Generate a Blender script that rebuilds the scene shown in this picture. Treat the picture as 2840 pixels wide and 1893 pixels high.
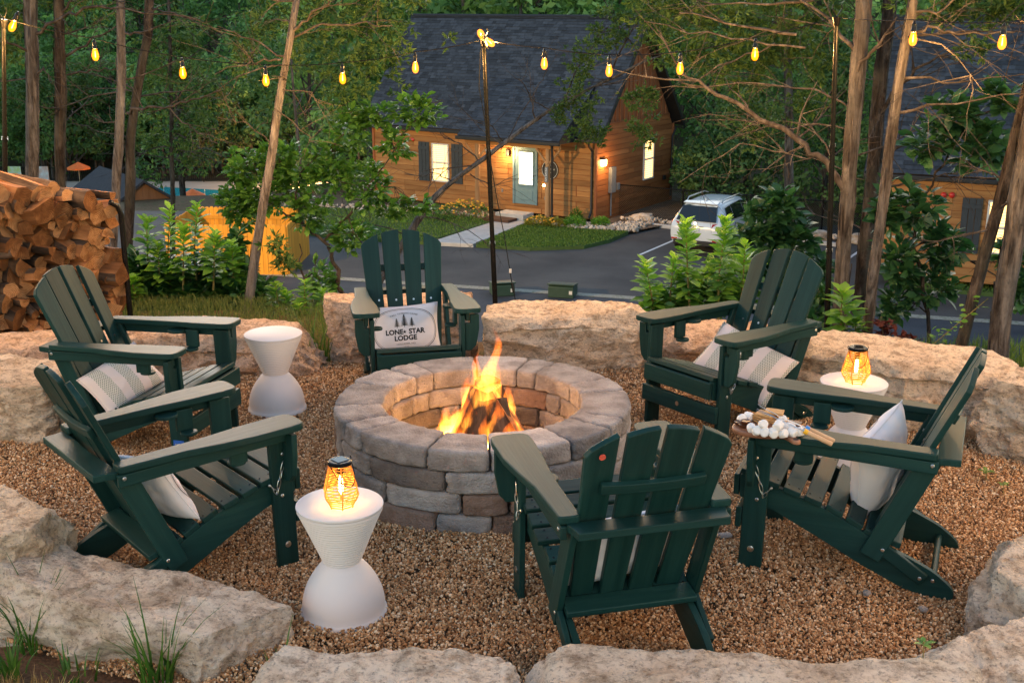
import bpy, bmesh, math, random
from mathutils import Vector, Matrix, Euler, noise
PI = math.pi; R = math.radians
for o in list(bpy.data.objects): bpy.data.objects.remove(o)
SC = bpy.context.scene
COL = SC.collection

# ------------------------------------------------------------------ camera, sky, sun, exposure
cam_d = bpy.data.cameras.new('camera'); cam = bpy.data.objects.new('camera', cam_d); COL.objects.link(cam)
cam.location = (0, 0, 2.15); cam.rotation_euler = (R(90 - 16), 0, 0)
cam_d.sensor_width = 36; cam_d.lens = 41.4; cam_d.clip_end = 2000; cam_d.clip_start = 0.05
SC.camera = cam
W = bpy.data.worlds.new('World'); SC.world = W; W.use_nodes = True
wn = W.node_tree.nodes; wl = W.node_tree.links; wn.clear()
sky = wn.new('ShaderNodeTexSky'); sky.sky_type = 'NISHITA'; sky.sun_disc = False
sky.sun_elevation = R(9.5); sky.sun_rotation = R(20); sky.altitude = 300; sky.air_density = 1.2; sky.dust_density = 1.2; sky.ozone_density = 1.6
bg = wn.new('ShaderNodeBackground'); bg.inputs[1].default_value = 0.15
wo = wn.new('ShaderNodeOutputWorld'); wl.new(sky.outputs[0], bg.inputs[0]); wl.new(bg.outputs[0], wo.inputs[0])
sun_d = bpy.data.lights.new('sun', 'SUN'); sun_d.energy = 0.5; sun_d.angle = R(20); sun_d.color = (1.0, 0.88, 0.78)
sun = bpy.data.objects.new('sun', sun_d); COL.objects.link(sun)
sun.rotation_euler = Vector((0.33, -0.91, -0.162)).to_track_quat('-Z', 'Y').to_euler()
SC.view_settings.view_transform = 'Standard'; SC.view_settings.look = 'None'
SC.view_settings.exposure = 1.72; SC.view_settings.gamma = 1.0; SC.view_settings.use_curve_mapping = False

# ------------------------------------------------------------------ helpers
class MB:
    """collects geometry for one mesh"""
    def __init__(s): s.v = []; s.f = []; s.m = []; s.t = []
    def add(s, vs, fs, mi=0, tint=None):
        b = len(s.v); s.v.extend([tuple(p) for p in vs])
        for f in fs: s.f.append(tuple(i + b for i in f)); s.m.append(mi); s.t.append(random.random() if tint is None else tint)
        return s
    def box(s, c, d, rot=None, mi=0, tint=None):
        hx, hy, hz = d[0] / 2, d[1] / 2, d[2] / 2
        vs = [Vector((x, y, z)) for x in (-hx, hx) for y in (-hy, hy) for z in (-hz, hz)]
        if rot is not None: vs = [rot @ p for p in vs]
        c = Vector(c)
        return s.add([p + c for p in vs], [(0, 1, 3, 2), (4, 6, 7, 5), (0, 4, 5, 1), (2, 3, 7, 6), (0, 2, 6, 4), (1, 5, 7, 3)], mi, tint)
    def prism(s, pts, a, b, ax='z', mi=0):
        """2-D outline pts extruded from a to b along axis ax"""
        def mk(p, h):
            if ax == 'z': return (p[0], p[1], h)
            if ax == 'y': return (p[0], h, p[1])
            return (h, p[0], p[1])
        n = len(pts)
        vs = [mk(p, a) for p in pts] + [mk(p, b) for p in pts]
        fs = [tuple(range(n))[::-1], tuple(range(n, 2 * n))] + [(i, (i + 1) % n, n + (i + 1) % n, n + i) for i in range(n)]
        return s.add(vs, fs, mi)
    def tube(s, pts, rads, n=8, cap=True, mi=0, noise_amp=0, closed=False):
        pts = [Vector(p) for p in pts]; m = len(pts)
        if not hasattr(rads, '__len__'): rads = [rads] * m
        vs = []; up = None
        for i, p in enumerate(pts):
            if closed: d = pts[(i + 1) % m] - pts[i - 1]
            else: d = pts[min(i + 1, m - 1)] - pts[max(i - 1, 0)]
            d.normalize()
            if up is None:
                up = d.orthogonal().normalized()
            else:
                up = (up - d * up.dot(d))
                up = up.normalized() if up.length > 1e-6 else d.orthogonal().normalized()
            w = d.cross(up)
            for k in range(n):
                a = 2 * PI * k / n; r = rads[i]
                if noise_amp: r *= 1 + noise_amp * noise.noise(Vector((math.cos(a) * 4, math.sin(a) * 4, i * .35)) + pts[0] * 3)
                vs.append(p + up * (math.cos(a) * r) + w * (math.sin(a) * r))
        fs = []
        for i in range(m if closed else m - 1):
            j = (i + 1) % m
            for k in range(n): fs.append((i * n + k, i * n + (k + 1) % n, j * n + (k + 1) % n, j * n + k))
        if cap and not closed: fs += [tuple(range(n))[::-1], tuple(range((m - 1) * n, m * n))]
        return s.add(vs, fs, mi)
    def lathe(s, prof, n=48, c=(0, 0, 0), mi=0):
        vs = []; m = len(prof)
        for r, z in prof:
            for k in range(n):
                a = 2 * PI * k / n; vs.append((c[0] + r * math.cos(a), c[1] + r * math.sin(a), c[2] + z))
        fs = [(i * n + k, i * n + (k + 1) % n, (i + 1) * n + (k + 1) % n, (i + 1) * n + k) for i in range(m - 1) for k in range(n)]
        fs += [tuple(range(n))[::-1], tuple(range((m - 1) * n, m * n))]
        return s.add(vs, fs, mi)
    def mesh(s, name, mats, bevel=0, smooth=True, ang=35, segs=2, tint=False):
        me = bpy.data.meshes.new(name); me.from_pydata(s.v, [], s.f)
        if not isinstance(mats, (list, tuple)): mats = [mats]
        for m in mats: me.materials.append(m)
        if len(mats) > 1: me.polygons.foreach_set('material_index', s.m)
        if bevel:
            bm = bmesh.new(); bm.from_mesh(me)
            bmesh.ops.recalc_face_normals(bm, faces=bm.faces)
            es = [e for e in bm.edges if len(e.link_faces) == 2 and e.calc_face_angle(0) > R(25)]
            rs = bmesh.ops.bevel(bm, geom=es, offset=bevel, segments=segs, profile=.6, affect='EDGES', clamp_overlap=True)
            for f in bm.faces: f.smooth = False
            for f in rs['faces']: f.smooth = True
            bm.to_mesh(me); bm.free()
        elif tint:
            at = me.attributes.new('tint', 'FLOAT', 'FACE'); at.data.foreach_set('value', s.t)
        if smooth and not bevel:
            me.polygons.foreach_set('use_smooth', [True] * len(me.polygons)); me.set_sharp_from_angle(angle=R(ang))
        me.update()
        return me
    def build(s, name, mats, parent=None, loc=(0, 0, 0), rot=(0, 0, 0), **k):
        return ob(name, s.mesh(name, mats, **k), parent, loc, rot)

def ob(name, me, parent=None, loc=(0, 0, 0), rot=(0, 0, 0), scale=None):
    o = bpy.data.objects.new(name, me); COL.objects.link(o); o.parent = parent
    o.location = loc; o.rotation_euler = rot
    if scale is not None: o.scale = scale if hasattr(scale, '__len__') else (scale,) * 3
    return o
def tag(o, label=None, cat=None, group=None, kind=None):
    if label: o['label'] = label
    if cat: o['category'] = cat
    if group: o['group'] = group
    if kind: o['kind'] = kind
    return o
def thing(name, label, cat, loc=(0, 0, 0), rz=0, group=None):
    o = bpy.data.objects.new(name, None); COL.objects.link(o); o.empty_display_size = .1
    o.location = loc; o.rotation_euler = (0, 0, rz)
    return tag(o, label, cat, group)
def stuff(o): o['kind'] = 'stuff'; return o
def structure(o): o['kind'] = 'structure'; return o
def point(name, loc, power, color, radius=.02, parent=None):
    l = bpy.data.lights.new(name, 'POINT'); l.energy = power; l.color = color; l.shadow_soft_size = radius
    o = bpy.data.objects.new(name, l); COL.objects.link(o); o.location = loc; o.parent = parent
    return o
def fbm(p, o=4): return noise.fractal(Vector(p), 1.0, 2.0, o)
def smooth01(t): t = max(0., min(1., t)); return t * t * (3 - 2 * t)
_rb = {}
def cube_grid(n):
    """unit cube surface, n quads along each edge, welded"""
    if n in _rb: return _rb[n]
    idx = {}; vs = []; fs = []
    def g(p):
        k = tuple(round(c * n) for c in p)
        if k not in idx: idx[k] = len(vs); vs.append(Vector((p[0] * 2 - 1, p[1] * 2 - 1, p[2] * 2 - 1)))
        return idx[k]
    for ax in range(3):
        for sd in (0, 1):
            for i in range(n):
                for j in range(n):
                    q = []
                    for (a, b) in ((i, j), (i + 1, j), (i + 1, j + 1), (i, j + 1)):
                        c = [a / n, b / n]; c.insert(ax, sd); q.append(g(c))
                    fs.append(tuple(q) if (sd ^ (ax == 1)) else tuple(q[::-1]))
    _rb[n] = (vs, fs); return _rb[n]
def rounded_pts(h, r, n):
    vs, fs = cube_grid(n); out = []
    for p in vs:
        q = Vector([p[i] * h[i] for i in range(3)])
        c = Vector([max(-h[i] + r, min(h[i] - r, q[i])) for i in range(3)])
        d = q - c
        out.append(c + d.normalized() * r if d.length > 1e-9 else q)
    return out, fs

# ------------------------------------------------------------------ materials
def nodes(name):
    m = bpy.data.materials.new(name); m.use_nodes = True; nt = m.node_tree
    return m, nt, nt.nodes['Principled BSDF'], nt.nodes['Material Output']
def nd(nt, t, **k):
    n = nt.nodes.new(t)
    for a, b in k.items(): setattr(n, a, b)
    return n
def ramp(nt, stops):
    r = nd(nt, 'ShaderNodeValToRGB'); e = r.color_ramp.elements
    while len(e) < len(stops): e.new(.5)
    for i, (p, c) in enumerate(stops):
        e[i].position = p; e[i].color = (*c, 1) if len(c) == 3 else c
    return r
def mixc(nt, f, a, b, bt='MIX'):
    m = nd(nt, 'ShaderNodeMix', data_type='RGBA', blend_type=bt)
    for s, v in ((m.inputs[0], f), (m.inputs[6], a), (m.inputs[7], b)):
        if isinstance(v, bpy.types.NodeSocket): nt.links.new(v, s)
        elif hasattr(v, '__len__'): s.default_value = (*v, 1) if len(v) == 3 else v
        else: s.default_value = v
    return m.outputs[2]
def mathn(nt, op, a, b=0., c=0.):
    m = nd(nt, 'ShaderNodeMath', operation=op)
    for s, v in zip(m.inputs, (a, b, c)):
        if isinstance(v, bpy.types.NodeSocket): nt.links.new(v, s)
        else: s.default_value = v
    return m.outputs[0]
def coords(nt, stretch=(1, 1, 1), kind='Object', rnd=True):
    tc = nd(nt, 'ShaderNodeTexCoord'); mp = nd(nt, 'ShaderNodeMapping'); mp.inputs['Scale'].default_value = stretch
    nt.links.new(tc.outputs[kind], mp.inputs['Vector'])
    oi = nd(nt, 'ShaderNodeObjectInfo')
    if rnd:
        v = nd(nt, 'ShaderNodeVectorMath', operation='SCALE'); v.inputs[0].default_value = (17, 31, 23); nt.links.new(oi.outputs['Random'], v.inputs['Scale'])
        nt.links.new(v.outputs[0], mp.inputs['Location'])
    return mp.outputs[0], oi.outputs['Random']
def ntex(nt, vec, scale, detail=5, rough=.6, dist=0):
    n = nd(nt, 'ShaderNodeTexNoise'); n.inputs['Scale'].default_value = scale; n.inputs['Detail'].default_value = detail
    n.inputs['Roughness'].default_value = rough; n.inputs['Distortion'].default_value = dist
    nt.links.new(vec, n.inputs['Vector']); return n.outputs['Fac']
def bump(nt, b, height, strength, dist, normal=None):
    n = nd(nt, 'ShaderNodeBump'); n.inputs['Strength'].default_value = strength; n.inputs['Distance'].default_value = dist
    nt.links.new(height, n.inputs['Height'])
    if normal is not None: nt.links.new(normal, n.inputs['Normal'])
    nt.links.new(n.outputs[0], b.inputs['Normal']); return n.outputs[0]
def MAT(name, c1, c2=None, c3=None, scale=6, rough=.6, bmp=0, bs=60, bd=.01, stretch=(1, 1, 1), metal=0, vary=0, spec=.4, detail=5, tint=0, lo=.35, hi=.65, rv=0, kind='Object', dist=0):
    """noise-mixed colours + bump; vary = value change per object, tint = per face attribute"""
    m, nt, b, out = nodes(name)
    b.inputs['Roughness'].default_value = rough; b.inputs['Metallic'].default_value = metal; b.inputs['Specular IOR Level'].default_value = spec
    vec, rn = coords(nt, stretch, kind)
    c = None
    if c2 is None: c2 = c1
    st = [(lo, c1), (hi, c2)] if c3 is None else [(lo, c1), ((lo + hi) / 2, c2), (hi, c3)]
    f = ntex(nt, vec, scale, detail, dist=dist); rp = ramp(nt, st); nt.links.new(f, rp.inputs[0]); c = rp.outputs[0]
    if vary:
        v = mathn(nt, 'MULTIPLY_ADD', rn, 2 * vary, 1 - vary)
        hs = nd(nt, 'ShaderNodeHueSaturation'); nt.links.new(v, hs.inputs['Value']); nt.links.new(c, hs.inputs['Color']); c = hs.outputs[0]
    if tint:
        a = nd(nt, 'ShaderNodeAttribute', attribute_name='tint'); v = mathn(nt, 'MULTIPLY_ADD', a.outputs['Fac'], 2 * tint, 1 - tint)
        hs = nd(nt, 'ShaderNodeHueSaturation'); nt.links.new(v, hs.inputs['Value']); nt.links.new(c, hs.inputs['Color']); c = hs.outputs[0]
    nt.links.new(c, b.inputs['Base Color'])
    if rv:
        r2 = mathn(nt, 'MULTIPLY_ADD', f, rv, rough - rv / 2); nt.links.new(r2, b.inputs['Roughness'])
    if bmp:
        bump(nt, b, ntex(nt, vec, bs, 6), bmp, bd)
    return m
def EMIT(name, col, s):
    m, nt, b, out = nodes(name); nt.nodes.remove(b)
    e = nd(nt, 'ShaderNodeEmission'); e.inputs[0].default_value = (*col, 1); e.inputs[1].default_value = s
    nt.links.new(e.outputs[0], out.inputs[0]); return m
def LEAF(name, dark, light, trans=.35, rough=.45, spec=.35):
    """two-sided leaf: tint attribute picks the colour, some light passes through"""
    m, nt, b, out = nodes(name)
    a = nd(nt, 'ShaderNodeAttribute', attribute_name='tint'); oi = nd(nt, 'ShaderNodeObjectInfo')
    f = mathn(nt, 'FRACT', mathn(nt, 'ADD', a.outputs['Fac'], oi.outputs['Random']))
    mid = tuple((x + y) / 2 * .9 for x, y in zip(dark, light))
    rp = ramp(nt, [(0, dark), (.55, mid), (1, light)]); nt.links.new(f, rp.inputs[0])
    nt.links.new(rp.outputs[0], b.inputs['Base Color']); b.inputs['Roughness'].default_value = rough; b.inputs['Specular IOR Level'].default_value = spec
    t = nd(nt, 'ShaderNodeBsdfTranslucent'); nt.links.new(mixc(nt, 1., rp.outputs[0], (1.2, 1.25, .7), 'MULTIPLY'), t.inputs[0])
    mx = nd(nt, 'ShaderNodeMixShader'); mx.inputs[0].default_value = trans
    nt.links.new(b.outputs[0], mx.inputs[1]); nt.links.new(t.outputs[0], mx.inputs[2]); nt.links.new(mx.outputs[0], out.inputs[0])
    return m
def ROCK(name, pale, mid, dark, moss=None, bstr=1.0):
    m, nt, b, out = nodes(name); b.inputs['Roughness'].default_value = .88; b.inputs['Specular IOR Level'].default_value = .25
    vec, rn = coords(nt, (1, 1, 1.6))
    n1 = ntex(nt, vec, 3.2, 8, .68, .8); n2 = ntex(nt, vec, 13, 9, .78); n3 = ntex(nt, vec, 55, 5, .75)
    r1 = ramp(nt, [(.28, dark), (.41, mid), (.53, pale)]); nt.links.new(n1, r1.inputs[0])
    r2 = ramp(nt, [(.33, (.44, .345, .265)), (.43, (.84, .765, .69)), (.52, (1.28, 1.25, 1.20))]); nt.links.new(n2, r2.inputs[0])
    c = mixc(nt, .9, r1.outputs[0], r2.outputs[0], 'MULTIPLY')
    r3 = ramp(nt, [(.36, (.22, .20, .19)), (.47, (1, 1, 1))]); nt.links.new(n3, r3.inputs[0])
    c = mixc(nt, .65, c, r3.outputs[0], 'MULTIPLY'); nt.links.new(c, b.inputs['Base Color'])
    vo = nd(nt, 'ShaderNodeTexVoronoi', feature='DISTANCE_TO_EDGE'); vo.inputs['Scale'].default_value = 9; vo.inputs['Randomness'].default_value = 1
    vv = nd(nt, 'ShaderNodeVectorMath', operation='MULTIPLY_ADD'); vv.inputs[1].default_value = (.3, .3, .3)
    n4 = nd(nt, 'ShaderNodeTexNoise'); n4.inputs['Scale'].default_value = 6; n4.inputs['Detail'].default_value = 5; nt.links.new(vec, n4.inputs['Vector'])
    nt.links.new(n4.outputs['Color'], vv.inputs[0]); nt.links.new(vec, vv.inputs[2]); nt.links.new(vv.outputs[0], vo.inputs['Vector'])
    h = mathn(nt, 'ADD', mathn(nt, 'MULTIPLY', n2, .7), mathn(nt, 'MULTIPLY', mathn(nt, 'MINIMUM', vo.outputs['Distance'], .12), 1.1))
    h = mathn(nt, 'ADD', h, mathn(nt, 'MULTIPLY', n3, .5))
    bump(nt, b, h, bstr, .055); return m
def BARKM(name, c1, c2, c3, patch, ratio=.14, scale=24):
    """fibrous bark: torn vertical strips, dark cracks, grey or mossy patches"""
    m, nt, b, out = nodes(name); b.inputs['Roughness'].default_value = .93; b.inputs['Specular IOR Level'].default_value = .12
    vec, rn = coords(nt, (1, 1, ratio)); v2, _ = coords(nt, (1, 1, .5))
    n1 = ntex(nt, vec, scale, 6, .65, .8); n2 = ntex(nt, v2, 5, 4, .6); n3 = ntex(nt, v2, 60, 4, .7)
    r1 = ramp(nt, [(.32, c1), (.48, c2), (.68, c3)]); nt.links.new(n1, r1.inputs[0])
    rp = ramp(nt, [(.46, (0, 0, 0)), (.60, (1, 1, 1))]); nt.links.new(n2, rp.inputs[0])
    c = mixc(nt, mathn(nt, 'MULTIPLY', rp.outputs[0], .6), r1.outputs[0], patch)
    r3 = ramp(nt, [(.30, (.5, .5, .5)), (.5, (1, 1, 1))]); nt.links.new(n3, r3.inputs[0]); nt.links.new(mixc(nt, .7, c, r3.outputs[0], 'MULTIPLY'), b.inputs['Base Color'])
    bump(nt, b, mathn(nt, 'ADD', n1, mathn(nt, 'MULTIPLY', n3, .3)), 1.0, .03); return m
def WOODY(name, c1, c2, c3, along='z', scale=18, rough=.7, bmp=.4, vary=.25, bd=.006, ratio=.08, spec=.3):
    st = {'x': (ratio, 1, 1), 'y': (1, ratio, 1), 'z': (1, 1, ratio)}[along]
    return MAT(name, c1, c2, c3, scale=scale, rough=rough, bmp=bmp, bs=scale * 2.2, bd=bd, stretch=st, vary=vary, spec=spec, lo=.3, hi=.7, dist=.4)

GREEN = {a: WOODY('green_poly_lumber_' + a, (.0046, .0250, .0235), (.0068, .0325, .0305), (.0115, .0440, .0405), a, 26, .46, .35, .16, .003, .05, .16) for a in 'xyz'}
STEEL = MAT('steel', (.55, .54, .52), rough=.28, metal=1)
BLACK_METAL = MAT('black_metal', (.005, .005, .005), (.008, .008, .008), rough=.25, spec=.25)

# ------------------------------------------------------------------ terrain
def edge_y(x): return 8.7 if x < -1.4 else (8.7 - .9 * smooth01((x + 1.4) / 1.2) - .35 * smooth01((x - 1.5) / 1.0))
def gz(x, y):
    e = edge_y(x); t = max(0., min(1., (y - e) / 13.5))
    z = -5.7 * (1 - (1 - t) ** 1.7)
    if y > 44:
        lf = smooth01((-x - 4 + (y - 44) * .02) / 9)
        z -= 9.3 * smooth01((y - 46) / 52) * lf
        hr = max(0., y - 64) * .27 * smooth01((x + 2) / 14); hl = max(0., y - 138) * .33
        z += hr * (1 - smooth01(-x / 14)) + hl * (1 - smooth01((x + 2) / 14))
    return z
def ground_mesh():
    xs = [-140 + 8 * i for i in range(14)] + [-26 + 1.0 * i for i in range(20)] + [-6 + .3 * i for i in range(41)] + [7 + 1.0 * i for i in range(20)] + [30 + 8 * i for i in range(16)]
    ys = [-6 + 1. * i for i in range(8)] + [2.2 + .3 * i for i in range(44)] + [16 + .7 * i for i in range(60)] + [60 + 6 * i for i in range(40)]
    mb = MB(); vs = []
    for y in ys:
        for x in xs:
            z = gz(x, y)
            if y < 15 and abs(x) < 7: z += .035 * fbm((x * .9, y * .9, 0))
            if y < 16: z -= .05
            if y > 52: z += .6 * fbm((x * .05, y * .05, 3))
            vs.append((x, y, z))
    nx = len(xs); fs = [(j * nx + i, j * nx + i + 1, (j + 1) * nx + i + 1, (j + 1) * nx + i) for j in range(len(ys) - 1) for i in range(nx - 1)]
    return mb.add(vs, fs)
SOIL = MAT('soil_and_dry_grass', (.075, .052, .03), (.115, .082, .048), (.06, .065, .028), scale=3.5, rough=.95, bmp=.8, bs=60, bd=.03, spec=.1)
g = structure(ground_mesh().build('ground', SOIL))

def scatter(name, pts, scales, protos, zonly=False, parent=None):
    """one object of points; geometry nodes put a copy of one of the protos on each"""
    me = bpy.data.meshes.new(name); me.from_pydata([tuple(p) for p in pts], [], [])
    a = me.attributes.new('sc', 'FLOAT', 'POINT'); a.data.foreach_set('value', scales)
    o = ob(name, me, parent)
    ng = bpy.data.node_groups.new(name, 'GeometryNodeTree')
    ng.interface.new_socket('Geometry', in_out='INPUT', socket_type='NodeSocketGeometry')
    ng.interface.new_socket('Geometry', in_out='OUTPUT', socket_type='NodeSocketGeometry')
    N = ng.nodes; L = ng.links
    gi = N.new('NodeGroupInput'); go = N.new('NodeGroupOutput'); ip = N.new('GeometryNodeInstanceOnPoints'); jn = N.new('GeometryNodeJoinGeometry')
    for p in protos:
        po = bpy.data.objects.new(p.name, p)
        oi = N.new('GeometryNodeObjectInfo'); oi.inputs['Object'].default_value = po; oi.inputs['As Instance'].default_value = True
        L.new(oi.outputs['Geometry'], jn.inputs[0])
    rv = N.new('FunctionNodeRandomValue'); rv.data_type = 'FLOAT_VECTOR'
    rv.inputs[0].default_value = (0, 0, 0); rv.inputs[1].default_value = (0, 0, 6.283) if zonly else (6.283, 6.283, 6.283)
    na = N.new('GeometryNodeInputNamedAttribute'); na.data_type = 'FLOAT'; na.inputs[0].default_value = 'sc'
    ri = N.new('FunctionNodeRandomValue'); ri.data_type = 'INT'; ri.inputs[4].default_value = 0; ri.inputs[5].default_value = len(protos) - 1
    L.new(gi.outputs[0], ip.inputs['Points']); L.new(jn.outputs[0], ip.inputs['Instance']); ip.inputs['Pick Instance'].default_value = True
    L.new(ri.outputs[2], ip.inputs['Instance Index']); L.new(rv.outputs[0], ip.inputs['Rotation']); L.new(na.outputs[0], ip.inputs['Scale'])
    L.new(ip.outputs[0], go.inputs[0])
    md = o.modifiers.new('scatter', 'NODES'); md.node_group = ng
    return stuff(o)

def pebble_mesh(name, seed, mat, flat=.7, n=3):
    random.seed(seed); vs, fs = cube_grid(n); mb = MB(); out = []
    sc = (random.uniform(.8, 1.2), random.uniform(.65, 1), flat * random.uniform(.7, 1.1)); off = Vector((seed * 7.3, 0, 0))
    for p in vs:
        q = p.normalized() * .72 + p * .22
        q = q * (1 + .35 * noise.noise(q * 1.3 + off)); out.append((q.x * sc[0], q.y * sc[1], q.z * sc[2]))
    mb.add(out, fs); return mb.mesh(name, mat, ang=50)

# ------------------------------------------------------------------ gravel bed
def GRAVEL():
    m, nt, b, out = nodes('gravel_pebble'); b.inputs['Roughness'].default_value = .75; b.inputs['Specular IOR Level'].default_value = .3
    oi = nd(nt, 'ShaderNodeObjectInfo')
    rp = ramp(nt, [(0, (.19, .090, .038)), (.22, (.30, .160, .072)), (.5, (.43, .248, .118)), (.72, (.53, .335, .175)), (.88, (.64, .455, .27)), (1, (.77, .64, .46))])
    nt.links.new(oi.outputs['Random'], rp.inputs[0]); nt.links.new(rp.outputs[0], b.inputs['Base Color']); return m
GRAV = GRAVEL()
GBED = MAT('gravel_base', (.065, .036, .02), (.15, .09, .05), scale=90, rough=.95, bmp=.7, bs=120, bd=.01)
random.seed(5)
def in_pit_area(x, y):
    return ((x + .06) / 2.72) ** 2 + ((y - 5.02) / 2.12) ** 2 < 1
mb = MB(); gp = [(-.06 + 2.85 * math.cos(2 * PI * k / 64), 5.02 + 2.22 * math.sin(2 * PI * k / 64), -.014) for k in range(64)]
mb.add(gp, [tuple(range(64))]); structure(mb.build('gravel_bed', GBED, smooth=False))
pts = []; scs = []
while len(pts) < 270000:
    x = random.uniform(-2.8, 2.7); y = random.uniform(2.9, 7.2)
    if (x < -.55 and y < 3.40 - .45 * (x + 1.2)) or not in_pit_area(x, y) or (x + .12) ** 2 + (y - 5.2) ** 2 < .42 ** 2: continue
    if random.random() > min(1, (4.6 / y) ** 1.3): continue
    z = .016 + .026 * noise.noise((x * 1.7, y * 1.7, 0)) + random.uniform(0, .010)
    pts.append((x, y, z)); scs.append(random.choice((.0032, .004, .0048, .0056, .0072)))
o = scatter('gravel', pts, scs, [pebble_mesh('pebble', s, GRAV, n=2) for s in (1, 2, 3, 4, 5)])
tag(o, 'loose reddish brown pea gravel covering the ring around the fire pit', 'gravel')
# a few grey stones lying loose on the gravel
GREYST = MAT('grey_stone', (.20, .19, .185), (.34, .33, .32), scale=20, rough=.8, bmp=.4)
for i, (x, y, s, lab) in enumerate([(.885, 4.47, .03, 'small grey stone on the gravel left of the right front chair'), (1.33, 3.98, .022, 'small blue grey stone on the gravel under the right front chair'), (1.5, 3.86, .020, 'small flat grey stone on the gravel near the bottom right rocks')]):
    o = ob('loose_stone', pebble_mesh('loose_stone', 30 + i, GREYST, .6, 6), None, (x, y, .03), (0, 0, i), s); tag(o, lab, 'stone')

# ------------------------------------------------------------------ roads and paths (lower level)
ZR = -5.7
ASPH_N = MAT('asphalt_road', (.032, .038, .048), (.054, .060, .071), scale=.9, rough=.85, bmp=.25, bs=220, bd=.01, spec=.3)
ASPH_F = MAT('asphalt_parking', (.052, .050, .050), (.088, .083, .079), scale=.45, rough=.88, bmp=.25, bs=200, bd=.01, spec=.3)
CONC = MAT('concrete', (.42, .41, .39), (.52, .50, .47), scale=3, rough=.85, bmp=.2, bs=90)
def sheet(name, pts, z, mat): return structure(MB().add([(x, y, z) for x, y in pts], [tuple(range(len(pts)))]).build(name, mat, smooth=False))
def Ly(x): return 31.5 - .28 * (x - 3.5)
sheet('road', [(-60, Ly(-60) - 13), (40, Ly(40) - 13), (40, Ly(40)), (-60, Ly(-60))], ZR + .004, ASPH_N)
sheet('parking_lot', [(-30, Ly(-30) + .35), (40, Ly(40) + .35), (40, 50), (14, 44), (9.3, 41.5), (4.2, 45.0), (-3, 47), (-8, 46), (-30, 46)], ZR + .004, ASPH_F)
VERGE = MAT('verge_gravel', (.20, .18, .13), (.33, .30, .25), (.16, .17, .09), scale=6, rough=.95, bmp=.5)
sheet('verge', [(-30, Ly(-30)), (40, Ly(40)), (40, Ly(40) + .38), (-30, Ly(-30) + .38)], ZR + .012, VERGE)
MARK = MAT('white_road_paint', (.62, .63, .64), (.72, .72, .72), scale=8, rough=.8)
def stripe(a, b, w=.1):
    a = Vector(a); b = Vector(b); d = (b - a).normalized(); p = Vector((-d.y, d.x)) * w / 2
    sheet('parking_stripe', [tuple(a - p), tuple(b - p), tuple(b + p), tuple(a + p)], ZR + .012, MARK)
stripe((4.1, 37.45), (6.4, 41.4)); stripe((6.7, 36.05), (8.9, 39.8)); stripe((9.4, 34.6), (11.6, 38.4))
# lawns, each a raised slab with grass blades
LAWN = MAT('lawn_soil', (.045, .085, .018), (.075, .12, .028), scale=5, rough=.95, bmp=.6, bs=80)
BLADE = LEAF('grass_blade', (.055, .12, .018), (.19, .29, .06), .35)
DRY = LEAF('dry_grass_blade', (.24, .15, .06), (.44, .33, .15), .3)
def inpoly(x, y, P):
    c = False; j = len(P) - 1
    for i in range(len(P)):
        if (P[i][1] > y) != (P[j][1] > y) and x < (P[j][0] - P[i][0]) * (y - P[i][1]) / (P[j][1] - P[i][1]) + P[i][0]: c = not c
        j = i
    return c
def blades(mb, pts, h, w, lean=.5):
    for (x, y, z) in pts:
        a = random.uniform(0, 2 * PI); hh = h * random.uniform(.5, 1.3); ww = w * random.uniform(.6, 1.2)
        dx, dy = math.cos(a), math.sin(a); l = random.uniform(0, lean) * hh; b = random.uniform(0, 2 * PI); lx, ly = math.cos(b) * l, math.sin(b) * l
        mb.add([(x - dx * ww, y - dy * ww, z), (x + dx * ww, y + dy * ww, z), (x + lx * .35 + dx * ww * .7, y + ly * .35 + dy * ww * .7, z + hh * .6), (x + lx * .35 - dx * ww * .7, y + ly * .35 - dy * ww * .7, z + hh * .6), (x + lx, y + ly, z + hh)],
               [(0, 1, 2, 3), (3, 2, 4)])
def lawn(name, P, z, h, n, label, hb=.06):
    MBx = MB().prism(P, z - .15, z); structure(MBx.build(name, LAWN, smooth=False))
    xs = [p[0] for p in P]; ys = [p[1] for p in P]; pts = []
    while len(pts) < n:
        x = random.uniform(min(xs), max(xs)); y = random.uniform(min(ys), max(ys))
        if inpoly(x, y, P): pts.append((x, y, z))
    mb = MB(); blades(mb, pts, hb, .02); o = stuff(mb.build('lawn_grass', BLADE, tint=True, smooth=False)); tag(o, label, 'grass')
lawn('lawn', [(-1.2, 38.75), (.6, 38.2), (2.4, 38.5), (3.3, 39.5), (4.1, 41.0), (2.4, 41.5), (.5, 42.6)], ZR + .12, .1, 9000, 'mown green lawn between the path and the parking lot')
lawn('lawn', [(-2.9, 39.2), (-.55, 43.3), (-2.0, 44.2), (-5.5, 45.6), (-9.5, 46.5), (-9.5, 42.5), (-6.2, 40.2)], ZR + .12, .1, 9000, 'mown green lawn on the left side of the cabin path')
lawn('lawn', [(10.9, 32.9), (14, 31.6), (18.5, 30.0), (19, 31.0), (15, 32.4), (11.3, 33.7)], ZR + .12, .1, 3500, 'strip of lawn in front of the right cabin')
MB().prism([(-2.75, 39.1), (-1.3, 38.75), (.42, 42.6), (1.2, 43.15), (.35, 44.4), (-.45, 43.4)], ZR - .1, ZR + .135).build('path', CONC, bevel=.02).__setitem__('kind', 'structure')
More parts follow.
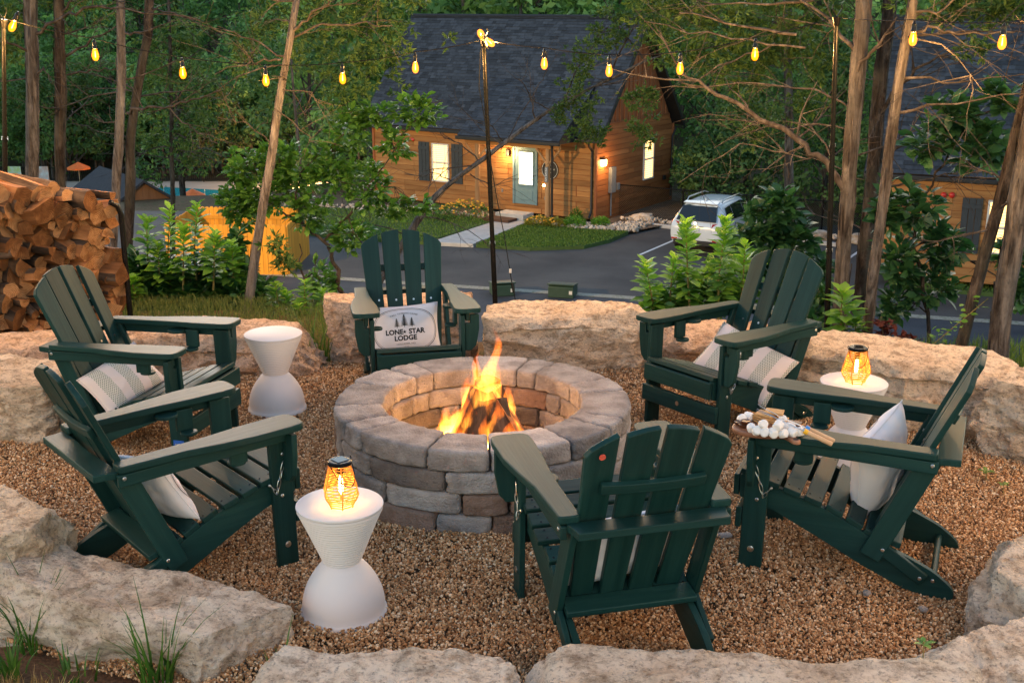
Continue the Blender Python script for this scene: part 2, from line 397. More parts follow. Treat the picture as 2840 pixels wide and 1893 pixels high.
# ground under the cabins
DIRT = MAT('planting_soil', (.10, .07, .045), (.17, .12, .08), scale=3, rough=.95, bmp=.5)
sheet('planting_bed', [(4.2, 41.1), (2.4, 41.55), (.55, 42.7), (-2.0, 44.3), (-5.5, 45.7), (-9.5, 46.6), (-9, 52), (8, 50), (9.3, 42.2), (6.2, 43.0)], ZR + .10, DIRT)
sheet('planting_bed', [(11.3, 33.75), (15, 32.45), (19, 31.05), (26, 27), (30, 34), (14, 42), (11, 36)], ZR + .10, DIRT)

# ------------------------------------------------------------------ cabins
SHING = MAT('roof_shingle', (.034, .041, .054), (.049, .057, .072), scale=9, rough=.92, tint=.38, bmp=.4, bs=70, spec=.25)
PLANK = WOODY('cedar_plank', (.25, .105, .030), (.34, .155, .048), (.40, .20, .07), 'x', 5, .62, .3, .22, .006, .12)
PLANKY = WOODY('cedar_plank_shaded_side', (.25, .080, .024), (.32, .112, .034), (.37, .145, .05), 'y', 5, .62, .3, .22, .006, .12)  # redder than the front planks: side wall without yellow lamplight, painted into the colour
PLANKZ = WOODY('cedar_board_upright_shaded', (.23, .070, .024), (.29, .095, .034), (.33, .118, .044), 'z', 5, .65, .3, .15, .006, .12)  # same cedar, red tone painted in for walls outside the yellow lamplight
DKTRIM = MAT('dark_trim', (.016, .014, .013), (.022, .02, .018), rough=.5)
LOGP = WOODY('peeled_log', (.24, .12, .05), (.33, .18, .08), (.4, .23, .11), 'z', 7, .6, .3, .1)
TEAL = MAT('teal_door_paint', (.125, .215, .25), (.14, .235, .27), scale=4, rough=.45)
CHAR = MAT('charcoal_shutter', (.030, .036, .040), (.04, .045, .05), rough=.6)
WHITE = MAT('white_trim', (.62, .60, .55), rough=.5)
REDP = MAT('red_plastic', (.55, .03, .02), rough=.35)
GREYM = MAT('grey_metal_box', (.17, .175, .18), (.21, .21, .21), rough=.5)
LITWIN = EMIT('lit_window', (1.0, .58, .20), 1.2); LITDOOR = EMIT('lit_door_glass', (1.0, .80, .50), 1.9); LAMPE = EMIT('lamp_glow', (1.0, .70, .28), 14)
GLASS = MAT('dark_glass', (.01, .012, .014), rough=.05, spec=.8)
def cabin(name, label, loc, d, full=True, side=True, posts=True):
    rz = math.atan2(d[1], d[0]); c = thing(name, label, 'cabin', loc, rz)
    L, D, H, RH = 10.3, 6.3, 3.0, 7.15
    sl = (RH - 3.0) / 3.5
    w = MB(); w.prism([(0, 0), (D, 0), (D, H), (D / 2, 3.0 + sl * 3.45), (0, H)], -L, 0, 'x')
    wall = w.build('wall', PLANKZ, c, smooth=False)
    if full:
        unit = {}
        def plank(x0, x1, z0, h, ax):
            k = (round((x1 - x0) * 4), ax)
            if k not in unit:
                l = k[0] / 4 - .006; m = MB()
                if ax == 'x': m.box((0, 0, 0), (l, .022, h - .012))
                else: m.box((0, 0, 0), (.022, l, h - .012))
                unit[k] = m.mesh('plank', PLANK if ax == 'x' else PLANKY, bevel=.006, segs=1)
            cx = (x0 + x1) / 2
            ob('plank', unit[k], wall, (cx, -.011 - random.uniform(0, .004), z0 + h / 2) if ax == 'x' else (.011 + random.uniform(0, .004), cx, z0 + h / 2))
        random.seed(11); h = .2
        for r in range(15):
            x = -L - .0
            while x < -.01:
                l = random.choice((1.5, 2, 2.5, 3, 3.5)); e = min(x + l, 0)
                if -e < .6: e = 0
                plank(x, e, r * h, h, 'x'); x = e
        if side:
            for r in range(-4, 17):
                y = 0
                top = r * h + h
                lim = D if top < 3.05 else D - max(0, (top - 3.0)) / sl
                y = 0 if top < 3.05 else max(0, (top - 3.0) / sl)
                while y < lim - .01:
                    e = min(y + random.choice((1.5, 2, 2.5, 3)), lim)
                    if lim - e < .6: e = lim
                    plank(y, e, r * h, h, 'y'); y = e
            for k in range(17):      # board and batten gable
                y = .35 + k * .35; zt = 3.0 + sl * (y if y < D / 2 else D - y) - .05
                if zt > 3.5: MB().box((.025, y, (3.44 + zt) / 2), (.03, .05, zt - 3.44)).build('batten', PLANKZ, c, smooth=False)
            MB().box((.03, D / 2, 3.42), (.04, D - .7, .05)).build('band_trim', PLANKZ, c, smooth=False)
        for (x, y) in ((0, 0), (0, D), (-L, 0)):
            MB().box((x + .03 * (1 if x == 0 else -1), y + (-.03 if y == 0 else .03), H / 2 - (.4 if y else 0)), (.09, .09, H + (.8 if y else 0))).build('corner_trim', PLANKZ, c, smooth=False)
    # roof slabs
    def slab(nm, x0, x1, y0, z0, y1, z1, th=.12):
        m = MB(); dn = Vector((0, -(z1 - z0), (y1 - y0))).normalized() * th * (1 if y1 > y0 else -1)
        a = [(x, y, z) for x in (x0, x1) for (y, z) in ((y0, z0), (y1, z1))]
        m.add(a + [(p[0], p[1] - dn.y, p[2] - dn.z) for p in a], [(0, 1, 3, 2), (4, 6, 7, 5), (0, 2, 6, 4), (1, 5, 7, 3), (0, 4, 5, 1), (2, 3, 7, 6)])
        return m.build(nm, DKTRIM, c, smooth=False)
    def shingles(par, x0, x1, y0, z0, y1, z1, ex=.145):
        sv = Vector((0, y1 - y0, z1 - z0)); ln = sv.length; sv.normalize(); nv = Vector((0, -sv.z, sv.y)); m = MB(); k = 0
        random.seed(3)
        while k * ex < ln - .02:
            x = x0 + random.uniform(0, .3)
            x = x0
            while x < x1 - .01:
                e = min(x1, x + random.choice((.16, .22, .28, .36, .42)))
                if x == x0: e = x + random.uniform(.1, .4)
                t0 = random.choice((.012, .018, .024)); b = Vector((0, y0, z0)) + sv * (k * ex - .01); tt = Vector((0, y0, z0)) + sv * min(ln, (k + 1) * ex)
                q = [Vector((x, b.y, b.z)), Vector((e - .008, b.y, b.z)), Vector((e - .008, tt.y, tt.z)), Vector((x, tt.y, tt.z))]
                u = [q[0] + nv * t0, q[1] + nv * t0, q[2] + nv * .004, q[3] + nv * .004]
                m.add(q + u, [(4, 5, 6, 7), (0, 1, 5, 4), (1, 2, 6, 5), (3, 0, 4, 7)], 0, random.random()); x = e
            k += 1
        return stuff(m.build('shingles', SHING, par, tint=True, smooth=False))
    ov = .38
    fs_ = slab('roof', -L - ov, ov, -.35, 3.0, D / 2, RH)
    bs_ = slab('roof', -L - ov, ov, D + .35, 3.0, D / 2, RH)
    shingles(fs_, -L - ov, ov, -.36, 3.0, D / 2, RH)
    MB().tube([(-L - ov, D / 2, RH + .02), (ov, D / 2, RH + .02)], .07, 8).build('ridge_cap', SHING, fs_)
    for x in (ov + .015, -L - ov - .015):
        for (ya, yb) in ((-.37, D / 2), (D + .37, D / 2)):
            m = MB(); m.add([(x + s, y, z) for s in (-.015, .015) for (y, z) in ((ya, 2.98), (yb, RH - .01), (yb, RH - .24), (ya, 2.78))], [(0, 1, 2, 3), (4, 7, 6, 5), (0, 4, 5, 1), (1, 5, 6, 2), (2, 6, 7, 3), (3, 7, 4, 0)])
            m.build('rake_board', DKTRIM, c, smooth=False)
    if not full: return c
    MB().box((-L / 2, -.42, 2.90), (L + 2 * ov, .12, .12)).build('gutter', DKTRIM, c, bevel=.02)
    for (x, y) in ((-.12, -.09), (.09, D - .1)):
        MB().tube([(x, y - .3 if y < 1 else y + .3, 2.86), (x, y - .2 if y < 1 else y + .2, 2.7), (x, y, 2.5), (x, y, .3), (x, y - .15 if y < 1 else y, .08)], .045, 8).build('downspout', DKTRIM, c)
    if posts:
        pr = slab('porch_roof', -5.05, -.65, -1.55, 2.95, 1.2, 4.875, .1); shingles(pr, -5.05, -.65, -1.56, 2.95, 1.2, 4.875)
        for x in (-5.02, -.68): MB().prism([(-1.5, 2.84), (-.02, 2.84), (-.02, 3.85)], x - .02, x + .02, 'x').build('porch_gable_board', DKTRIM, c, smooth=False)
        MB().box((-2.85, -1.60, 2.86), (4.5, .10, .13)).build('gutter', DKTRIM, c, bevel=.02)
        MB().box((-2.85, -1.22, 2.72), (4.1, .14, .18)).build('porch_beam', PLANK, c, bevel=.01)
        MB().box((-2.85, -.72, 2.83), (4.2, 1.35, .03)).build('porch_ceiling', PLANK, c, smooth=False)
        for x in (-4.39, -1.30):
            random.seed(4)
            pc = MB().tube([(x, -1.22, z) for z in (0, .6, 1.3, 2., 2.64)], [.105, .098, .095, .092, .09], 14, noise_amp=.06).build('porch_post', LOGP, c)
            for s in (-1, 1):
                MB().tube([(x + s * .05, -1.22, 2.1), (x + s * .5, -1.22, 2.62)], .045, 8).build('brace', LOGP, pc)
        MB().tube([(-1.08, -1.35, 2.8), (-1.08, -1.3, 2.5), (-1.1, -1.25, .3), (-.95, -1.4, .06)], .045, 8).build('downspout', DKTRIM, c)
        p = MB().box((-1.30, -1.335, 1.72), (.13, .02, .55)).build('number_plate', GREYM, c, bevel=.004)
        text_obj('number', '255', WHITE, p, (-1.30, -1.348, 1.72), .17, stack=True)
        sg = MB().prism([(-1.92 + .36 * math.cos(a * PI / 20), 1.70 + .36 * math.sin(a * PI / 20)) for a in range(40)], -.06, -.03, 'y').build('round_sign', DKTRIM, c)
        MB().tube([(-1.92 + .335 * math.cos(a * PI / 20), -.064, 1.70 + .335 * math.sin(a * PI / 20)) for a in range(40)], .010, 6, closed=True).build('sign_ring', WHITE, sg)
        text_obj('sign_text', 'LONE STAR', WHITE, sg, (-1.92, -.066, 1.72), .085); text_obj('sign_text', 'LODGE', WHITE, sg, (-1.92, -.066, 1.60), .085)
        MB().prism([(-1.92 + a, 1.86 + b) for a, b in ((-.05, 0), (.05, 0), (.02, .04), (.035, .04), (0, .12), (-.035, .04), (-.02, .04))], -.07, -.062, 'y').build('sign_tree', WHITE, sg)
        # door
        df = MB(); df.box((-3.50, -.05, 1.38), (.09, .09, 2.12)); df.box((-2.50, -.05, 1.38), (.09, .09, 2.12)); df.box((-3.0, -.05, 2.47), (1.09, .09, .09))
        dfo = df.build('door_frame', TEAL, c, bevel=.006)
        dr = MB().box((-3.0, -.045, 1.375), (.90, .045, 2.10)).build('door', TEAL, c, bevel=.004)
        MB().box((-2.96, -.072, 1.68), (.60, .02, 1.20)).build('door_glass', LITDOOR, dr, smooth=False)
        fr = MB()
        for (x, z, a, b) in ((-2.96, 2.31, .70, .05), (-2.96, 1.05, .70, .05), (-3.285, 1.68, .05, 1.3), (-2.635, 1.68, .05, 1.3)): fr.box((x, -.078, z), (a, .03, b))
        fr.build('glass_frame', TEAL, dr, bevel=.004)
        MB().box((-2.96, -.074, .68), (.62, .02, .36)).build('door_panel', TEAL, dr, bevel=.008)
        MB().tube([(-2.62, -.07, 1.28), (-2.62, -.13, 1.28), (-2.70, -.135, 1.28)], .013, 8).build('door_handle', DKTRIM, dr)
        MB().tube([(-2.62, -.07, 1.42), (-2.62, -.10, 1.42)], .025, 10).build('deadbolt', DKTRIM, dr)
        MB().box((-3.75, -.09, 2.22), (.16, .14, .24)).build('porch_lantern', DKTRIM, c, bevel=.01)
        b_ = MB().tube([(-2.18, -.03, 1.10), (-2.18, -.06, 1.10)], .045, 10).build('doorbell', LAMPE, c)
        for x, z in ((-4.05, .75), (-2.12, .62)): MB().box((x, -.035, z), (.07, .03, .12)).build('outlet_cover', GREYM, c)
    # window with shutters and blind
    def window(x0, x1, z0, z1, ax):
        def P(a, off, z): return (a, -off, z) if ax == 'x' else (off, a, z)
        def S(a, dep, h): return (a, dep, h) if ax == 'x' else (dep, a, h)
        wd = MB(); cx = (x0 + x1) / 2; cz = (z0 + z1) / 2
        wd.box(P(cx, .05, z1 - .03), S(x1 - x0, .07, .06)); wd.box(P(cx, .05, z0 + .03), S(x1 - x0, .09, .06))
        for a in (x0 + .03, x1 - .03): wd.box(P(a, .05, cz), S(.06, .07, z1 - z0 - .12))
        wd.box(P(cx, .05, cz), S(x1 - x0 - .12, .06, .05))
        fr = wd.build('window', WHITE, c, bevel=.004)
        for (a, b) in ((z0 + .06, cz - .025), (cz + .025, z1 - .06)):
            MB().box(P(cx, .035, (a + b) / 2), S(x1 - x0 - .12, .012, b - a)).build('pane', LITWIN, fr, smooth=False)
        bl = MB(); n = 18
        for k in range(n): bl.box(P(cx, .046, z0 + .1 + (z1 - z0 - .2) * k / (n - 1)), S(x1 - x0 - .13, .006, .014))
        for a in (x0 + .2, x1 - .2): bl.box(P(a, .05, cz), S(.008, .004, z1 - z0 - .14))
        stuff(bl.build('blind', MAT('blind', (.75, .60, .40)), fr, smooth=False))
    window(-7.37, -6.55, .86, 2.36, 'x')
    window(3.75, 4.6, 1.0, 2.6, 'y')
    for x0 in (-8.05, -6.44):
        m = MB(); [m.box((x0 + .10 + k * .18, -.05, 1.61), (.165, .03, 1.55)) for k in range(3)]
        s_ = m.build('shutter', CHAR, c, bevel=.004)
        for z in (1.05, 2.15): MB().box((x0 + .28, -.075, z), (.53, .025, .12)).build('shutter_batten', CHAR, s_, bevel=.004)
    for x, z in ((-8.33, 2.43), (-8.55, 2.42)): MB().lathe([(.001, 0), (.08, 0), (.08, .04), (.05, .07), (.001, .08)], 16).build('fire_alarm', REDP, c, (x, -.03, z), (R(90), 0, 0))
    if side:
        sc = MB().box((.09, .42, 2.05), (.10, .30, .22)).build('wall_lamp', LAMPE, c, bevel=.02); MB().box((.09, .42, 2.19), (.14, .34, .04)).build('lamp_hood', DKTRIM, sc)
        point('wall_lamp_light', (.55, .42, 2.0), 18, (1, .55, .2), .1, c)
        MB().box((.10, 1.1, 1.35), (.14, .36, .95)).build('meter_box', GREYM, c, bevel=.01)
        MB().tube([(.09, 1.05, .88), (.09, 1.05, .0)], .03, 8).build('conduit', GREYM, c)
        MB().box((.10, 1.55, 1.05), (.10, .2, .25)).build('junction_box', GREYM, c, bevel=.01)
        MB().box((.08, 5.6, .9), (.08, .2, .16)).build('vent_hood', DKTRIM, c, bevel=.01)
    return c
def text_mesh(body, size, extrude=.002, bold=0.0):
    cu = bpy.data.curves.new('t', 'FONT'); cu.body = body; cu.size = size; cu.align_x = 'CENTER'; cu.align_y = 'CENTER'; cu.extrude = extrude; cu.offset = bold; cu.resolution_u = 3
    o = bpy.data.objects.new('t', cu); COL.objects.link(o); bpy.context.view_layer.update()
    dg = bpy.context.evaluated_depsgraph_get(); me = bpy.data.meshes.new_from_object(o.evaluated_get(dg)); bpy.data.objects.remove(o)
    return me
def text_obj(name, body, mat, parent, loc, size, stack=False, rot=(R(90), 0, 0)):
    if stack:
        for i, ch in enumerate(body):
            me = text_mesh(ch, size); me.materials.append(mat); ob(name, me, parent, (loc[0], loc[1], loc[2] + (len(body) / 2 - .5 - i) * size), rot)
        return
    me = text_mesh(body, size); me.materials.append(mat); return ob(name, me, parent, loc, rot)

c1 = cabin('cabin', 'cedar plank cabin with teal front door and log posted porch', (3.05, 42.9, -5.5), (.84, -.543))
MB().prism([(-3.55, -1.3), (-2.3, -1.3), (-2.3, -.55), (-3.55, -.55)], -.16, .14).build('door_step', CONC, c1, bevel=.02)
MB().prism([(-3.6, -2.0), (-2.5, -2.0), (-2.5, -1.4), (-3.6, -1.4)], -.10, .035).build('doormat', MAT('doormat', (.10, .05, .03), rough=.95), c1)
point('porch_light', (-3.75, -.45, 2.15), 34, (1, .62, .28), .08, c1)
c2 = cabin('cabin', 'cedar plank cabin at the right edge behind the leafy branches', (19.84, 29.2, -5.4), (.91, -.414), side=False, posts=False)
c3 = cabin('cabin', 'distant dark roofed cabin among the trees behind the car', (24, 72, -6.5), (.9, -.43), full=False)

# ------------------------------------------------------------------ lower lot: car, fence, boxes, enclosure, shed, pool
def car(label, loc, rz):
    c = thing('parked_car', label, 'car', loc, rz)
    PAINT, nt, b, o_ = nodes('white_car_paint'); b.inputs['Base Color'].default_value = (.62, .65, .67, 1); b.inputs['Roughness'].default_value = .22; b.inputs['Coat Weight'].default_value = .6
    TRIM = MAT('car_trim', (.014, .014, .015), rough=.6); RUB = MAT('tyre_rubber', (.012, .012, .012), rough=.85); TAIL = MAT('tail_light', (.42, .012, .02), rough=.12, spec=.8)
    st = [(-2.32, .52, .86, .90, .78, .70), (-2.27, .36, 1.02, 1.06, .87, .74), (-2.12, .30, 1.08, 1.22, .905, .72), (-1.92, .28, 1.09, 1.50, .92, .655), (-1.70, .28, 1.09, 1.655, .92, .625), (-1.2, .28, 1.08, 1.70, .92, .625),
          (-.4, .27, 1.06, 1.71, .92, .63), (.25, .27, 1.04, 1.67, .92, .63), (.62, .27, 1.02, 1.56, .92, .64), (1.0, .27, 1.01, 1.32, .92, .69), (1.30, .27, .99, 1.12, .915, .74), (1.75, .27, .95, 1.05, .905, .74), (2.12, .29, .86, .93, .87, .70), (2.30, .40, .70, .76, .78, .62)]
    mb = MB(); vs = []
    for (y, zb, zl, zt, w, wr) in st:
        half = [(0, zb), (w * .86, zb), (w * .99, zb + .14), (w, (zb + zl) / 2 + .06), (w * .975, zl), (wr + .03, zt - .085), (wr * .86, zt - .02), (0, zt)]
        ring = half + [(-x, z) for x, z in half[-2:0:-1]]
        vs += [(x, y, z) for x, z in ring]
    n = 14; m = len(st)
    fs = [(i * n + k, i * n + (k + 1) % n, (i + 1) * n + (k + 1) % n, (i + 1) * n + k) for i in range(m - 1) for k in range(n)] + [tuple(range(n))[::-1], tuple(range((m - 1) * n, m * n))]
    mb.add(vs, fs); body = mb.build('body', PAINT, c, ang=60); sd = body.modifiers.new('s', 'SUBSURF'); sd.levels = 2; sd.render_levels = 2
    MB().add([(-.68, -2.25, 1.12), (.68, -2.25, 1.12), (.57, -1.93, 1.56), (-.57, -1.93, 1.56), (-.66, -2.15, 1.12), (.66, -2.15, 1.12), (.56, -1.80, 1.575), (-.56, -1.80, 1.575)], [(0, 1, 2, 3), (4, 7, 6, 5), (0, 4, 5, 1), (1, 5, 6, 2), (2, 6, 7, 3), (3, 7, 4, 0)]).build('rear_window', GLASS, c, smooth=False)
    MB().box((0, -1.80, 1.655), (1.16, .22, .035), Matrix.Rotation(R(8), 3, 'X')).build('spoiler', PAINT, c, bevel=.012)
    for s in (-1, 1):
        for P in ([(-1.72, 1.13), (-1.12, 1.11), (-1.12, 1.53), (-1.55, 1.50)], [(-1.06, 1.11), (-.16, 1.09), (-.16, 1.57), (-1.06, 1.54)], [(-.09, 1.09), (.84, 1.07), (.42, 1.50), (-.09, 1.57)]):
            def xs(z): return s * (.915 - (z - 1.07) * .46)
            q = [(xs(z), y, z) for y, z in P]; MB().add(q + [(x - s * .03, y, z) for x, y, z in q], [(0, 1, 2, 3), (4, 7, 6, 5), (0, 4, 5, 1), (1, 5, 6, 2), (2, 6, 7, 3), (3, 7, 4, 0)]).build('side_window', GLASS, c, smooth=False)
        for y in (-.95, .05): MB().box((s * .925, y, .98), (.03, .17, .03)).build('door_handle', STEEL, c, bevel=.008)
        for y in (-1.10, -.12, 1.0): MB().box((s * .915, y, .72), (.012, .012, .55)).build('door_gap', TRIM, c, smooth=False)
        MB().tube([(s * .60, -1.55, 1.66), (s * .61, -1.4, 1.745), (s * .61, .0, 1.755), (s * .60, .3, 1.68)], .022, 8).build('roof_rail', STEEL, c)
        mr = MB().box((s * 1.02, .72, 1.13), (.20, .11, .15)).build('wing_mirror', PAINT, c, bevel=.035)
        tl = MB().add([(s * .55, -2.30, .94), (s * .90, -2.10, .93), (s * .925, -1.82, 1.03), (s * .88, -2.10, 1.08), (s * .58, -2.29, 1.06)] + [(s * .5, -2.1, .94), (s * .8, -2.0, .93), (s * .85, -1.8, 1.03), (s * .8, -2.0, 1.08), (s * .5, -2.1, 1.06)], [(0, 1, 2, 3, 4), (5, 9, 8, 7, 6)] + [(i, 5 + i, 5 + (i + 1) % 5, (i + 1) % 5) for i in range(5)])
        tl.build('tail_light', TAIL, c, smooth=False)
        MB().box((s * .70, -2.31, .52), (.2, .03, .05)).build('reflector', TAIL, c, bevel=.008)
        for y in (-1.37, 1.37):
            ar = MB().lathe([(.395, -.02), (.40, .0), (.395, .02), (.30, .02)], 28).build('wheel_arch', TRIM, c, (s * .905, y, .35), (0, R(90), 0))
            w_ = MB().lathe([(.20, -.10), (.31, -.11), (.345, -.07), (.345, .07), (.31, .11), (.20, .10)], 28).build('wheel', RUB, c, (s * .83, y, .345), (0, R(90) * s, 0))
            rim = MB(); rim.lathe([(.001, .085), (.05, .10), (.06, .085), (.20, .07), (.225, .10), (.225, -.08)], 24)
            for k in range(5):
                a = 2 * PI * k / 5; rim.box((math.cos(a) * .13, math.sin(a) * .13, .098), (.19, .05, .02), Matrix.Rotation(a, 3, 'Z'))
            rim.build('rim', STEEL, w_)
    MB().box((0, -2.30, .42), (1.45, .10, .17)).build('rear_bumper', TRIM, c, bevel=.03)
    pl = MB().box((0, -2.325, .84), (.31, .02, .155)).build('number_plate', MAT('number_plate', (.55, .58, .62), rough=.5), c, bevel=.004)
    MB().box((0, -2.32, .96), (.55, .03, .04)).build('chrome_strip', STEEL, c, bevel=.008)
    MB().lathe([(.001, 0), (.055, 0), (.05, .012), (.001, .014)], 18).build('emblem', STEEL, c, (0, -2.285, 1.045), (R(80), 0, 0))
    MB().add([(-.02, -1.45, 1.69), (.02, -1.45, 1.69), (.02, -1.25, 1.70), (-.02, -1.25, 1.70), (0, -1.46, 1.78), (0, -1.40, 1.785)], [(0, 1, 2, 3), (0, 4, 1), (0, 3, 5, 4), (1, 4, 5, 2), (2, 5, 3)]).build('antenna_fin', PAINT, c)
    return c
car('white sport utility car parked nose first in front of the fence', (7.05, 39.4, ZR + .01), math.atan2(-.506, .862))
for i, (a, b, lab) in enumerate([((4.35, 43.05), (5.95, 42.05), 'pale concrete wheel stop beside the corner of the teal doored cabin'), ((6.9, 41.5), (8.4, 40.55), 'pale concrete wheel stop in front of the white car'), ((9.3, 39.95), (11.1, 38.8), 'pale concrete wheel stop in the empty bay right of the white car')]):
    a = Vector(a); b = Vector(b); d = b - a; l = d.length; o = MB().prism([(-.09, 0), (.09, 0), (.06, .13), (-.06, .13)], -l / 2, l / 2, 'x')
    m = MB(); m.add([(v[0], v[1], v[2]) for v in o.v], o.f)
    q = m.build('wheel_stop', CONC, None, ((a.x + b.x) / 2, (a.y + b.y) / 2, ZR + .006), (0, 0, math.atan2(d.y, d.x)), bevel=.015); tag(q, lab, 'wheel stop', 'concrete wheel stops')
# chain link fence behind the lot
fn = thing('chain_link_fence', 'black chain link fence running behind the parked car', 'fence')
fp = [(4.0, 44.45), (6.3, 43.1), (8.55, 41.85), (10.8, 40.6), (13.1, 39.4), (15.4, 38.2), (18, 37)]
for (x, y) in fp: MB().tube([(x, y, ZR - .2), (x, y, ZR + 1.32)], .034, 8).build('post', BLACK_METAL, fn)
for k in range(len(fp) - 1):
    (x0, y0), (x1, y1) = fp[k], fp[k + 1]; MB().tube([(x0, y0, ZR + 1.27), (x1, y1, ZR + 1.27)], .022, 6).build('rail', BLACK_METAL, fn)
wm = MB()
for k in range(len(fp) - 1):
    a = Vector((*fp[k], 0)); b = Vector((*fp[k + 1], 0)); d = (b - a); l = d.length; d.normalize(); n_ = int(l / .085)
    for i in range(-14, n_):
        for s in (1, -1):
            u0 = i * .085; u1 = u0 + 1.2; z0, z1 = (0, 1.2) if s == 1 else (1.2, 0)
            def cl(u0, z0, u1, z1):
                pts_ = []
                for (uu, zz, vv, ww) in ((u0, z0, u1, z1), (u1, z1, u0, z0)):
                    if uu < 0: t = -uu / (vv - uu); uu, zz = 0, zz + (ww - zz) * t
                    if uu > l: t = (uu - l) / (uu - vv); uu, zz = l, zz + (ww - zz) * t
                    pts_.append((uu, zz))
                return pts_
            if u1 < .05 or u0 > l - .05: continue
            (p0, q0), (p1, q1) = cl(u0, z0, u1, z1)
            A = a + d * p0 + Vector((0, 0, ZR + .05 + q0)); B = a + d * p1 + Vector((0, 0, ZR + .05 + q1)); w = Vector((0, 0, .0045))
            nrm = Vector((d.y, -d.x, 0)) * .004
            wm.add([A - w + nrm, B - w + nrm, B + w + nrm, A + w + nrm, A - w - nrm, B - w - nrm, B + w - nrm, A + w - nrm], [(0, 1, 2, 3), (7, 6, 5, 4), (3, 2, 6, 7), (0, 4, 5, 1)])
stuff(wm.build('wire_mesh', BLACK_METAL, fn, smooth=False))
# utility boxes on the verge
GRNBOX = MAT('green_utility_paint', (.025, .055, .035), (.035, .065, .045), rough=.5)
for (x, y, rz, w, lab) in ((-.28, 32.2, .2, .62, 'low green utility box on the verge left of the light pole wire'), (1.42, 32.0, -.25, .72, 'green utility box with white sticker on the verge beside the road')):
    t = thing('utility_box', lab, 'utility box', (x, y, ZR + .01), rz, 'green utility boxes on the verge')
    b_ = MB(); b_.prism([(-.3, 0), (.3, 0), (.3, .26), (-.22, .34), (-.3, .30)], -w / 2, w / 2, 'x'); b_.build('box', GRNBOX, t, bevel=.015)
    MB().box((0, -.02, .34), (w + .05, .62, .035), Matrix.Rotation(R(-7), 3, 'X')).build('lid', GRNBOX, t, bevel=.01)
    MB().box((w / 2 - .08, -.305, .16), (.09, .01, .10)).build('sticker', WHITE, t)
# dumpster enclosure of upright boards
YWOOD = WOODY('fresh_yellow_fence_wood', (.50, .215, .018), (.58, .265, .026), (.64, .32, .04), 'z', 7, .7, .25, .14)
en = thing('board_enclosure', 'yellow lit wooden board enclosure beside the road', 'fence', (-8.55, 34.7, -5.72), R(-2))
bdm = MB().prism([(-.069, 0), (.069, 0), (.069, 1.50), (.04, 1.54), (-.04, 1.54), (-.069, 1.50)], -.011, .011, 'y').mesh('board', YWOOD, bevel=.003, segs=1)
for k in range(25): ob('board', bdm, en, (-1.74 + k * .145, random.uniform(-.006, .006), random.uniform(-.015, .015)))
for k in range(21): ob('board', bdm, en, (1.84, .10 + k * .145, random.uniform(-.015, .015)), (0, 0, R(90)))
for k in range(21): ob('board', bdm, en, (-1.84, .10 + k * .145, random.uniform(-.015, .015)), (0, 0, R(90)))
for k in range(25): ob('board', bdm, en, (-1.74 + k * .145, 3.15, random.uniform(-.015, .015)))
for z in (.3, 1.2):
    MB().box((0, .04, z), (3.6, .05, .09)).build('rail', YWOOD, en); MB().box((0, 3.11, z), (3.6, .05, .09)).build('rail', YWOOD, en)
    for s in (-1, 1): MB().box((s * 1.80, 1.6, z), (.05, 2.95, .09)).build('rail', YWOOD, en)
for (x, y) in ((-1.78, .07), (1.78, .07), (-1.78, 3.08), (1.78, 3.08)): MB().box((x, y, .74), (.10, .10, 1.48)).build('post', YWOOD, en)
# low shed roof further down
BRNW = WOODY('brown_shed_board', (.14, .07, .035), (.17, .085, .04), (.2, .1, .05), 'z', 5, .7, .2, .05)
sh = thing('shed', 'brown gabled shed with dark blue shingle roof behind the trunks', 'shed', (-15.6, 49.5, -7.4), R(37))
MB().prism([(-1.75, 0), (1.75, 0), (1.75, 1.15), (0, 2.35), (-1.75, 1.15)], 0, 5, 'y').build('wall', BRNW, sh, smooth=False)
for k in range(13):
    x = -1.65 + k * .275; MB().box((x, -.02, (1.15 + (1.75 - abs(x)) * .685) / 2), (.025, .02, 1.1 + (1.75 - abs(x)) * .685)).build('batten', BRNW, sh, smooth=False)
for s in (-1, 1):
    MB().add([(0, -.3, 2.45), (s * 2.1, -.3, 1.02), (s * 2.1, 5.3, 1.02), (0, 5.3, 2.45), (0, -.3, 2.33), (s * 2.1, -.3, .90), (s * 2.1, 5.3, .90), (0, 5.3, 2.33)], [(0, 1, 2, 3), (4, 7, 6, 5), (0, 4, 5, 1), (1, 5, 6, 2), (2, 6, 7, 3), (3, 7, 4, 0)]).build('roof', SHING, sh, smooth=False)
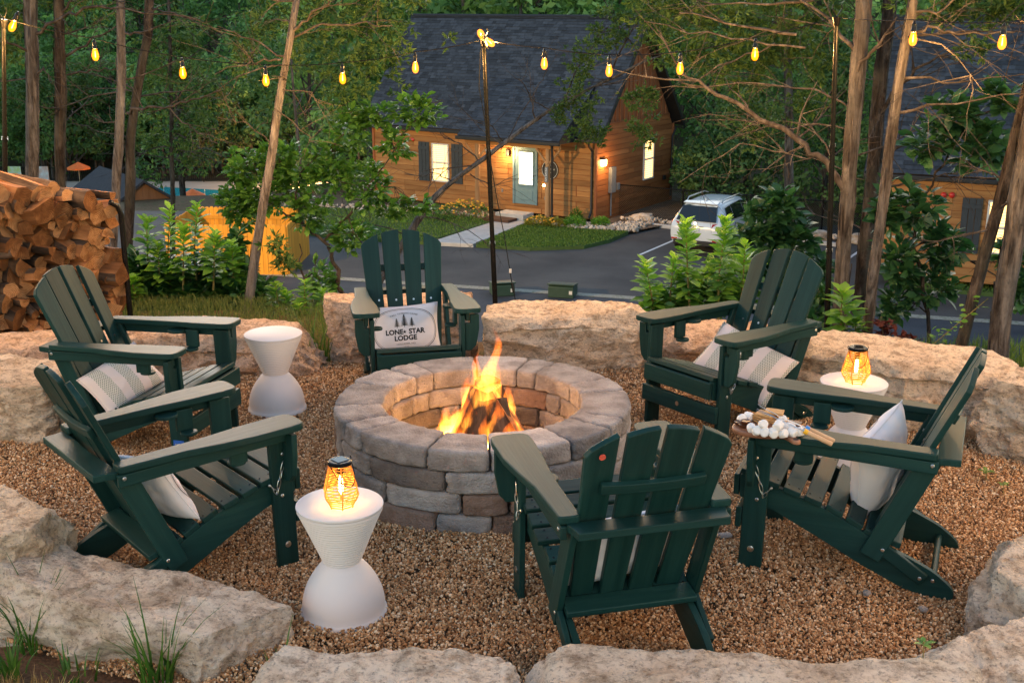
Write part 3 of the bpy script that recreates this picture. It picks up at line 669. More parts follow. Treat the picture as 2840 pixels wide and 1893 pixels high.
# pool terrace in the valley
DECK = MAT('pool_deck', (.42, .34, .27), (.50, .42, .34), scale=.3, rough=.9)
sheet('pool_deck', [(-62, 86), (-14, 86), (-10, 98), (-10, 115), (-62, 115)], -14.55, DECK)
POOLW = MAT('pool_water', (.02, .30, .34), (.03, .36, .40), scale=.6, rough=.08, bmp=.15, bs=3)
sheet('pool_water', [(-35, 103.5), (-26, 103), (-25.5, 108.5), (-33, 111)], -14.5, POOLW)
ORNG = MAT('orange_canvas', (.85, .14, .02), (.95, .19, .03), rough=.7)
def parasol(x, y, z, r, lab):
    t = thing('parasol', lab, 'parasol', (x, y, z), 0, 'orange pool parasols')
    MB().tube([(0, 0, 0), (0, 0, 2.3)], .03, 8).build('pole', MAT('pale_wood', (.5, .35, .2)), t); MB().lathe([(.001, 0), (.3, 0), (.28, .08), (.05, .1)], 16).build('base', CONC, t)
    m = MB(); N = 8; v = [(0, 0, 2.42)] + [(r * math.cos(2 * PI * k / N), r * math.sin(2 * PI * k / N), 1.88) for k in range(N)] + [(r * .99 * math.cos(2 * PI * k / N), r * .99 * math.sin(2 * PI * k / N), 1.74) for k in range(N)]
    f = [(0, 1 + k, 1 + (k + 1) % N) for k in range(N)] + [(1 + k, 9 + k, 9 + (k + 1) % N, 1 + (k + 1) % N) for k in range(N)]
    o = m.add(v, f).build('canopy', ORNG, t, smooth=False); sm = o.modifiers.new('th', 'SOLIDIFY'); sm.thickness = .02
parasol(-25.6, 94, -14.5, 1.05, 'orange parasol nearest the trees at the pool')
parasol(-40.6, 110.5, -14.5, 1.1, 'orange parasol at the far left side of the pool')
parasol(-17.5, 106, -14.5, 1.0, 'orange parasol behind the leafy sapling at the pool')
pf = thing('pool_fence', 'dark metal fence along the far side of the pool terrace', 'fence')
for k in range(13): MB().tube([(-58 + k * 4, 114.5, -14.6), (-58 + k * 4, 114.5, -13.1)], .05, 6).build('post', BLACK_METAL, pf)
for z in (-14.3, -13.2): MB().tube([(-58, 114.5, z), (-8, 114.5, z)], .04, 6).build('rail', BLACK_METAL, pf)
stuffm = MB()
for k in range(240): stuffm.box((-58 + k * .2, 114.5, -13.75), (.03, .03, 1.1))
stuff(stuffm.build('picket', BLACK_METAL, pf, smooth=False))
for i, (x, y, lab) in enumerate(((-19.0, 112, 'small lit lamp on a post by the pool, left of the pair'), (-16.5, 110, 'small lit lamp on a post by the pool, right of the pair'))):
    t = thing('path_lamp', lab, 'lamp', (x, y, -14.55)); MB().tube([(0, 0, 0), (0, 0, 2.2)], .04, 8).build('post', BLACK_METAL, t)
    MB().lathe([(.02, 2.2), (.16, 2.3), (.18, 2.45), (.10, 2.6), (.01, 2.62)], 14).build('lamp_globe', LAMPE, t)
    point('path_lamp_light', (0, -.4, 2.4), 1500, (1, .6, .25), .2, t)
for i, (x, y, col, lab) in enumerate(((-47.5, 112, (.45, .5, .12), 'yellow green banner board standing left on the pool terrace'), (-44.9, 112, (.55, .3, .2), 'pale red banner board standing on the pool terrace'))):
    t = thing('banner_board', lab, 'banner', (x, y, -14.55)); MB().box((0, 0, 1.2), (1.7, .05, 1.3)).build('panel', MAT('banner', col, (.6, .6, .55), scale=2), t, bevel=.01)
    for s in (-.7, .7): MB().tube([(s, .05, 0), (s, .05, 1.8)], .03, 6).build('leg', BLACK_METAL, t)
t = thing('litter_bin', 'square timber clad litter bin on the pool terrace', 'bin', (-37.3, 110.5, -14.55)); MB().prism([(-.4, -.4), (.4, -.4), (.4, .4), (-.4, .4)], 0, 1.1).build('body', MAT('timber', (.5, .24, .08)), t, bevel=.02); MB().prism([(-.45, -.45), (.45, -.45), (.45, .45), (-.45, .45)], 1.12, 1.3).build('lid', DKTRIM, t, bevel=.04)

# ------------------------------------------------------------------ leaves and trees
FOL_FAR = LEAF('far_foliage', (.072, .175, .050), (.31, .47, .145), .42, .6, .2)
FOL_MID = LEAF('mid_foliage', (.040, .10, .036), (.16, .265, .085), .38, .6, .2)
FOL_CEDAR = LEAF('cedar_foliage', (.026, .070, .018), (.115, .185, .046), .3, .6, .2)
LEAF_DK = LEAF('dark_leaf', (.020, .080, .024), (.060, .165, .038), .4, .38, .45)
LEAF_MD = LEAF('mid_leaf', (.05, .15, .026), (.15, .32, .055), .45, .38, .45)
LEAF_BR = LEAF('bright_leaf', (.095, .26, .030), (.23, .45, .075), .5, .42, .4)
LEAF_OAK = LEAF('oak_leaf', (.022, .080, .034), (.055, .155, .055), .4, .4, .45)
LEAF_RED = LEAF('dead_leaf', (.055, .012, .010), (.10, .024, .016), .25, .6, .2)
BARKF = WOODY('far_bark', (.05, .038, .03), (.09, .07, .055), (.12, .095, .075), 'z', 6, .9, .5, .2)
BARK = BARKM('cedar_bark', (.016, .013, .012), (.066, .057, .052), (.19, .172, .16), (.12, .116, .114))
BARKG = BARKM('grey_bark', (.026, .022, .020), (.105, .092, .086), (.24, .222, .21), (.165, .158, .154))
BARKD = BARKM('dark_bark', (.012, .009, .007), (.040, .030, .024), (.13, .105, .09), (.085, .078, .062), .25, 18)
def tree_mb(h, cr, leaf, ncl, per, seed, conifer=False, base=.25):
    random.seed(seed); mb = MB(); tr = MB()
    tr.tube([(0, 0, -1), (random.uniform(-.1, .1), random.uniform(-.1, .1), h * .35), (random.uniform(-.3, .3), random.uniform(-.3, .3), h * .8)], [h * .016, h * .012, h * .005], 7)
    for k in range(ncl):
        a = random.uniform(0, 2 * PI)
        if conifer:
            t = random.random() ** .8; z = h * (base + (1 - base) * t); rr = cr * (1 - t) ** .75 * math.sqrt(random.random()); cs = cr * (.16 + .16 * (1 - t))
        else:
            while True:
                p = Vector((random.uniform(-1, 1), random.uniform(-1, 1), random.uniform(-1, 1)))
                if .25 < p.length < 1: break
            z = h * (base + (1 - base) * .5) + p.z * h * (1 - base) * .5; rr = cr * math.hypot(p.x, p.y) * (1.1 - .25 * p.z); a = math.atan2(p.y, p.x); cs = cr * random.uniform(.2, .36)
        cx, cy = rr * math.cos(a), rr * math.sin(a); ct = random.random() * .6
        if k % 3 == 0: tr.tube([(0, 0, max(.5, z - rr * .8)), (cx * .5, cy * .5, z - rr * .25), (cx, cy, z)], [h * .005, h * .003, h * .001], 4, cap=False)
        for i in range(per):
            d = Vector((random.gauss(0, 1), random.gauss(0, 1), random.gauss(0, 1))).normalized()
            q = Vector((cx, cy, z)) + Vector((d.x * cs, d.y * cs, d.z * cs * .7)) * random.uniform(.5, 1.05)
            nrm = (d + Vector((random.gauss(0, .6), random.gauss(0, .6), .5 + random.gauss(0, .5)))).normalized(); u = nrm.orthogonal().normalized(); u = Matrix.Rotation(random.uniform(0, 6.28), 3, nrm) @ u; v = nrm.cross(u)
            l = leaf * random.uniform(.6, 1.3); w = l * .55
            mb.add([q - u * l * .5, q + v * w * .5, q + u * l * .5, q - v * w * .5], [(0, 1, 2, 3)], 0, min(1, ct + random.random() * .4))
    return tr, mb
def tree_proto(name, *a, fol=FOL_FAR, **k):
    tr, mb = tree_mb(*a, **k); n = len(tr.f); allm = MB(); allm.add(tr.v, tr.f, 0); allm.add(mb.v, mb.f, 1); allm.t[n:] = mb.t
    return allm.mesh(name, [BARKF, fol], tint=True, smooth=False)
FAR = [tree_proto('far_tree', 13, 3.8, .55, 34, 46, s) for s in (1, 2, 3)] + [tree_proto('far_cedar', 12, 2.4, .40, 44, 36, 7, conifer=True, base=.06, fol=FOL_MID), tree_proto('far_tree', 11, 3.4, .5, 30, 46, 9, base=.12, fol=FOL_MID)]
random.seed(21); pts = []; scs = []
def scat(n, x0, x1, y0, y1, s0, s1, cond=None):
    k = 0
    while k < n:
        y = random.uniform(y0, y1); x = random.uniform(x0(y), x1(y))
        if cond and not cond(x, y): continue
        pts.append((x, y, gz(x, y) - .3)); scs.append(random.uniform(s0, s1)); k += 1
scat(230, lambda y: -.52 * y, lambda y: -2, 136, 235, .8, 1.35)
scat(90, lambda y: -.52 * y, lambda y: -12, 119, 140, .7, 1.0)
scat(60, lambda y: -14, lambda y: 10, 62, 130, .75, 1.15, lambda x, y: x > -8 - (y - 60) * .05)
scat(200, lambda y: 6, lambda y: .62 * y, 62, 150, .75, 1.2, lambda x, y: not (14 < x < 30 and y < 84))
scat(40, lambda y: 12, lambda y: 40, 150, 200, .9, 1.3)
o = scatter('forest', pts, scs, FAR, zonly=True); tag(o, 'dense green woodland covering the hillside behind the cabins and pool', 'forest')
# single trees standing nearer, each one a thing
def mid_tree(name, lab, x, y, h, cr, leaf, ncl, per, seed, fol, z=None, **k):
    t = thing(name, lab, 'tree', (x, y, gz(x, y) if z is None else z), random.uniform(0, 6))
    tr, mb = tree_mb(h, cr, leaf, ncl, per, seed, **k)
    tr.build('trunk', BARKD, t); stuff(mb.build('crown', fol, t, tint=True, smooth=False)); return t
ALAMP = EMIT('street_lamp_glow', (1, .62, .22), 30)
sl = thing('street_lamp', 'tall black street lamp beside the road left of the picture', 'street lamp', (-15.5, 20, gz(-15.5, 20)))
MB().tube([(0, 0, 0), (0, 0, 3.5), (0, 0, 6.3), (.15, .2, 6.6), (.5, .7, 6.65)], [.09, .075, .055, .05, .045], 14).build('pole', BLACK_METAL, sl); MB().lathe([(.16, 0), (.16, .1), (.1, .25), (.09, .4)], 16).build('base', BLACK_METAL, sl)
lh = MB().box((.62, .86, 6.64), (.28, .5, .10), Matrix.Rotation(R(-35), 3, 'Z')).build('lamp_head', BLACK_METAL, sl, bevel=.02); MB().box((.66, .91, 6.585), (.2, .36, .012), Matrix.Rotation(R(-35), 3, 'Z')).build('lamp_lens', ALAMP, lh)
spd = bpy.data.lights.new('street_lamp_light', 'SPOT'); spd.energy = 5500; spd.color = (1, .60, .22); spd.spot_size = R(95); spd.spot_blend = .6; spd.shadow_soft_size = .12
spo = bpy.data.objects.new('street_lamp_light', spd); COL.objects.link(spo); spo.parent = sl; spo.location = (.72, 1.0, 6.45); spo.rotation_euler = Vector((.52, .80, -.20)).to_track_quat('-Z', 'Y').to_euler()
random.seed(2)
mid_tree('bushy_tree', 'leafy green tree right behind the gable of the teal doored cabin', 9.0, 52.5, 7.5, 2.8, .26, 80, 60, 41, FOL_FAR, base=.03)
mid_tree('bushy_tree', 'broad green tree far behind the white car', 17.5, 54, 9, 3.4, .28, 80, 60, 42, FOL_FAR, base=.03)
mid_tree('bushy_tree', 'low dark bush behind the fence at the cabin corner', 8.0, 46.6, 3.2, 1.7, .2, 70, 60, 43, FOL_MID, base=.02)
mid_tree('bushy_tree', 'low green bush behind the fence right of the white car', 13.6, 42.6, 3.4, 1.9, .2, 70, 60, 44, FOL_MID, base=.02)
mid_tree('bushy_tree', 'tall green tree left of the right cabin roof', 20.0, 58, 11, 3.6, .3, 80, 60, 45, FOL_FAR, base=.05)
mid_tree('cedar_tree', 'dark cedar right behind the corner of the teal doored cabin', 9.6, 48.0, 8.0, 2.4, .22, 90, 60, 31, FOL_MID, conifer=True, base=.03)
mid_tree('cedar_tree', 'dark cedar behind the white car and chain link fence', 12.2, 46.0, 7.5, 2.6, .22, 90, 60, 32, FOL_MID, conifer=True, base=.02)
mid_tree('cedar_tree', 'dark cedar behind the right end of the chain link fence', 16.0, 44.0, 8.5, 2.7, .22, 90, 60, 33, FOL_MID, conifer=True, base=.02)
mid_tree('bushy_tree', 'dense bushy tree between the two cabins', 14.0, 50.5, 8.5, 3.0, .26, 80, 60, 34, FOL_FAR, base=.04)
mid_tree('bushy_tree', 'dark bushy tree left behind the teal doored cabin', -9.5, 56, 9, 3.0, .28, 70, 60, 35, FOL_MID, base=.08)
mid_tree('bushy_tree', 'low green bushy tree near the left corner of the teal doored cabin', -7.6, 50.6, 4.2, 1.8, .22, 60, 60, 36, FOL_FAR, base=.02)
mid_tree('cedar_tree', 'tall dark cedar in front of the pool forest', -18.5, 66, 12, 3.0, .28, 90, 60, 37, FOL_MID, conifer=True, base=.1)
mid_tree('bushy_tree', 'pale green tree standing beyond the pool terrace at left', -44, 117, 13, 5, .45, 60, 60, 38, LEAF('pale_far_leaf', (.03, .07, .015), (.10, .16, .04), .3, .6, .2), base=.1)
mid_tree('bushy_tree', 'yellow green tree tinted as if lit from below beyond the pool fence', -31, 117.5, 11, 4.2, .4, 60, 60, 39, LEAF('far_leaf_lit_tint', (.06, .07, .02), (.16, .15, .05), .3, .6, .2), base=.12)  # yellowish leaf colour carries the light from below
# leaf shapes for the near plants
def leaf_geo(l, w, droop=.18, fold=.12):
    def z(t): return -droop * l * t * t
    V = [(0, 0, 0), (.33 * l, 0, z(.33)), (.68 * l, 0, z(.68)), (l, 0, z(1)), (.30 * l, .40 * w, z(.3) + fold * w), (.66 * l, .5 * w, z(.66) + fold * w), (.30 * l, -.40 * w, z(.3) + fold * w), (.66 * l, -.5 * w, z(.66) + fold * w)]
    Fc = [(0, 6, 1), (0, 1, 4), (1, 6, 7, 2), (1, 2, 5, 4), (2, 7, 3), (2, 3, 5)]
    return V, Fc
def leaf_basis(d, roll=0):
    d = Vector(d).normalized(); up = Vector((0, 0, 1)); y = up.cross(d)
    y = y.normalized() if y.length > 1e-3 else Vector((0, 1, 0)); z = d.cross(y)
    return Matrix.Rotation(roll, 3, d) @ Matrix((d, y, z)).transposed()
def add_leaf(mb, p, d, l, w, tint=None, droop=.2):
    V, Fc = leaf_geo(l, w, droop); B = leaf_basis(d, random.gauss(0, .5)); p = Vector(p); t = random.random() if tint is None else tint
    mb.add([p + B @ Vector(v) for v in V], Fc, 0, t)
def foliage_blobs(mb, blobs, leaf, nleaf, tw=None):
    """clusters of leaves on short twigs inside ellipsoids (cx,cy,cz,rx,ry,rz)"""
    tot = sum(b[3] * b[5] for b in blobs)
    for (cx, cy, cz, rx, ry, rz) in blobs:
        n = int(nleaf * rx * rz / tot / 5) + 1
        for k in range(n):
            while True:
                p = Vector((random.uniform(-1, 1), random.uniform(-1, 1), random.uniform(-1, 1)))
                if p.length < 1 and (p.length > .45 or random.random() < .3): break
            c = Vector((cx + p.x * rx, cy + p.y * ry, cz + p.z * rz)); out = Vector((p.x, p.y, p.z * .6 + .35)).normalized()
            if tw is not None: tw.tube([c - out * leaf * 1.6 - Vector((0, 0, leaf * .5)), c - out * leaf * .6, c], [.0035, .003, .002], 4, cap=False)
            ct = random.random() * .6
            for i in range(random.randint(4, 6)):
                d = (out + Vector((random.gauss(0, .75), random.gauss(0, .75), random.gauss(-.05, .45)))).normalized()
                l = leaf * random.uniform(.6, 1.2); add_leaf(mb, c - out * leaf * random.uniform(0, .8), d, l, l * random.uniform(.45, .62), min(1, ct + random.random() * .4))
LEAFM = {}
def leaf_obj_mesh(mat, l, w):
    k = (mat.name, l, w)
    if k not in LEAFM:
        V, Fc = leaf_geo(l, w, .22); m = MB(); m.add(V, Fc, 0, 0.0); LEAFM[k] = m.mesh('leaf', mat, tint=True, ang=80)
    return LEAFM[k]
def shoot(par, base, top, n, l, mat, stem_mat, spread=1.0):
    """upright leafy shoot; every leaf an object of its own"""
    base = Vector(base); top = Vector(top); mid = (base + top) / 2 + Vector((random.uniform(-.03, .03), random.uniform(-.03, .03), 0))
    P = [base, base.lerp(mid, .6), mid, mid.lerp(top, .6), top]
    st = MB().tube(P, [.009, .008, .006, .004, .002], 6).build('stem', stem_mat, par)
    me = leaf_obj_mesh(mat, 1.0, .54)
    n = int(n * 1.25); l *= 1.22
    for k in range(n):
        t = .30 + .70 * (k / n) ** .9; p = base.lerp(top, t) if t > .5 else base.lerp(top, t); a = k * 2.4 + random.uniform(-.3, .3)
        el = .15 + .95 * max(0, (t - .55)) ** .8 * 1.4 + random.gauss(0, .12); d = Vector((math.cos(a) * math.cos(el) * spread, math.sin(a) * math.cos(el) * spread, math.sin(el)))
        s = l * random.uniform(.75, 1.15) * (1 - .35 * max(0, t - .75) / .25)
        B = leaf_basis(d, random.gauss(0, .25)).to_euler(); ob('leaf', me if t > .55 or random.random() < .35 else leaf_obj_mesh(LEAF_MD, 1.0, .5), st, p, B, s)
def wobble(p0, p1, n, amp, seed):
    p0 = Vector(p0); p1 = Vector(p1); out = []
    for i in range(n + 1):
        t = i / n; q = p0.lerp(p1, t); e = min(1, 4 * t * (1 - t) + .05)
        out.append(q + Vector((noise.noise((t * 3 + seed, seed, 0)), noise.noise((t * 3, seed + 5, 2)), noise.noise((t * 3, 7, seed)) * .6)) * amp * e)
    return out
BRANCH = WOODY('bare_branch', (.022, .018, .016), (.052, .044, .040), (.12, .106, .10), 'z', 20, .9, .5, .2, .005, .3, .15)
def trunk_geo(mb, path, r0, r1, n=26, ridge=.16, step=.04, seed=0):
    """tapered trunk with fibrous vertical bark ridges and flakes"""
    path = [Vector(p) for p in path]; L = [0]
    for a, b in zip(path, path[1:]): L.append(L[-1] + (b - a).length)
    m = max(8, int(L[-1] / step)); P = []
    for i in range(m + 1):
        s = L[-1] * i / m; k = max(j for j in range(len(L)) if L[j] <= s + 1e-9); k = min(k, len(path) - 2)
        t = (s - L[k]) / (L[k + 1] - L[k]); pa = path[max(k - 1, 0)]; pd = path[min(k + 2, len(path) - 1)]; b = path[k]; c = path[k + 1]
        q = .5 * ((2 * b) + (c - pa) * t + (2 * pa - 5 * b + 4 * c - pd) * t * t + (3 * b - pa - 3 * c + pd) * t ** 3)
        wb = .3 * r0 * min(1, s * 2); q = q + Vector((noise.noise((s * 1.1, seed, 1)), noise.noise((s * 1.1, seed, 7)), 0)) * wb + Vector((noise.noise((s * 3, seed, 3)), noise.noise((s * 3, seed, 9)), 0)) * wb * .4
        P.append(q)
    vs = []
    for i, p in enumerate(P):
        t = i / m; r = r0 + (r1 - r0) * t
        if t < .06: r *= 1 + .35 * (1 - t / .06) ** 2
        for k in range(n):
            a = 2 * PI * k / n; x, y = math.cos(a), math.sin(a); s = L[-1] * t
            rr = r * (1 + ridge * noise.noise((x * 3.2 + seed, y * 3.2, s * .8)) * 1.3 + ridge * 1.1 * abs(noise.noise((x * 8 + seed, y * 8, s * 2.2))) + .04 * noise.noise((x * 2, y * 2, s * 7 + seed)))
            vs.append((p.x + x * rr, p.y + y * rr, p.z))
    fs = [(i * n + k, i * n + (k + 1) % n, (i + 1) * n + (k + 1) % n, (i + 1) * n + k) for i in range(m) for k in range(n)]
    mb.add(vs, fs + [tuple(range(m * n, m * n + n))])
    for q in range(int(L[-1] * 14)):     # shredded bark strips
        i = random.randint(1, m - 6); k = random.randint(0, n - 1); a = Vector(vs[i * n + k]); b = Vector(vs[min(m, i + random.randint(2, 5)) * n + k]); c = P[i]; o_ = (a - c); o_.z = 0; o_.normalize(); w = o_.cross(Vector((0, 0, 1))) * r0 * random.uniform(.08, .2)
        f1 = o_ * r0 * random.uniform(.08, .30); mb.add([a - w, a + w, b + w * .6 + f1 * .5, b - w * .6 + f1, a - w - o_ * .004, a + w - o_ * .004], [(0, 1, 2, 3), (0, 5, 4), (1, 5, 2)])
    return P
def twig(mb, p, d, l, r, depth, tips=None, curl=.35, n=5, kids=(2, 4)):
    pts_ = [Vector(p)]; d = Vector(d).normalized()
    for i in range(n):
        d = (d + Vector((random.gauss(0, curl), random.gauss(0, curl), random.gauss(0, curl * .8))) * .45).normalized(); pts_.append(pts_[-1] + d * l / n)
    mb.tube(pts_, [r * (1 - .75 * i / n) for i in range(n + 1)], 5 if r < .012 else 7, cap=False)
    if tips is not None: tips.append(pts_[-1]); tips.append(pts_[-2])
    if depth > 0:
        for k in range(random.randint(*kids)):
            i = random.randint(1, n - 1); dd = (pts_[i + 1] - pts_[i]).normalized(); s = (dd + Vector((random.gauss(0, .7), random.gauss(0, .7), random.gauss(0, .6)))).normalized()
            twig(mb, pts_[i], s, l * random.uniform(.35, .65), r * .5, depth - 1, tips, curl, n)
def cedar_clump(mb, c, r, n, ln=.05):
    c = Vector(c); ct = random.random() * .6
    for k in range(n // 6):
        d = Vector((random.gauss(0, 1), random.gauss(0, 1), random.gauss(0, .7))).normalized(); b = c + d * r * random.uniform(.1, .9)
        for j in range(6):
            e = (d + Vector((random.gauss(0, .7), random.gauss(0, .7), random.gauss(-.15, .6)))).normalized(); l = ln * random.uniform(.6, 1.5); w = e.orthogonal().normalized() * l * .16; w = Matrix.Rotation(random.uniform(0, 6.28), 3, e) @ w
            mb.add([b, b + e * l * .45 + w, b + e * l, b + e * l * .45 - w], [(0, 1, 2, 3)], 0, min(1, ct + random.random() * .4))

# ------------------------------------------------------------------ near trees
random.seed(77)
def cedar(lab, path, r0, r1, bark, branches=(), clumps=(), ntw=0, seed=0, name='cedar_tree', twl=.5, tz=(0, 9), clump_n=42, fol=FOL_CEDAR, cl=.05, step=.05):
    """path from the foot up; branches = lists of points with radius; clumps = foliage (point, radius)"""
    random.seed(100 + seed)
    t = thing(name, lab, 'tree', path[0]); o0 = Vector(path[0])
    tm = MB(); P = trunk_geo(tm, [Vector(p) - o0 for p in path], r0 * .80, r1 * .80, seed=seed * 3.1, step=step); tm.build('trunk', bark, t, ang=60)
    bm_ = MB(); tips = []
    for (pl, r) in branches:
        q = [Vector(p) - o0 for p in pl]; Q = []
        for a, b in zip(q, q[1:]):
            for k in range(4): Q.append(a.lerp(b, k / 4) + Vector((random.gauss(0, 1), random.gauss(0, 1), random.gauss(0, 1))) * (.012 if k else 0))
        Q.append(q[-1]); n = len(Q); bm_.tube(Q, [r * (1 - .7 * i / n) for i in range(n)], 7, noise_amp=.2)
        for k in range(max(2, n // 2)):
            i = random.randint(2, n - 2); d = (Q[i + 1] - Q[i]).normalized() + Vector((random.gauss(0, .6), random.gauss(0, .5), random.gauss(0, .6)))
            twig(bm_, Q[i], d, twl * random.uniform(.4, 1), max(.003, r * .3), 1, tips)
    hi = [p for p in P if tz[0] < (p + o0).z < tz[1]]
    for k in range(ntw):
        p = random.choice(hi); a = random.uniform(0, 2 * PI); twig(bm_, p, (math.cos(a), math.sin(a), random.uniform(-.1, .5)), twl * random.uniform(.6, 1.6), .008, 2, tips)
    if bm_.v: stuff(bm_.build('branches', BRANCH, t, ang=60))
    if clumps:
        fm = MB()
        for (c, r) in clumps:
            c = Vector(c) - o0
            for k in range(max(3, int(60 * r))):
                q = c + Vector((random.gauss(0, .5), random.gauss(0, .5), random.gauss(0, .38))) * r; cedar_clump(fm, q, .09, clump_n, cl)
        stuff(fm.build('foliage', fol, t, tint=True, smooth=False))
    return t
cedar('grey barked cedar trunk left behind the woodpile, just right of the pole', [(-4.256, 10, -0.741), (-4.147, 10, 0.158), (-4.011, 10, 1.305), (-3.927, 10, 2.179), (-3.772, 10, 3.554), (-3.642, 10, 4.999)], .068, .05, BARK,
      [([(-3.937, 10, 1.904), (-3.653, 9.9, 2.036), (-3.363, 9.8, 2.124), (-3.051, 9.7, 2.108), (-2.459, 9.6, 2.026)], .016), ([(-3.959, 10, 1.764), (-4.062, 9.8, 1.84), (-4.238, 9.6, 1.98)], .012), ([(-3.98, 10, 1.518), (-3.841, 9.9, 1.647), (-3.742, 9.8, 1.517)], .009)], [((-4.244, 10.4, 2.073), .22), ((-3.929, 10.4, 2.25), .3), ((-3.681, 10.6, 2.108), .22), ((-4.398, 10.6, 1.778), .16), ((-4.48, 10.4, 1.966), .3)], seed=1, ntw=5, tz=(1, 3), name='cedar_tree')
cedar('dark barked trunk second from the left behind the woodpile', [(-4.13, 10.3, -0.828), (-3.992, 10.3, 0.333), (-3.888, 10.3, 1.279), (-3.807, 10.3, 2.179), (-3.639, 10.3, 3.596), (-3.489, 10.3, 5.085)], .056, .045, BARKD,
      [([(-3.797, 10.3, 1.717), (-3.515, 10.1, 1.848), (-3.243, 10, 1.973)], .013), ([(-3.798, 10.3, 1.565), (-3.554, 10.2, 1.614), (-3.297, 10.1, 1.626)], .010), ([(-3.8, 10.3, 2.074), (-3.6, 10.2, 2.249), (-3.331, 10.1, 2.452)], .012)], seed=2, ntw=6, tz=(1, 3))
cedar('pale grey slim trunk third from the left, tallest visible down to the shrubs', [(-3.507, 10, -0.345), (-3.405, 10, 0.386), (-3.276, 10, 1.305), (-3.189, 10, 2.179), (-3.049, 10, 3.554), (-2.908, 10, 4.999)], .046, .034, BARKG,
      [([(-3.221, 10, 1.269), (-3.049, 9.9, 1.306), (-2.824, 9.8, 1.335), (-2.593, 9.7, 1.406), (-2.328, 9.6, 1.482)], .014), ([(-3.173, 10, 1.914), (-2.977, 9.9, 1.933), (-2.786, 9.8, 1.983)], .010), ([(-2.813, 9.8, 1.335), (-2.587, 9.7, 1.159), (-2.381, 9.6, 1.061)], .007)], seed=3, ntw=5, tz=(1, 3))
cedar('dark crooked trunk fourth from the left with mossy bark', [(-3.623, 10.6, -0.788), (-3.529, 10.6, -0.063), (-3.45, 10.6, 0.557), (-3.389, 10.6, 1.063), (-3.251, 10.6, 1.63), (-3.148, 10.6, 2.071), (-3.02, 10.6, 3.234), (-2.901, 10.6, 4.862)], .055, .036, BARKD,
      [([(-3.293, 10.6, 1.36), (-2.964, 10.4, 1.412), (-2.68, 10.2, 1.44)], .009), ([(-3.134, 10.6, 2.108), (-2.874, 10.4, 2.073), (-2.572, 10.2, 1.969)], .010)], seed=4, ntw=4, tz=(.8, 3))
cedar('slim leaning cedar with pale trunk and dark fronds left of the cabin', [(-2.071, 8.7, -0.4), (-2.029, 8.7, -0.151), (-1.926, 8.75, 0.407), (-1.794, 8.8, 1.055), (-1.689, 8.85, 1.622), (-1.601, 8.9, 2.023), (-1.535, 9, 2.54), (-1.45, 9, 3.639)], .046, .020, BARKG,
      [([(-1.604, 8.9, 1.955), (-1.462, 8.8, 2.055), (-1.295, 8.7, 2.154)], .012), ([(-1.629, 8.9, 1.9), (-1.385, 8.9, 2.008), (-1.109, 8.9, 2.014), (-0.867, 8.8, 1.994)], .010), ([(-1.695, 8.85, 1.753), (-1.846, 8.9, 1.745), (-1.966, 8.9, 1.71), (-2.22, 9, 1.642)], .008),
       ([(-1.718, 8.85, 1.56), (-1.519, 8.8, 1.532), (-1.331, 8.8, 1.437)], .006), ([(-1.749, 8.8, 1.406), (-1.547, 8.7, 1.258), (-1.424, 8.7, 1.163)], .005), ([(-1.668, 8.9, 1.776), (-1.922, 9, 1.897), (-2.173, 9, 1.99)], .008), ([(-1.795, 8.8, 1.152), (-2.002, 8.9, 1.302), (-2.219, 9, 1.324)], .005)],
      [((-1.7, 10, 1.973), .30), ((-1.41, 10, 2.076), .32), ((-1.13, 10, 1.938), .34), ((-1.28, 10, 1.729), .32), ((-0.982, 10, 2.11), .32), ((-1.571, 10, 1.659), .28), ((-1.088, 10.2, 1.65), .26), ((-2.135, 10.4, 2.037), .28), ((-2.324, 10.5, 1.745), .24), ((-1.389, 10.2, 1.469), .22), ((-1.716, 10, 2.382), .45), ((-1.257, 10, 2.382), .45), ((-1.752, 8.7, 0.417), .06), ((-1.712, 8.7, 0.25), .06), ((-1.723, 8.7, 0.35), .07)], seed=5, ntw=4, tz=(1.2, 2.4))
cedar('small cedar with thin dark trunk and drooping fronds near the pool', [(-4.147, 14, -1.07), (-4.064, 14, -0.162), (-3.997, 14, 0.815), (-3.954, 14, 1.61), (-3.917, 14, 2.19)], .04, .02, BARKD,
      [([(-4.007, 14, 0.562), (-4.292, 13.8, 0.484), (-4.499, 13.6, 0.308)], .01), ([(-3.995, 14, 0.714), (-3.676, 13.8, 0.584), (-3.334, 13.6, 0.458)], .01)],
      [((-4.23, 14, 0.714), .32), ((-3.714, 14, 0.765), .36), ((-3.59, 14, 1.066), .32), ((-4.298, 14, 1.116), .3), ((-3.927, 14, 1.315), .36), ((-3.788, 14, 0.46), .26), ((-4.105, 14, 1.61), .3), ((-3.741, 14, 1.756), .34)], seed=6, ntw=8, tz=(0, 3), twl=.6, clump_n=36, cl=.06)
cedar('thin bare sapling trunk right beside the leaning cedar', [(-2.159, 12, -0.058), (-2.157, 12, 0.436), (-2.169, 12, 0.919), (-2.19, 12, 1.349), (-2.19, 12, 1.687)], .024, .012, BARK, [([(-2.182, 12, 1.178), (-2.068, 11.9, 1.016), (-1.88, 11.8, 0.983)], .005)], seed=7, ntw=4, tz=(.5, 2), name='sapling')
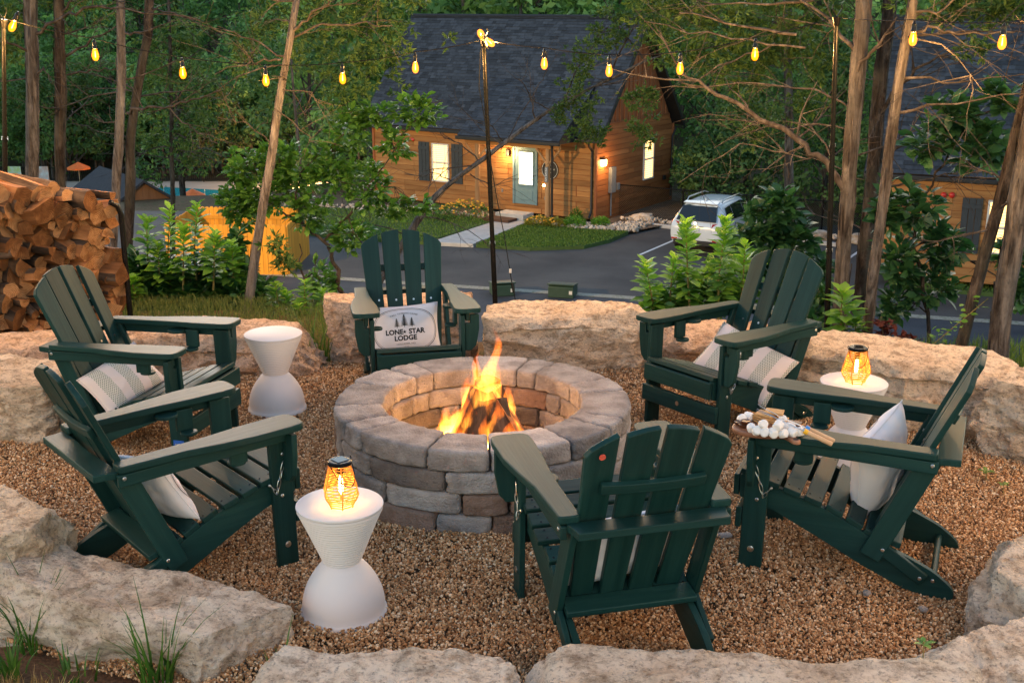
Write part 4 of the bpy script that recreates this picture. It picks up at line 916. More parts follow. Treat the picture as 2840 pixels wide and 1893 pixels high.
cedar('dead grey trunk leaning diagonally across the cabin front', [(-1.783, 12, -1.32), (-1.392, 12, -0.633), (-1.089, 12, -0.172), (-0.757, 12, 0.285), (-0.256, 12, 0.666), (0.202, 12, 1.006), (0.562, 12, 1.23), (0.985, 11.9, 1.44), (1.338, 11.8, 1.621), (1.871, 11.7, 1.78), (2.173, 11.6, 1.904)], .066, .022, BARKG,
      [([(-0.336, 12, 0.604), (-0.507, 11.9, 0.8), (-0.717, 11.8, 0.918)], .008), ([(-0.07, 12, 0.789), (-0.2, 11.9, 0.973), (-0.37, 11.8, 1.046)], .007), ([(0.236, 12, 1.028), (0.168, 11.9, 1.293), (0.06, 11.8, 1.446)], .008), ([(0.497, 12, 1.178), (0.66, 11.9, 1.566), (0.944, 11.8, 1.941)], .010),
       ([(0.972, 12, 1.434), (1.116, 11.8, 1.818), (1.253, 11.6, 2.143)], .012), ([(1.302, 11.9, 1.608), (1.037, 11.9, 1.939), (0.854, 11.8, 2.224)], .010), ([(-0.604, 12, 0.392), (-0.724, 11.8, 0.508), (-1.055, 11.6, 0.536)], .006), ([(-0.426, 12, 0.481), (-0.201, 11.8, 0.377), (0.061, 11.7, 0.522)], .006), ([(-0.115, 12, 0.723), (0.276, 11.9, 1.398), (0.358, 11.8, 1.53)], .005)],
      [((0.657, 11.8, 1.446), .16), ((0.746, 11.8, 1.237), .20), ((0.664, 11.8, 0.983), .20), ((0.831, 11.7, 0.908), .16), ((0.537, 11.9, 1.144), .10), ((1.175, 11.6, 1.273), .15), ((1.279, 11.6, 1.314), .10), ((1.228, 11.6, 0.918), .13), ((1.246, 11.6, 1.002), .10), ((0.939, 11.7, 1.821), .22), ((1.229, 11.7, 1.943), .26), ((1.057, 11.7, 2.103), .26), ((1.445, 11.7, 1.74), .2), ((1.517, 11.7, 2.063), .26), ((0.732, 11.7, 1.658), .12), ((0.452, 11.9, 1.037), .08)], seed=8, ntw=9, tz=(-.2, 2.0), twl=.7, name='leaning_tree', clump_n=60, cl=.042)
cedar('straight thin trunk between the two right poles, far behind the car', [(3.132, 13, -0.84), (3.062, 13, 0.245), (2.994, 13, 1.283), (2.917, 13, 2.187), (2.825, 13, 3.479)], .058, .05, BARK,
      [([(2.953, 13, 1.919), (2.573, 12.8, 2.011), (2.176, 12.6, 1.97)], .012), ([(2.982, 13, 1.466), (2.694, 12.8, 1.522), (2.384, 12.6, 1.443)], .010)],
      [((2.659, 12.8, 2.099), .3), ((2.259, 12.6, 2.1), .3), ((2.365, 12.6, 1.796), .26), ((3.139, 13, 1.785), .26), ((3.211, 13, 1.421), .28), ((3.183, 13, 1.144), .22), ((2.721, 12.8, 1.068), .2), ((2.436, 12.8, 1.159), .18), ((1.963, 12.4, 2.016), .28), ((1.931, 12.6, 1.399), .18)], seed=9, ntw=4, tz=(.4, 2.4), twl=.9, clump_n=40)
cedar('shaggy brown cedar trunk right of the black pole', [(2.317, 8, -0.308), (2.309, 8, -0.004), (2.288, 8, 0.738), (2.289, 8, 1.474), (2.298, 8, 2.173), (2.274, 8, 2.968), (2.197, 8, 4.197)], .060, .058, BARK,
      [([(2.283, 8, 0.918), (2.161, 8.1, 1.107), (1.966, 8.2, 1.25), (1.664, 8.4, 1.425), (1.383, 8.6, 1.576), (1.206, 8.7, 1.677)], .030), ([(2.268, 8, 1.842), (2.09, 8.1, 2.062), (1.835, 8.3, 2.23)], .016), ([(2.273, 8, 1.673), (2.339, 7.9, 1.845), (2.458, 7.8, 2.065)], .016),
       ([(2.297, 8.1, 1.465), (2.087, 8.3, 1.582), (1.611, 8.5, 1.613), (1.033, 8.8, 1.547)], .009), ([(2.293, 8.1, 1.319), (2.109, 8.2, 1.354), (1.814, 8.5, 1.309), (1.483, 8.7, 1.131)], .008), ([(2.161, 8.1, 1.107), (1.881, 8.2, 1.16), (1.615, 8.4, 1.197), (1.223, 8.6, 0.89)], .008), ([(1.919, 8.2, 1.948), (1.572, 8.4, 2.001), (1.19, 8.7, 2.086)], .012), ([(1.984, 8.2, 1.862), (1.535, 8.5, 1.911), (0.965, 8.9, 2.023)], .009), ([(2.021, 8.2, 2.173), (1.704, 8.5, 2.145), (1.325, 8.8, 2.175)], .011), ([(1.841, 8.5, 1.881), (1.486, 8.7, 1.723), (1.226, 8.8, 1.5)], .007)], [((1.453, 9.2, 2.113), .24), ((1.718, 9.2, 2.05), .26), ((2.008, 9.2, 2.145), .26), ((1.277, 9.3, 1.953), .2), ((2.192, 9, 2.083), .22), ((1.616, 9.3, 1.824), .18), ((1.93, 9.2, 1.795), .16), ((2.283, 9, 1.708), .14), ((1.017, 9.4, 2.113), .22), ((2.173, 9, 1.421), .14), ((1.857, 9, 1.227), .12), ((2.3, 9, 2.359), .4), ((1.665, 9, 2.359), .4), ((1.433, 9.4, 1.755), .2), ((1.714, 9.4, 1.556), .2), ((1.985, 9.2, 1.987), .24), ((2.195, 9.2, 1.795), .2), ((1.843, 9.4, 1.689), .2), ((1.283, 9.4, 2.145), .26)], seed=10, ntw=6, tz=(.9, 2.6), twl=.8)
cedar('slim reddish trunk leaning beside the shaggy trunk', [(2.289, 7.35, -0.153), (2.3, 7.35, 0.054), (2.312, 7.35, 0.573), (2.35, 7.35, 1.396), (2.378, 7.35, 1.969), (2.397, 7.35, 2.32), (2.361, 7.35, 3.366)], .044, .027, BARK,
      [([(2.38, 7.35, 1.943), (2.487, 7.3, 2.021), (2.639, 7.2, 1.973), (2.931, 7.1, 1.987)], .012), ([(2.367, 7.35, 1.502), (2.585, 7.3, 1.559), (3.028, 7.1, 1.638)], .010), ([(2.388, 7.35, 1.712), (2.705, 7.3, 1.689), (3.078, 7.2, 1.746)], .008), ([(2.405, 7.35, 2.096), (2.582, 7.3, 2.121), (2.712, 7.2, 2.244)], .010)], [((2.86, 8, 2.091), .14), ((3.082, 8, 2.146), .16), ((2.759, 8, 2.254), .26), ((3.288, 8, 2.091), .14), ((3.18, 8, 2.282), .3), ((3.132, 8.2, 1.862), .10)], seed=11, ntw=4, tz=(1.2, 2.6), twl=.7)
cedar('dark knotty trunk standing behind the slim reddish trunk', [(2.93, 9.6, -0.359), (2.936, 9.6, 0.238), (2.943, 9.6, 0.743), (2.941, 9.6, 1.51), (2.952, 9.6, 2.177), (2.867, 9.6, 3.438)], .075, .06, BARKD,
      [([(2.938, 9.6, 1.269), (3.009, 9.4, 1.523), (3.13, 9.2, 1.699), (3.308, 9, 1.834)], .018), ([(2.946, 9.6, 0.885), (3.118, 9.4, 1.084), (3.312, 9.2, 1.206)], .014), ([(2.935, 9.6, 0.672), (3.113, 9.3, 0.787), (3.406, 9, 0.898)], .012)], seed=12, ntw=5, tz=(.2, 2.4), twl=.8)
cedar('dark trunk leaning right with patchy bark near the right edge', [(2.817, 7.2, -0.135), (2.852, 7.2, 0.01), (2.913, 7.2, 0.438), (2.994, 7.2, 0.934), (3.074, 7.2, 1.567), (3.155, 7.2, 2.171), (3.189, 7.2, 2.886)], .046, .036, BARKD,
      [([(2.994, 7.2, 0.934), (3.04, 7.1, 1.057), (3.108, 7, 1.228)], .010)], seed=13, ntw=4, tz=(.2, 2.4), twl=.4)
cedar('thick shaggy trunk at the right edge above the grass', [(2.987, 6.95, -0.113), (2.995, 6.95, 0), (2.996, 6.95, 0.279), (3.018, 6.95, 0.766), (3.035, 6.95, 1.362), (3.07, 6.95, 2.17), (3.054, 6.95, 2.861)], .074, .06, BARK, [], seed=14, ntw=3, tz=(.4, 2.4), twl=.4)

# ------------------------------------------------------------------ broad-leaved saplings and shrubs
STEMM = WOODY('green_stem', (.12, .10, .03), (.18, .15, .05), (.22, .18, .07), 'z', 20, .7, .2, .1)
def px(blobs, Y, ppm, dy=.7): return [(*p, rx / ppm, min(rx, rz) / ppm * dy + .08, rz / ppm) for (p, rx, rz) in blobs]
def shrub(name, lab, base, blobs, leaf, n, mat, cat='shrub', stems=(), seed=0, bark=BARKD):
    random.seed(300 + seed); t = thing(name, lab, cat, base); o0 = Vector(base)
    fm = MB(); tw = MB(); B = [(b[0] - o0.x, b[1] - o0.y, b[2] - o0.z, *b[3:]) for b in blobs]
    for (pl, r) in stems:
        q = [Vector(p) - o0 for p in pl]; Q = []
        for a, b in zip(q, q[1:]):
            for k in range(4): Q.append(a.lerp(b, k / 4) + Vector((random.gauss(0, 1), random.gauss(0, 1), random.gauss(0, 1))) * .012)
        Q.append(q[-1]); m = len(Q); tw.tube(Q, [r * (1 - .75 * i / m) for i in range(m)], 8, noise_amp=.2)
    for b in B:
        c = Vector(b[:3]); near = min((Vector(p) - o0 for pl, r in stems for p in pl), key=lambda p: (p - c).length) if stems else Vector((0, 0, .05))
        mid = near.lerp(c, .5) + Vector((random.gauss(0, .04), random.gauss(0, .04), random.gauss(0, .04))); tw.tube([near, mid, c], [.007, .005, .003], 5, cap=False)
        for k in range(3): twig(tw, mid, c - mid + Vector((random.gauss(0, .1), random.gauss(0, .1), random.gauss(0, .1))), max(b[3], .1) * 1.2, .004, 1)
    foliage_blobs(fm, B, leaf, n, None)
    tw.build('trunk' if cat == 'tree' else 'stems', bark, t); stuff(fm.build('foliage', mat, t, tint=True, smooth=True, ang=80))
    return t
shrub('leafy_sapling', 'leafy oak sapling with arching trunk left of the rear chair', (-1.498, 10, -0.562), px([((-2.272, 10, 0.833), 60, 40), ((-2.063, 10, 0.61), 85, 50), ((-2.346, 10, 0.536), 50, 50), ((-1.755, 10, 0.461), 60, 50), ((-1.794, 10, 0.796), 60, 40), ((-1.375, 10, 1.124), 50, 55), ((-1.534, 10, 0.833), 50, 60),
      ((-1.152, 10, 1.251), 50, 35), ((-0.786, 10, 1.305), 60, 40), ((-0.994, 10, 1.016), 40, 40), ((-1.245, 10, 0.666), 60, 60), ((-1.028, 10, 0.48), 60, 25), ((-1.392, 10, 0.215), 60, 40), ((-2.3, 10, 0.386), 45, 25), ((-0.804, 10, 0.498), 45, 18), ((-1.671, 10, -0.169), 40, 50), ((-1.973, 10, 0.906), 60, 35)], 10, 265), .078, 5600, LEAF_MD, 'tree',
      [([(-1.498, 10, -0.562), (-1.496, 10, -0.228), (-1.537, 10, 0.043), (-1.63, 10, 0.177), (-1.817, 10, 0.329), (-1.997, 10, 0.461)], .024), ([(-1.63, 10, 0.177), (-1.404, 10, 0.386), (-1.208, 10, 0.648), (-0.995, 10, 0.979), (-0.825, 10, 1.197)], .012), ([(-1.817, 10, 0.329), (-1.842, 10, 0.573), (-1.794, 10, 0.796), (-1.526, 10, 1.016)], .010), ([(-1.997, 10, 0.461), (-2.174, 10, 0.61), (-2.274, 10, 0.796)], .009), ([(-1.823, 10, -0.562), (-1.803, 10, -0.15), (-1.833, 10, 0.158)], .014)], 1)
s1 = shrub('bush', 'large dark green bush in front of the yellow board enclosure', (-2.53, 9.1, -0.318), px([((-2.92, 9, 0.063), 50, 65), ((-2.651, 9, 0.01), 70, 60), ((-2.426, 9.2, 0.034), 60, 65), ((-2.177, 9.1, 0.022), 45, 55), ((-2.016, 9.2, -0.109), 45, 42), ((-2.494, 8.9, -0.071), 120, 40), ((-2.088, 8.9, -0.071), 80, 42), ((-2.969, 8.9, -0.071), 40, 40), ((-2.198, 9.2, 0.317), 22, 30)], 9, 290), .10, 5200, LEAF_DK, 'shrub', (), 2)
random.seed(9)
for (b, t_) in (((-2.819, 8.9, -0.106), (-2.791, 8.9, 0.58)), ((-2.712, 8.85, -0.093), (-2.706, 8.85, 0.387)), ((-2.647, 8.9, -0.071), (-2.606, 8.9, 0.647)), ((-2.457, 8.95, -0.083), (-2.411, 8.95, 0.678)), ((-2.189, 8.9, -0.071), (-2.153, 8.9, 0.377)), ((-2.533, 8.8, -0.046), (-2.482, 8.8, 0.531)), ((-2.299, 8.8, -0.046), (-2.25, 8.8, 0.464)), ((-2.876, 8.7, -0.106), (-2.887, 8.7, 0.149))):
    shoot(s1, Vector(b) - Vector(s1.location), Vector(t_) - Vector(s1.location), 46, .10, LEAF_BR, STEMM)
s8 = thing('young_shrub', 'low bright leafy shoots at the foot of the leaning cedar', 'shrub', (-1.585, 8.5, -0.206))
for (b, t_) in (((-1.779, 8.5, -0.189), (-1.753, 8.5, 0.162)), ((-1.664, 8.5, -0.172), (-1.682, 8.5, 0.102)), ((-1.511, 8.5, -0.172), (-1.533, 8.5, 0.178)), ((-1.403, 8.5, -0.155), (-1.402, 8.5, 0.096)), ((-1.566, 8.4, -0.178), (-1.569, 8.4, 0.021)), ((-1.304, 8.6, -0.165), (-1.264, 8.6, 0.004))):
    shoot(s8, Vector(b) - Vector(s8.location), Vector(t_) - Vector(s8.location), 26, .085, LEAF_MD if random.random() < .4 else LEAF_BR, STEMM)
s2 = shrub('bush', 'bright green leafy bush left of the right rear chair', (1.256, 7.7, -0.076), px([((1.227, 7.8, 0.265), 60, 60), ((1.45, 7.9, 0.302), 50, 80), ((1.618, 8, 0.31), 40, 70), ((1.142, 7.8, 0.173), 50, 40), ((0.951, 7.7, 0.199), 35, 40)], 7.8, 340), .085, 1500, LEAF_MD, 'shrub', (), 3)
for (b, t_, n) in (((0.961, 7.6, -0.017), (0.877, 7.6, 0.514), 46), ((1.21, 7.6, -0.017), (1.133, 7.6, 0.786), 70), ((1.385, 7.6, -0.017), (1.396, 7.6, 0.803), 70), ((1.075, 7.7, 0.016), (1.079, 7.7, 0.528), 34), ((1.518, 7.7, 0.016), (1.55, 7.7, 0.616), 40)):
    shoot(s2, Vector(b) - Vector(s2.location), Vector(t_) - Vector(s2.location), n, .10, LEAF_BR, STEMM)
shrub('bush', 'darker oak bush behind the right rear chair, left of the black pole', (2.154, 9, -0.345), px([((2.059, 9, 0.63), 50, 50), ((1.906, 9, 0.374), 60, 50), ((2.209, 9, 0.391), 40, 60), ((2.127, 9, 0.08), 60, 60), ((2.275, 8.6, -0.03), 40, 60), ((2.395, 9, 0.15), 30, 50), ((2.148, 8.3, -0.184), 40, 40), ((1.824, 9, 0.63), 20, 16)], 9, 290), .11, 2200, LEAF_OAK, 'shrub', [([(2.159, 9, -0.416), (2.147, 9, 0.045), (2.084, 9, 0.494)], .014)], 4)
s4 = thing('young_shrub', 'bright green sprout between the two trunks right of the pole', 'shrub', (2.151, 7.25, -0.019))
shoot(s4, (0, 0, 0), Vector((2.091, 7.25, 0.403)) - Vector(s4.location), 30, .12, LEAF_BR, STEMM)
shoot(s4, (.03, .02, 0), Vector((2.187, 7.25, 0.227)) - Vector(s4.location), 16, .12, LEAF_MD, STEMM)
shrub('dead_plant', 'withered plant with dark red leaves behind the right boulder', (2.414, 7.1, -0.046), px([((2.368, 7.1, 0.168), 34, 26), ((2.484, 7.1, 0.097), 28, 20), ((2.309, 7.1, 0.224), 16, 14)], 7.1, 370), .06, 150, LEAF_RED, 'plant', (), 5)
shrub('oak_sapling', 'blue green leafy oak branches in front of the right cabin', (2.983, 7.9, -0.357), px([((2.956, 8, 1.445), 70, 50), ((3.154, 8, 1.228), 75, 55), ((2.8, 8, 1.242), 50, 40), ((3.265, 8, 1.545), 40, 40), ((2.751, 8, 0.829), 60, 50), ((2.957, 8, 0.556), 70, 55), ((2.674, 8, 0.434), 45, 60), ((2.896, 8, 0.263), 70, 50), ((2.56, 8, 0.799), 35, 60), ((3.265, 7.5, 0.541), 30, 60), ((3.294, 7.4, 0.304), 20, 60), ((2.665, 8, 0.123), 40, 40)], 8, 326), .11, 2000, LEAF_OAK, 'tree',
      [([(2.983, 7.9, -0.357), (2.915, 8, 0.059), (2.777, 8, 0.556), (2.805, 8, 0.889), (2.953, 8, 1.184), (3.075, 8, 1.416)], .016), ([(2.777, 8, 0.556), (2.951, 8, 0.617), (3.181, 8, 0.434)], .009)], 6)
random.seed(12)
VIN = MB(); tv = thing('trailing_vine', 'thin pale green vine hanging low beside the dark leaning trunk', 'vine', (2.765, 7.15, 0.054)); o0 = Vector(tv.location)
for k in range(34):
    p = Vector((2.628, 7.15, 0.054)).lerp(Vector((2.931, 7.1, 0.378)), random.random()) + Vector((random.gauss(0, .03), random.gauss(0, .03), random.gauss(0, .03))); add_leaf(VIN, p - o0, (random.gauss(0, 1), random.gauss(0, 1), .2), .05, .025)
VS = MB(); VS.tube([Vector((2.603, 7.15, 0.025)) - o0, Vector((2.742, 7.12, 0.177)) - o0, Vector((2.956, 7.1, 0.392)) - o0], .003, 5); VS.build('stem', STEMM, tv); stuff(VIN.build('foliage', LEAF_BR, tv, tint=True))
for i, (p, lab) in enumerate((((2.2, 5.075, 0.02), 'tiny weed sprouting from the gravel near the right boulders, upper one'), ((2.22, 4.924, 0.02), 'tiny weed sprouting from the gravel near the right boulders, lower one'), ((1.243, 3.159, 0.25), 'small leafy weed growing beside the bottom right rocks'))):
    t = thing('weed', lab, 'weed', p)
    me = leaf_obj_mesh(LEAF_MD, 1.0, .46); MB().tube([(0, 0, 0), (0, .01, .05)], .002, 5).build('stem', STEMM, t)
    for k in range(5): a = k * 1.4 + i; ob('leaf', me, t, (0, .01, .04), leaf_basis((math.cos(a), math.sin(a), .5)).to_euler(), random.uniform(.03, .05))

# planting by the cabin
FLOW = MAT('yellow_flower', (.75, .30, .02), (.85, .45, .03), rough=.6)
def flower_shrub(lab, x, y, r, h, mat, nf, seed):
    random.seed(seed); t = thing('flower_shrub', lab, 'shrub', (x, y, ZR + .1)); m = MB()
    for k in range(520):
        a = random.uniform(0, 6.28); u = math.sqrt(random.random()) * r; z = random.random() ** .7 * h * (1 - .5 * (u / r) ** 2); d = Vector((math.cos(a), math.sin(a), .8 + random.gauss(0, .4))); l = .12 * random.uniform(.6, 1.2)
        add_leaf(m, (u * math.cos(a), u * math.sin(a), z), d, l, l * .35)
    stuff(m.build('foliage', mat, t, tint=True))
    if nf:
        f = MB()
        for k in range(nf):
            a = random.uniform(0, 6.28); u = math.sqrt(random.random()) * r; z = h * (1.08 - .5 * (u / r) ** 2) * random.uniform(.75, 1); f.lathe([(.001, 0), (.045, .02), (.03, .05), (.001, .055)], 6, (u * math.cos(a), u * math.sin(a), z))
        stuff(f.build('flowers', FLOW, t))
LEAF_YEL = LEAF('yellow_leaf', (.22, .22, .03), (.42, .38, .06), .3)
flower_shrub('orange flowered shrub left of the path by the teal doored cabin', -1.75, 43.45, .95, .75, LEAF_MD, 70, 1)
flower_shrub('rounded green shrub beside the orange flowered shrub', -2.9, 43.9, .7, .5, LEAF_MD, 0, 2)
flower_shrub('low yellow shrub between the path and the porch post', .95, 42.35, .45, .32, LEAF_YEL, 20, 3)
flower_shrub('second low yellow shrub right beside the porch post', 1.55, 42.05, .38, .32, LEAF_YEL, 10, 4)
flower_shrub('small round green shrub right of the porch post', 2.25, 41.9, .36, .42, LEAF_BR, 0, 5)
flower_shrub('small round green shrub by the cabin corner', 3.2, 42.0, .28, .36, LEAF_BR, 0, 6)
flower_shrub('narrow green shrub against the wall right of the porch post', 2.35, 42.5, .2, .6, LEAF_MD, 0, 7)
flower_shrub('yellow shrub before the right cabin', 12.6, 33.0, .5, .6, LEAF_YEL, 20, 8)
flower_shrub('low yellow shrub further right before the right cabin', 15.0, 31.9, .6, .5, LEAF_YEL, 20, 9)
STN = MAT('river_stone', (.36, .27, .19), (.55, .44, .33), (.62, .56, .5), scale=2, rough=.8, vary=.3)
random.seed(8); pts = []; scs = []
BED = [[(4.3, 41.0), (2.4, 41.5), (.55, 42.6), (1.1, 43.2), (2.9, 42.6), (5.2, 42.7)], [(-.5, 43.35), (-2.0, 44.2), (-5.5, 45.6), (-9.3, 46.5), (-8.6, 47.2), (-4.6, 46.4), (-.9, 44.6)], [(4.0, 43.4), (6.2, 42.2), (12.0, 39.1), (12.4, 39.7), (6.5, 42.9), (4.5, 44.2)], [(11.2, 33.7), (19, 30.9), (19.3, 31.4), (11.6, 34.5)]]
for P in BED:
    xs = [p[0] for p in P]; ys = [p[1] for p in P]; k = 0
    while k < 900:
        x = random.uniform(min(xs), max(xs)); y = random.uniform(min(ys), max(ys))
        if inpoly(x, y, P): pts.append((x, y, ZR + .12 + random.uniform(0, .05))); scs.append(random.uniform(.04, .10))
        k += 1
tag(scatter('river_stones', pts, scs, [pebble_mesh('river_stone', s, STN) for s in (41, 42, 43)]), 'pale river stones filling the beds along the cabin walls', 'stones')
for i, (x, y, s, lab) in enumerate([(4.9, 43.6, .5, 'flat pale rock at the cabin corner by the fence'), (6.5, 42.75, .5, 'pale rock under the fence left of the car'), (7.4, 42.2, .45, 'pale rock under the fence behind the car roof'), (10.6, 40.2, .4, 'pale rock under the fence right of the car'), (12.0, 39.6, .5, 'pale rock at the right end of the fence')]):
    o = ob('landscape_rock', pebble_mesh('landscape_rock', 60 + i, STN, .6, 8), None, (x, y, ZR + .1), (0, 0, i), s); tag(o, lab, 'rock')

# ------------------------------------------------------------------ light poles and string lights
BULBG, nt, b, out = nodes('bulb_glass'); nt.nodes.remove(b)
e_ = nd(nt, 'ShaderNodeEmission'); e_.inputs[0].default_value = (1, .21, .003, 1); e_.inputs[1].default_value = .62
t_ = nd(nt, 'ShaderNodeBsdfTransparent'); a_ = nd(nt, 'ShaderNodeAddShader'); nt.links.new(e_.outputs[0], a_.inputs[0]); nt.links.new(t_.outputs[0], a_.inputs[1]); nt.links.new(a_.outputs[0], out.inputs[0])
FILA = EMIT('filament', (1, .46, .055), 6)
BS = 1.0
bulb_me = MB().lathe([(.001, -.062), (.010, -.060), (.018, -.051), (.0225, -.036), (.0225, -.024), (.0185, -.006), (.0145, .008), (.0125, .018)], 18).mesh('bulb', BULBG)
fil_me = MB().lathe([(.001, -.042), (.003, -.039), (.0042, -.030), (.003, -.014), (.002, .0), (.001, .002)], 10).mesh('filament', FILA)
sock = MB(); sock.lathe([(.013, .012), (.0165, .016), (.0165, .03), (.0145, .034), (.0145, .058), (.009, .064), (.006, .078)], 14); sock_me = sock.mesh('socket', BLACK_METAL)
bulb_dirs = {}
def string_light(lab, pts_, bulbs, sag=.0):
    t = thing('string_light', lab, 'string light', pts_[0]); o0 = Vector(pts_[0])
    P = [Vector(p) - o0 for p in pts_]; Q = []
    for i in range(len(P) - 1):
        for k in range(6):
            s = k / 6; q = P[i].lerp(P[i + 1], s); q.z -= .02 * 4 * s * (1 - s) * (P[i + 1] - P[i]).length; Q.append(q)
    Q.append(P[-1]); MB().tube(Q, .0032, 6).build('cable', BLACK_METAL, t)
    for (p, rot, pw) in bulbs:
        s = ob('bulb_socket', sock_me, t, Vector(p) - o0, rot, BS); ob('bulb', bulb_me, s); ob('filament', fil_me, s)
        point('bulb_light', (0, 0, -.028), pw, (1.0, .50, .14), .016, s)
up = (0, 0, .106)
def hang(p): return tuple(a + b for a, b in zip(p, (0, 0, .028)))
def wire(p): return tuple(a + b for a, b in zip(p, (0, 0, .11)))
PWB = 12.5
LB = [(-3.226, 7.9, 2.002), (-2.753, 8, 1.819), (-2.211, 8.1, 1.696), (-1.676, 8.2, 1.641), (-1.167, 8.3, 1.649), (-0.672, 8.4, 1.717)]
string_light('string of lit bulbs sagging between the left pole and the centre pole', [(-3.332, 8, 2.058)] + [wire(p) for p in LB[1:]] + [(-0.199, 8.4, 1.908)], [(hang(LB[0]), (0, R(28), 0), PWB)] + [(hang(p), (0, 0, 0), PWB) for p in LB[1:]] + [((-0.201, 8.36, 1.921), (0, R(155), 0), PWB)])
RB = [(0.219, 8.2, 1.753), (0.644, 8, 1.715), (1.086, 7.8, 1.74), (1.525, 7.6, 1.838)]
string_light('string of lit bulbs sagging between the centre pole and the right pole', [(-0.193, 8.4, 1.908)] + [wire(p) for p in RB] + [(1.957, 7.4, 2.07)], [((-0.167, 8.34, 1.907), (R(-25), R(-50), 0), PWB)] + [(hang(p), (0, 0, 0), PWB) for p in RB])
XB = [(2.277, 6.9, 1.951), (2.624, 6.5, 1.945), (2.96, 6.1, 1.96), (3.25, 5.7, 2.02)]
string_light('string of lit bulbs running from the right pole out of the picture', [(1.968, 7.4, 2.07)] + [wire(p) for p in XB] + [(3.5, 5.3, 2.22)], [(hang(p), (0, 0, 0), PWB) for p in XB])
YB = [(-3.62, 7.6, 1.86), (-3.95, 7.25, 1.80), (-4.25, 6.9, 1.86)]
string_light('string of lit bulbs leaving the left pole towards the left', [(-3.337, 8, 2.058)] + [wire(p) for p in YB] + [(-4.5, 6.5, 2.1)], [(hang(p), (0, 0, 0), PWB) for p in YB])
SP = [(3.42, 4.7), (3.38, 4.1), (3.34, 3.5), (3.3, 2.9), (3.27, 2.3), (3.24, 1.7)]
string_light('string of lit bulbs along the right side out of the picture', [(3.5, 5.3, 2.22)] + [(x, y, 2.02) for x, y in SP] + [(3.2, 1.2, 2.2)], [((x, y, 1.94), (0, 0, 0), PWB) for x, y in SP])
SP = [(-4.38, 5.9), (-4.25, 5.2), (-4.1, 4.5), (-3.95, 3.8), (-3.8, 3.1), (-3.65, 2.4), (-3.5, 1.8)]
string_light('string of lit bulbs along the left side out of the picture', [(-4.5, 6.5, 2.2)] + [(x, y, 2.02) for x, y in SP] + [(-3.4, 1.2, 2.2)], [((x, y, 1.94), (0, 0, 0), PWB) for x, y in SP])
SP = [(-2.8, .75), (-2.2, .3), (-1.6, -.15), (-1.0, -.6), (.8, -.6), (1.4, -.15), (2.0, .3), (2.6, .75)]
string_light('string of lit bulbs behind the camera', [(-3.4, 1.2, 2.2)] + [(x, y, 2.35) for x, y in SP[:4]] + [(0, -1.1, 2.7)] + [(x, y, 2.35) for x, y in SP[4:]] + [(3.2, 1.2, 2.2)], [((x, y, 2.27), (0, 0, 0), PWB) for x, y in SP])
def light_pole(lab, foot, top, bulb_glow=None):
    t = thing('light_pole', lab, 'pole', foot); d = Vector(top) - Vector(foot); L = d.length
    n = 3; sp = [0, .36, .66, 1]
    for k in range(n):
        a, b = d * sp[k], d * sp[k + 1]; MB().tube([a, b], .019 - .002 * k, 14).build('pole_section', BLACK_METAL, t)
        if k:
            r = MB()
            for j in range(3): r.tube([a + d * (.004 * j - .004), a + d * (.004 * j - .002)], .022, 14)
            r.build('joint_ring', BLACK_METAL, t)
    h = MB(); u = d.normalized()
    h.tube([d * .985, d * 1.0 + u * .02], [.016, .03], 12); h.tube([d + u * .02, d + Vector((-.03, 0, .07)), d + Vector((-.025, 0, .095))], .004, 6); h.tube([d + u * .02, d + Vector((.03, 0, .07)), d + Vector((.025, 0, .095))], .004, 6)
    h.build('top_hook', BLACK_METAL, t); return t
light_pole('black metal light pole behind the woodpile at the left edge', (-3.575, 8, -0.195), (-3.335, 8, 2.03))
light_pole('black metal light pole in the middle in front of the cabin', (-0.11, 8.4, -0.313), (-0.196, 8.4, 1.89))
light_pole('black metal light pole between the trunks on the right', (2.064, 7.4, -0.169), (1.967, 7.4, 2.049))
for (x, y, z, lab) in ((3.5, 5.3, 2.2, 'black light pole outside the right edge'), (-4.5, 6.5, 2.2, 'black light pole outside the left edge'), (3.2, 1.2, 2.2, 'black light pole right of the camera'), (-3.4, 1.2, 2.2, 'black light pole left of the camera'), (0, -1.1, 2.7, 'black light pole behind the camera')): light_pole(lab, (x, y, -.05), (x, y, z))
tg = thing('guy_cord', 'thin black cord with white tag hanging from the middle pole', 'cord', (0.044, 8.2, 0.007)); o0 = Vector(tg.location)
MB().tube([Vector(p) - o0 for p in ((-0.172, 8.37, 1.2), (-0.111, 8.33, 0.836), (-0.056, 8.3, 0.56), (-0.006, 8.26, 0.25), (0.05, 8.2, -0.025))], .0035, 6).build('cord', BLACK_METAL, tg)
MB().box(Vector((-0.012, 8.25, 0.31)) - o0, (.018, .002, .03)).build('tag', WHITE, tg); MB().tube([Vector((0, 8.25, 0.22)) - o0, Vector((0.013, 8.24, 0.152)) - o0], .009, 8).build('tensioner', BLACK_METAL, tg)
MB().tube([Vector(p) - o0 for p in ((-0.217, 8.38, 1.856), (-0.23, 8.37, 1.592), (-0.178, 8.37, 1.292), (-0.166, 8.37, 1.155))], .003, 6).build('lead', BLACK_METAL, tg)

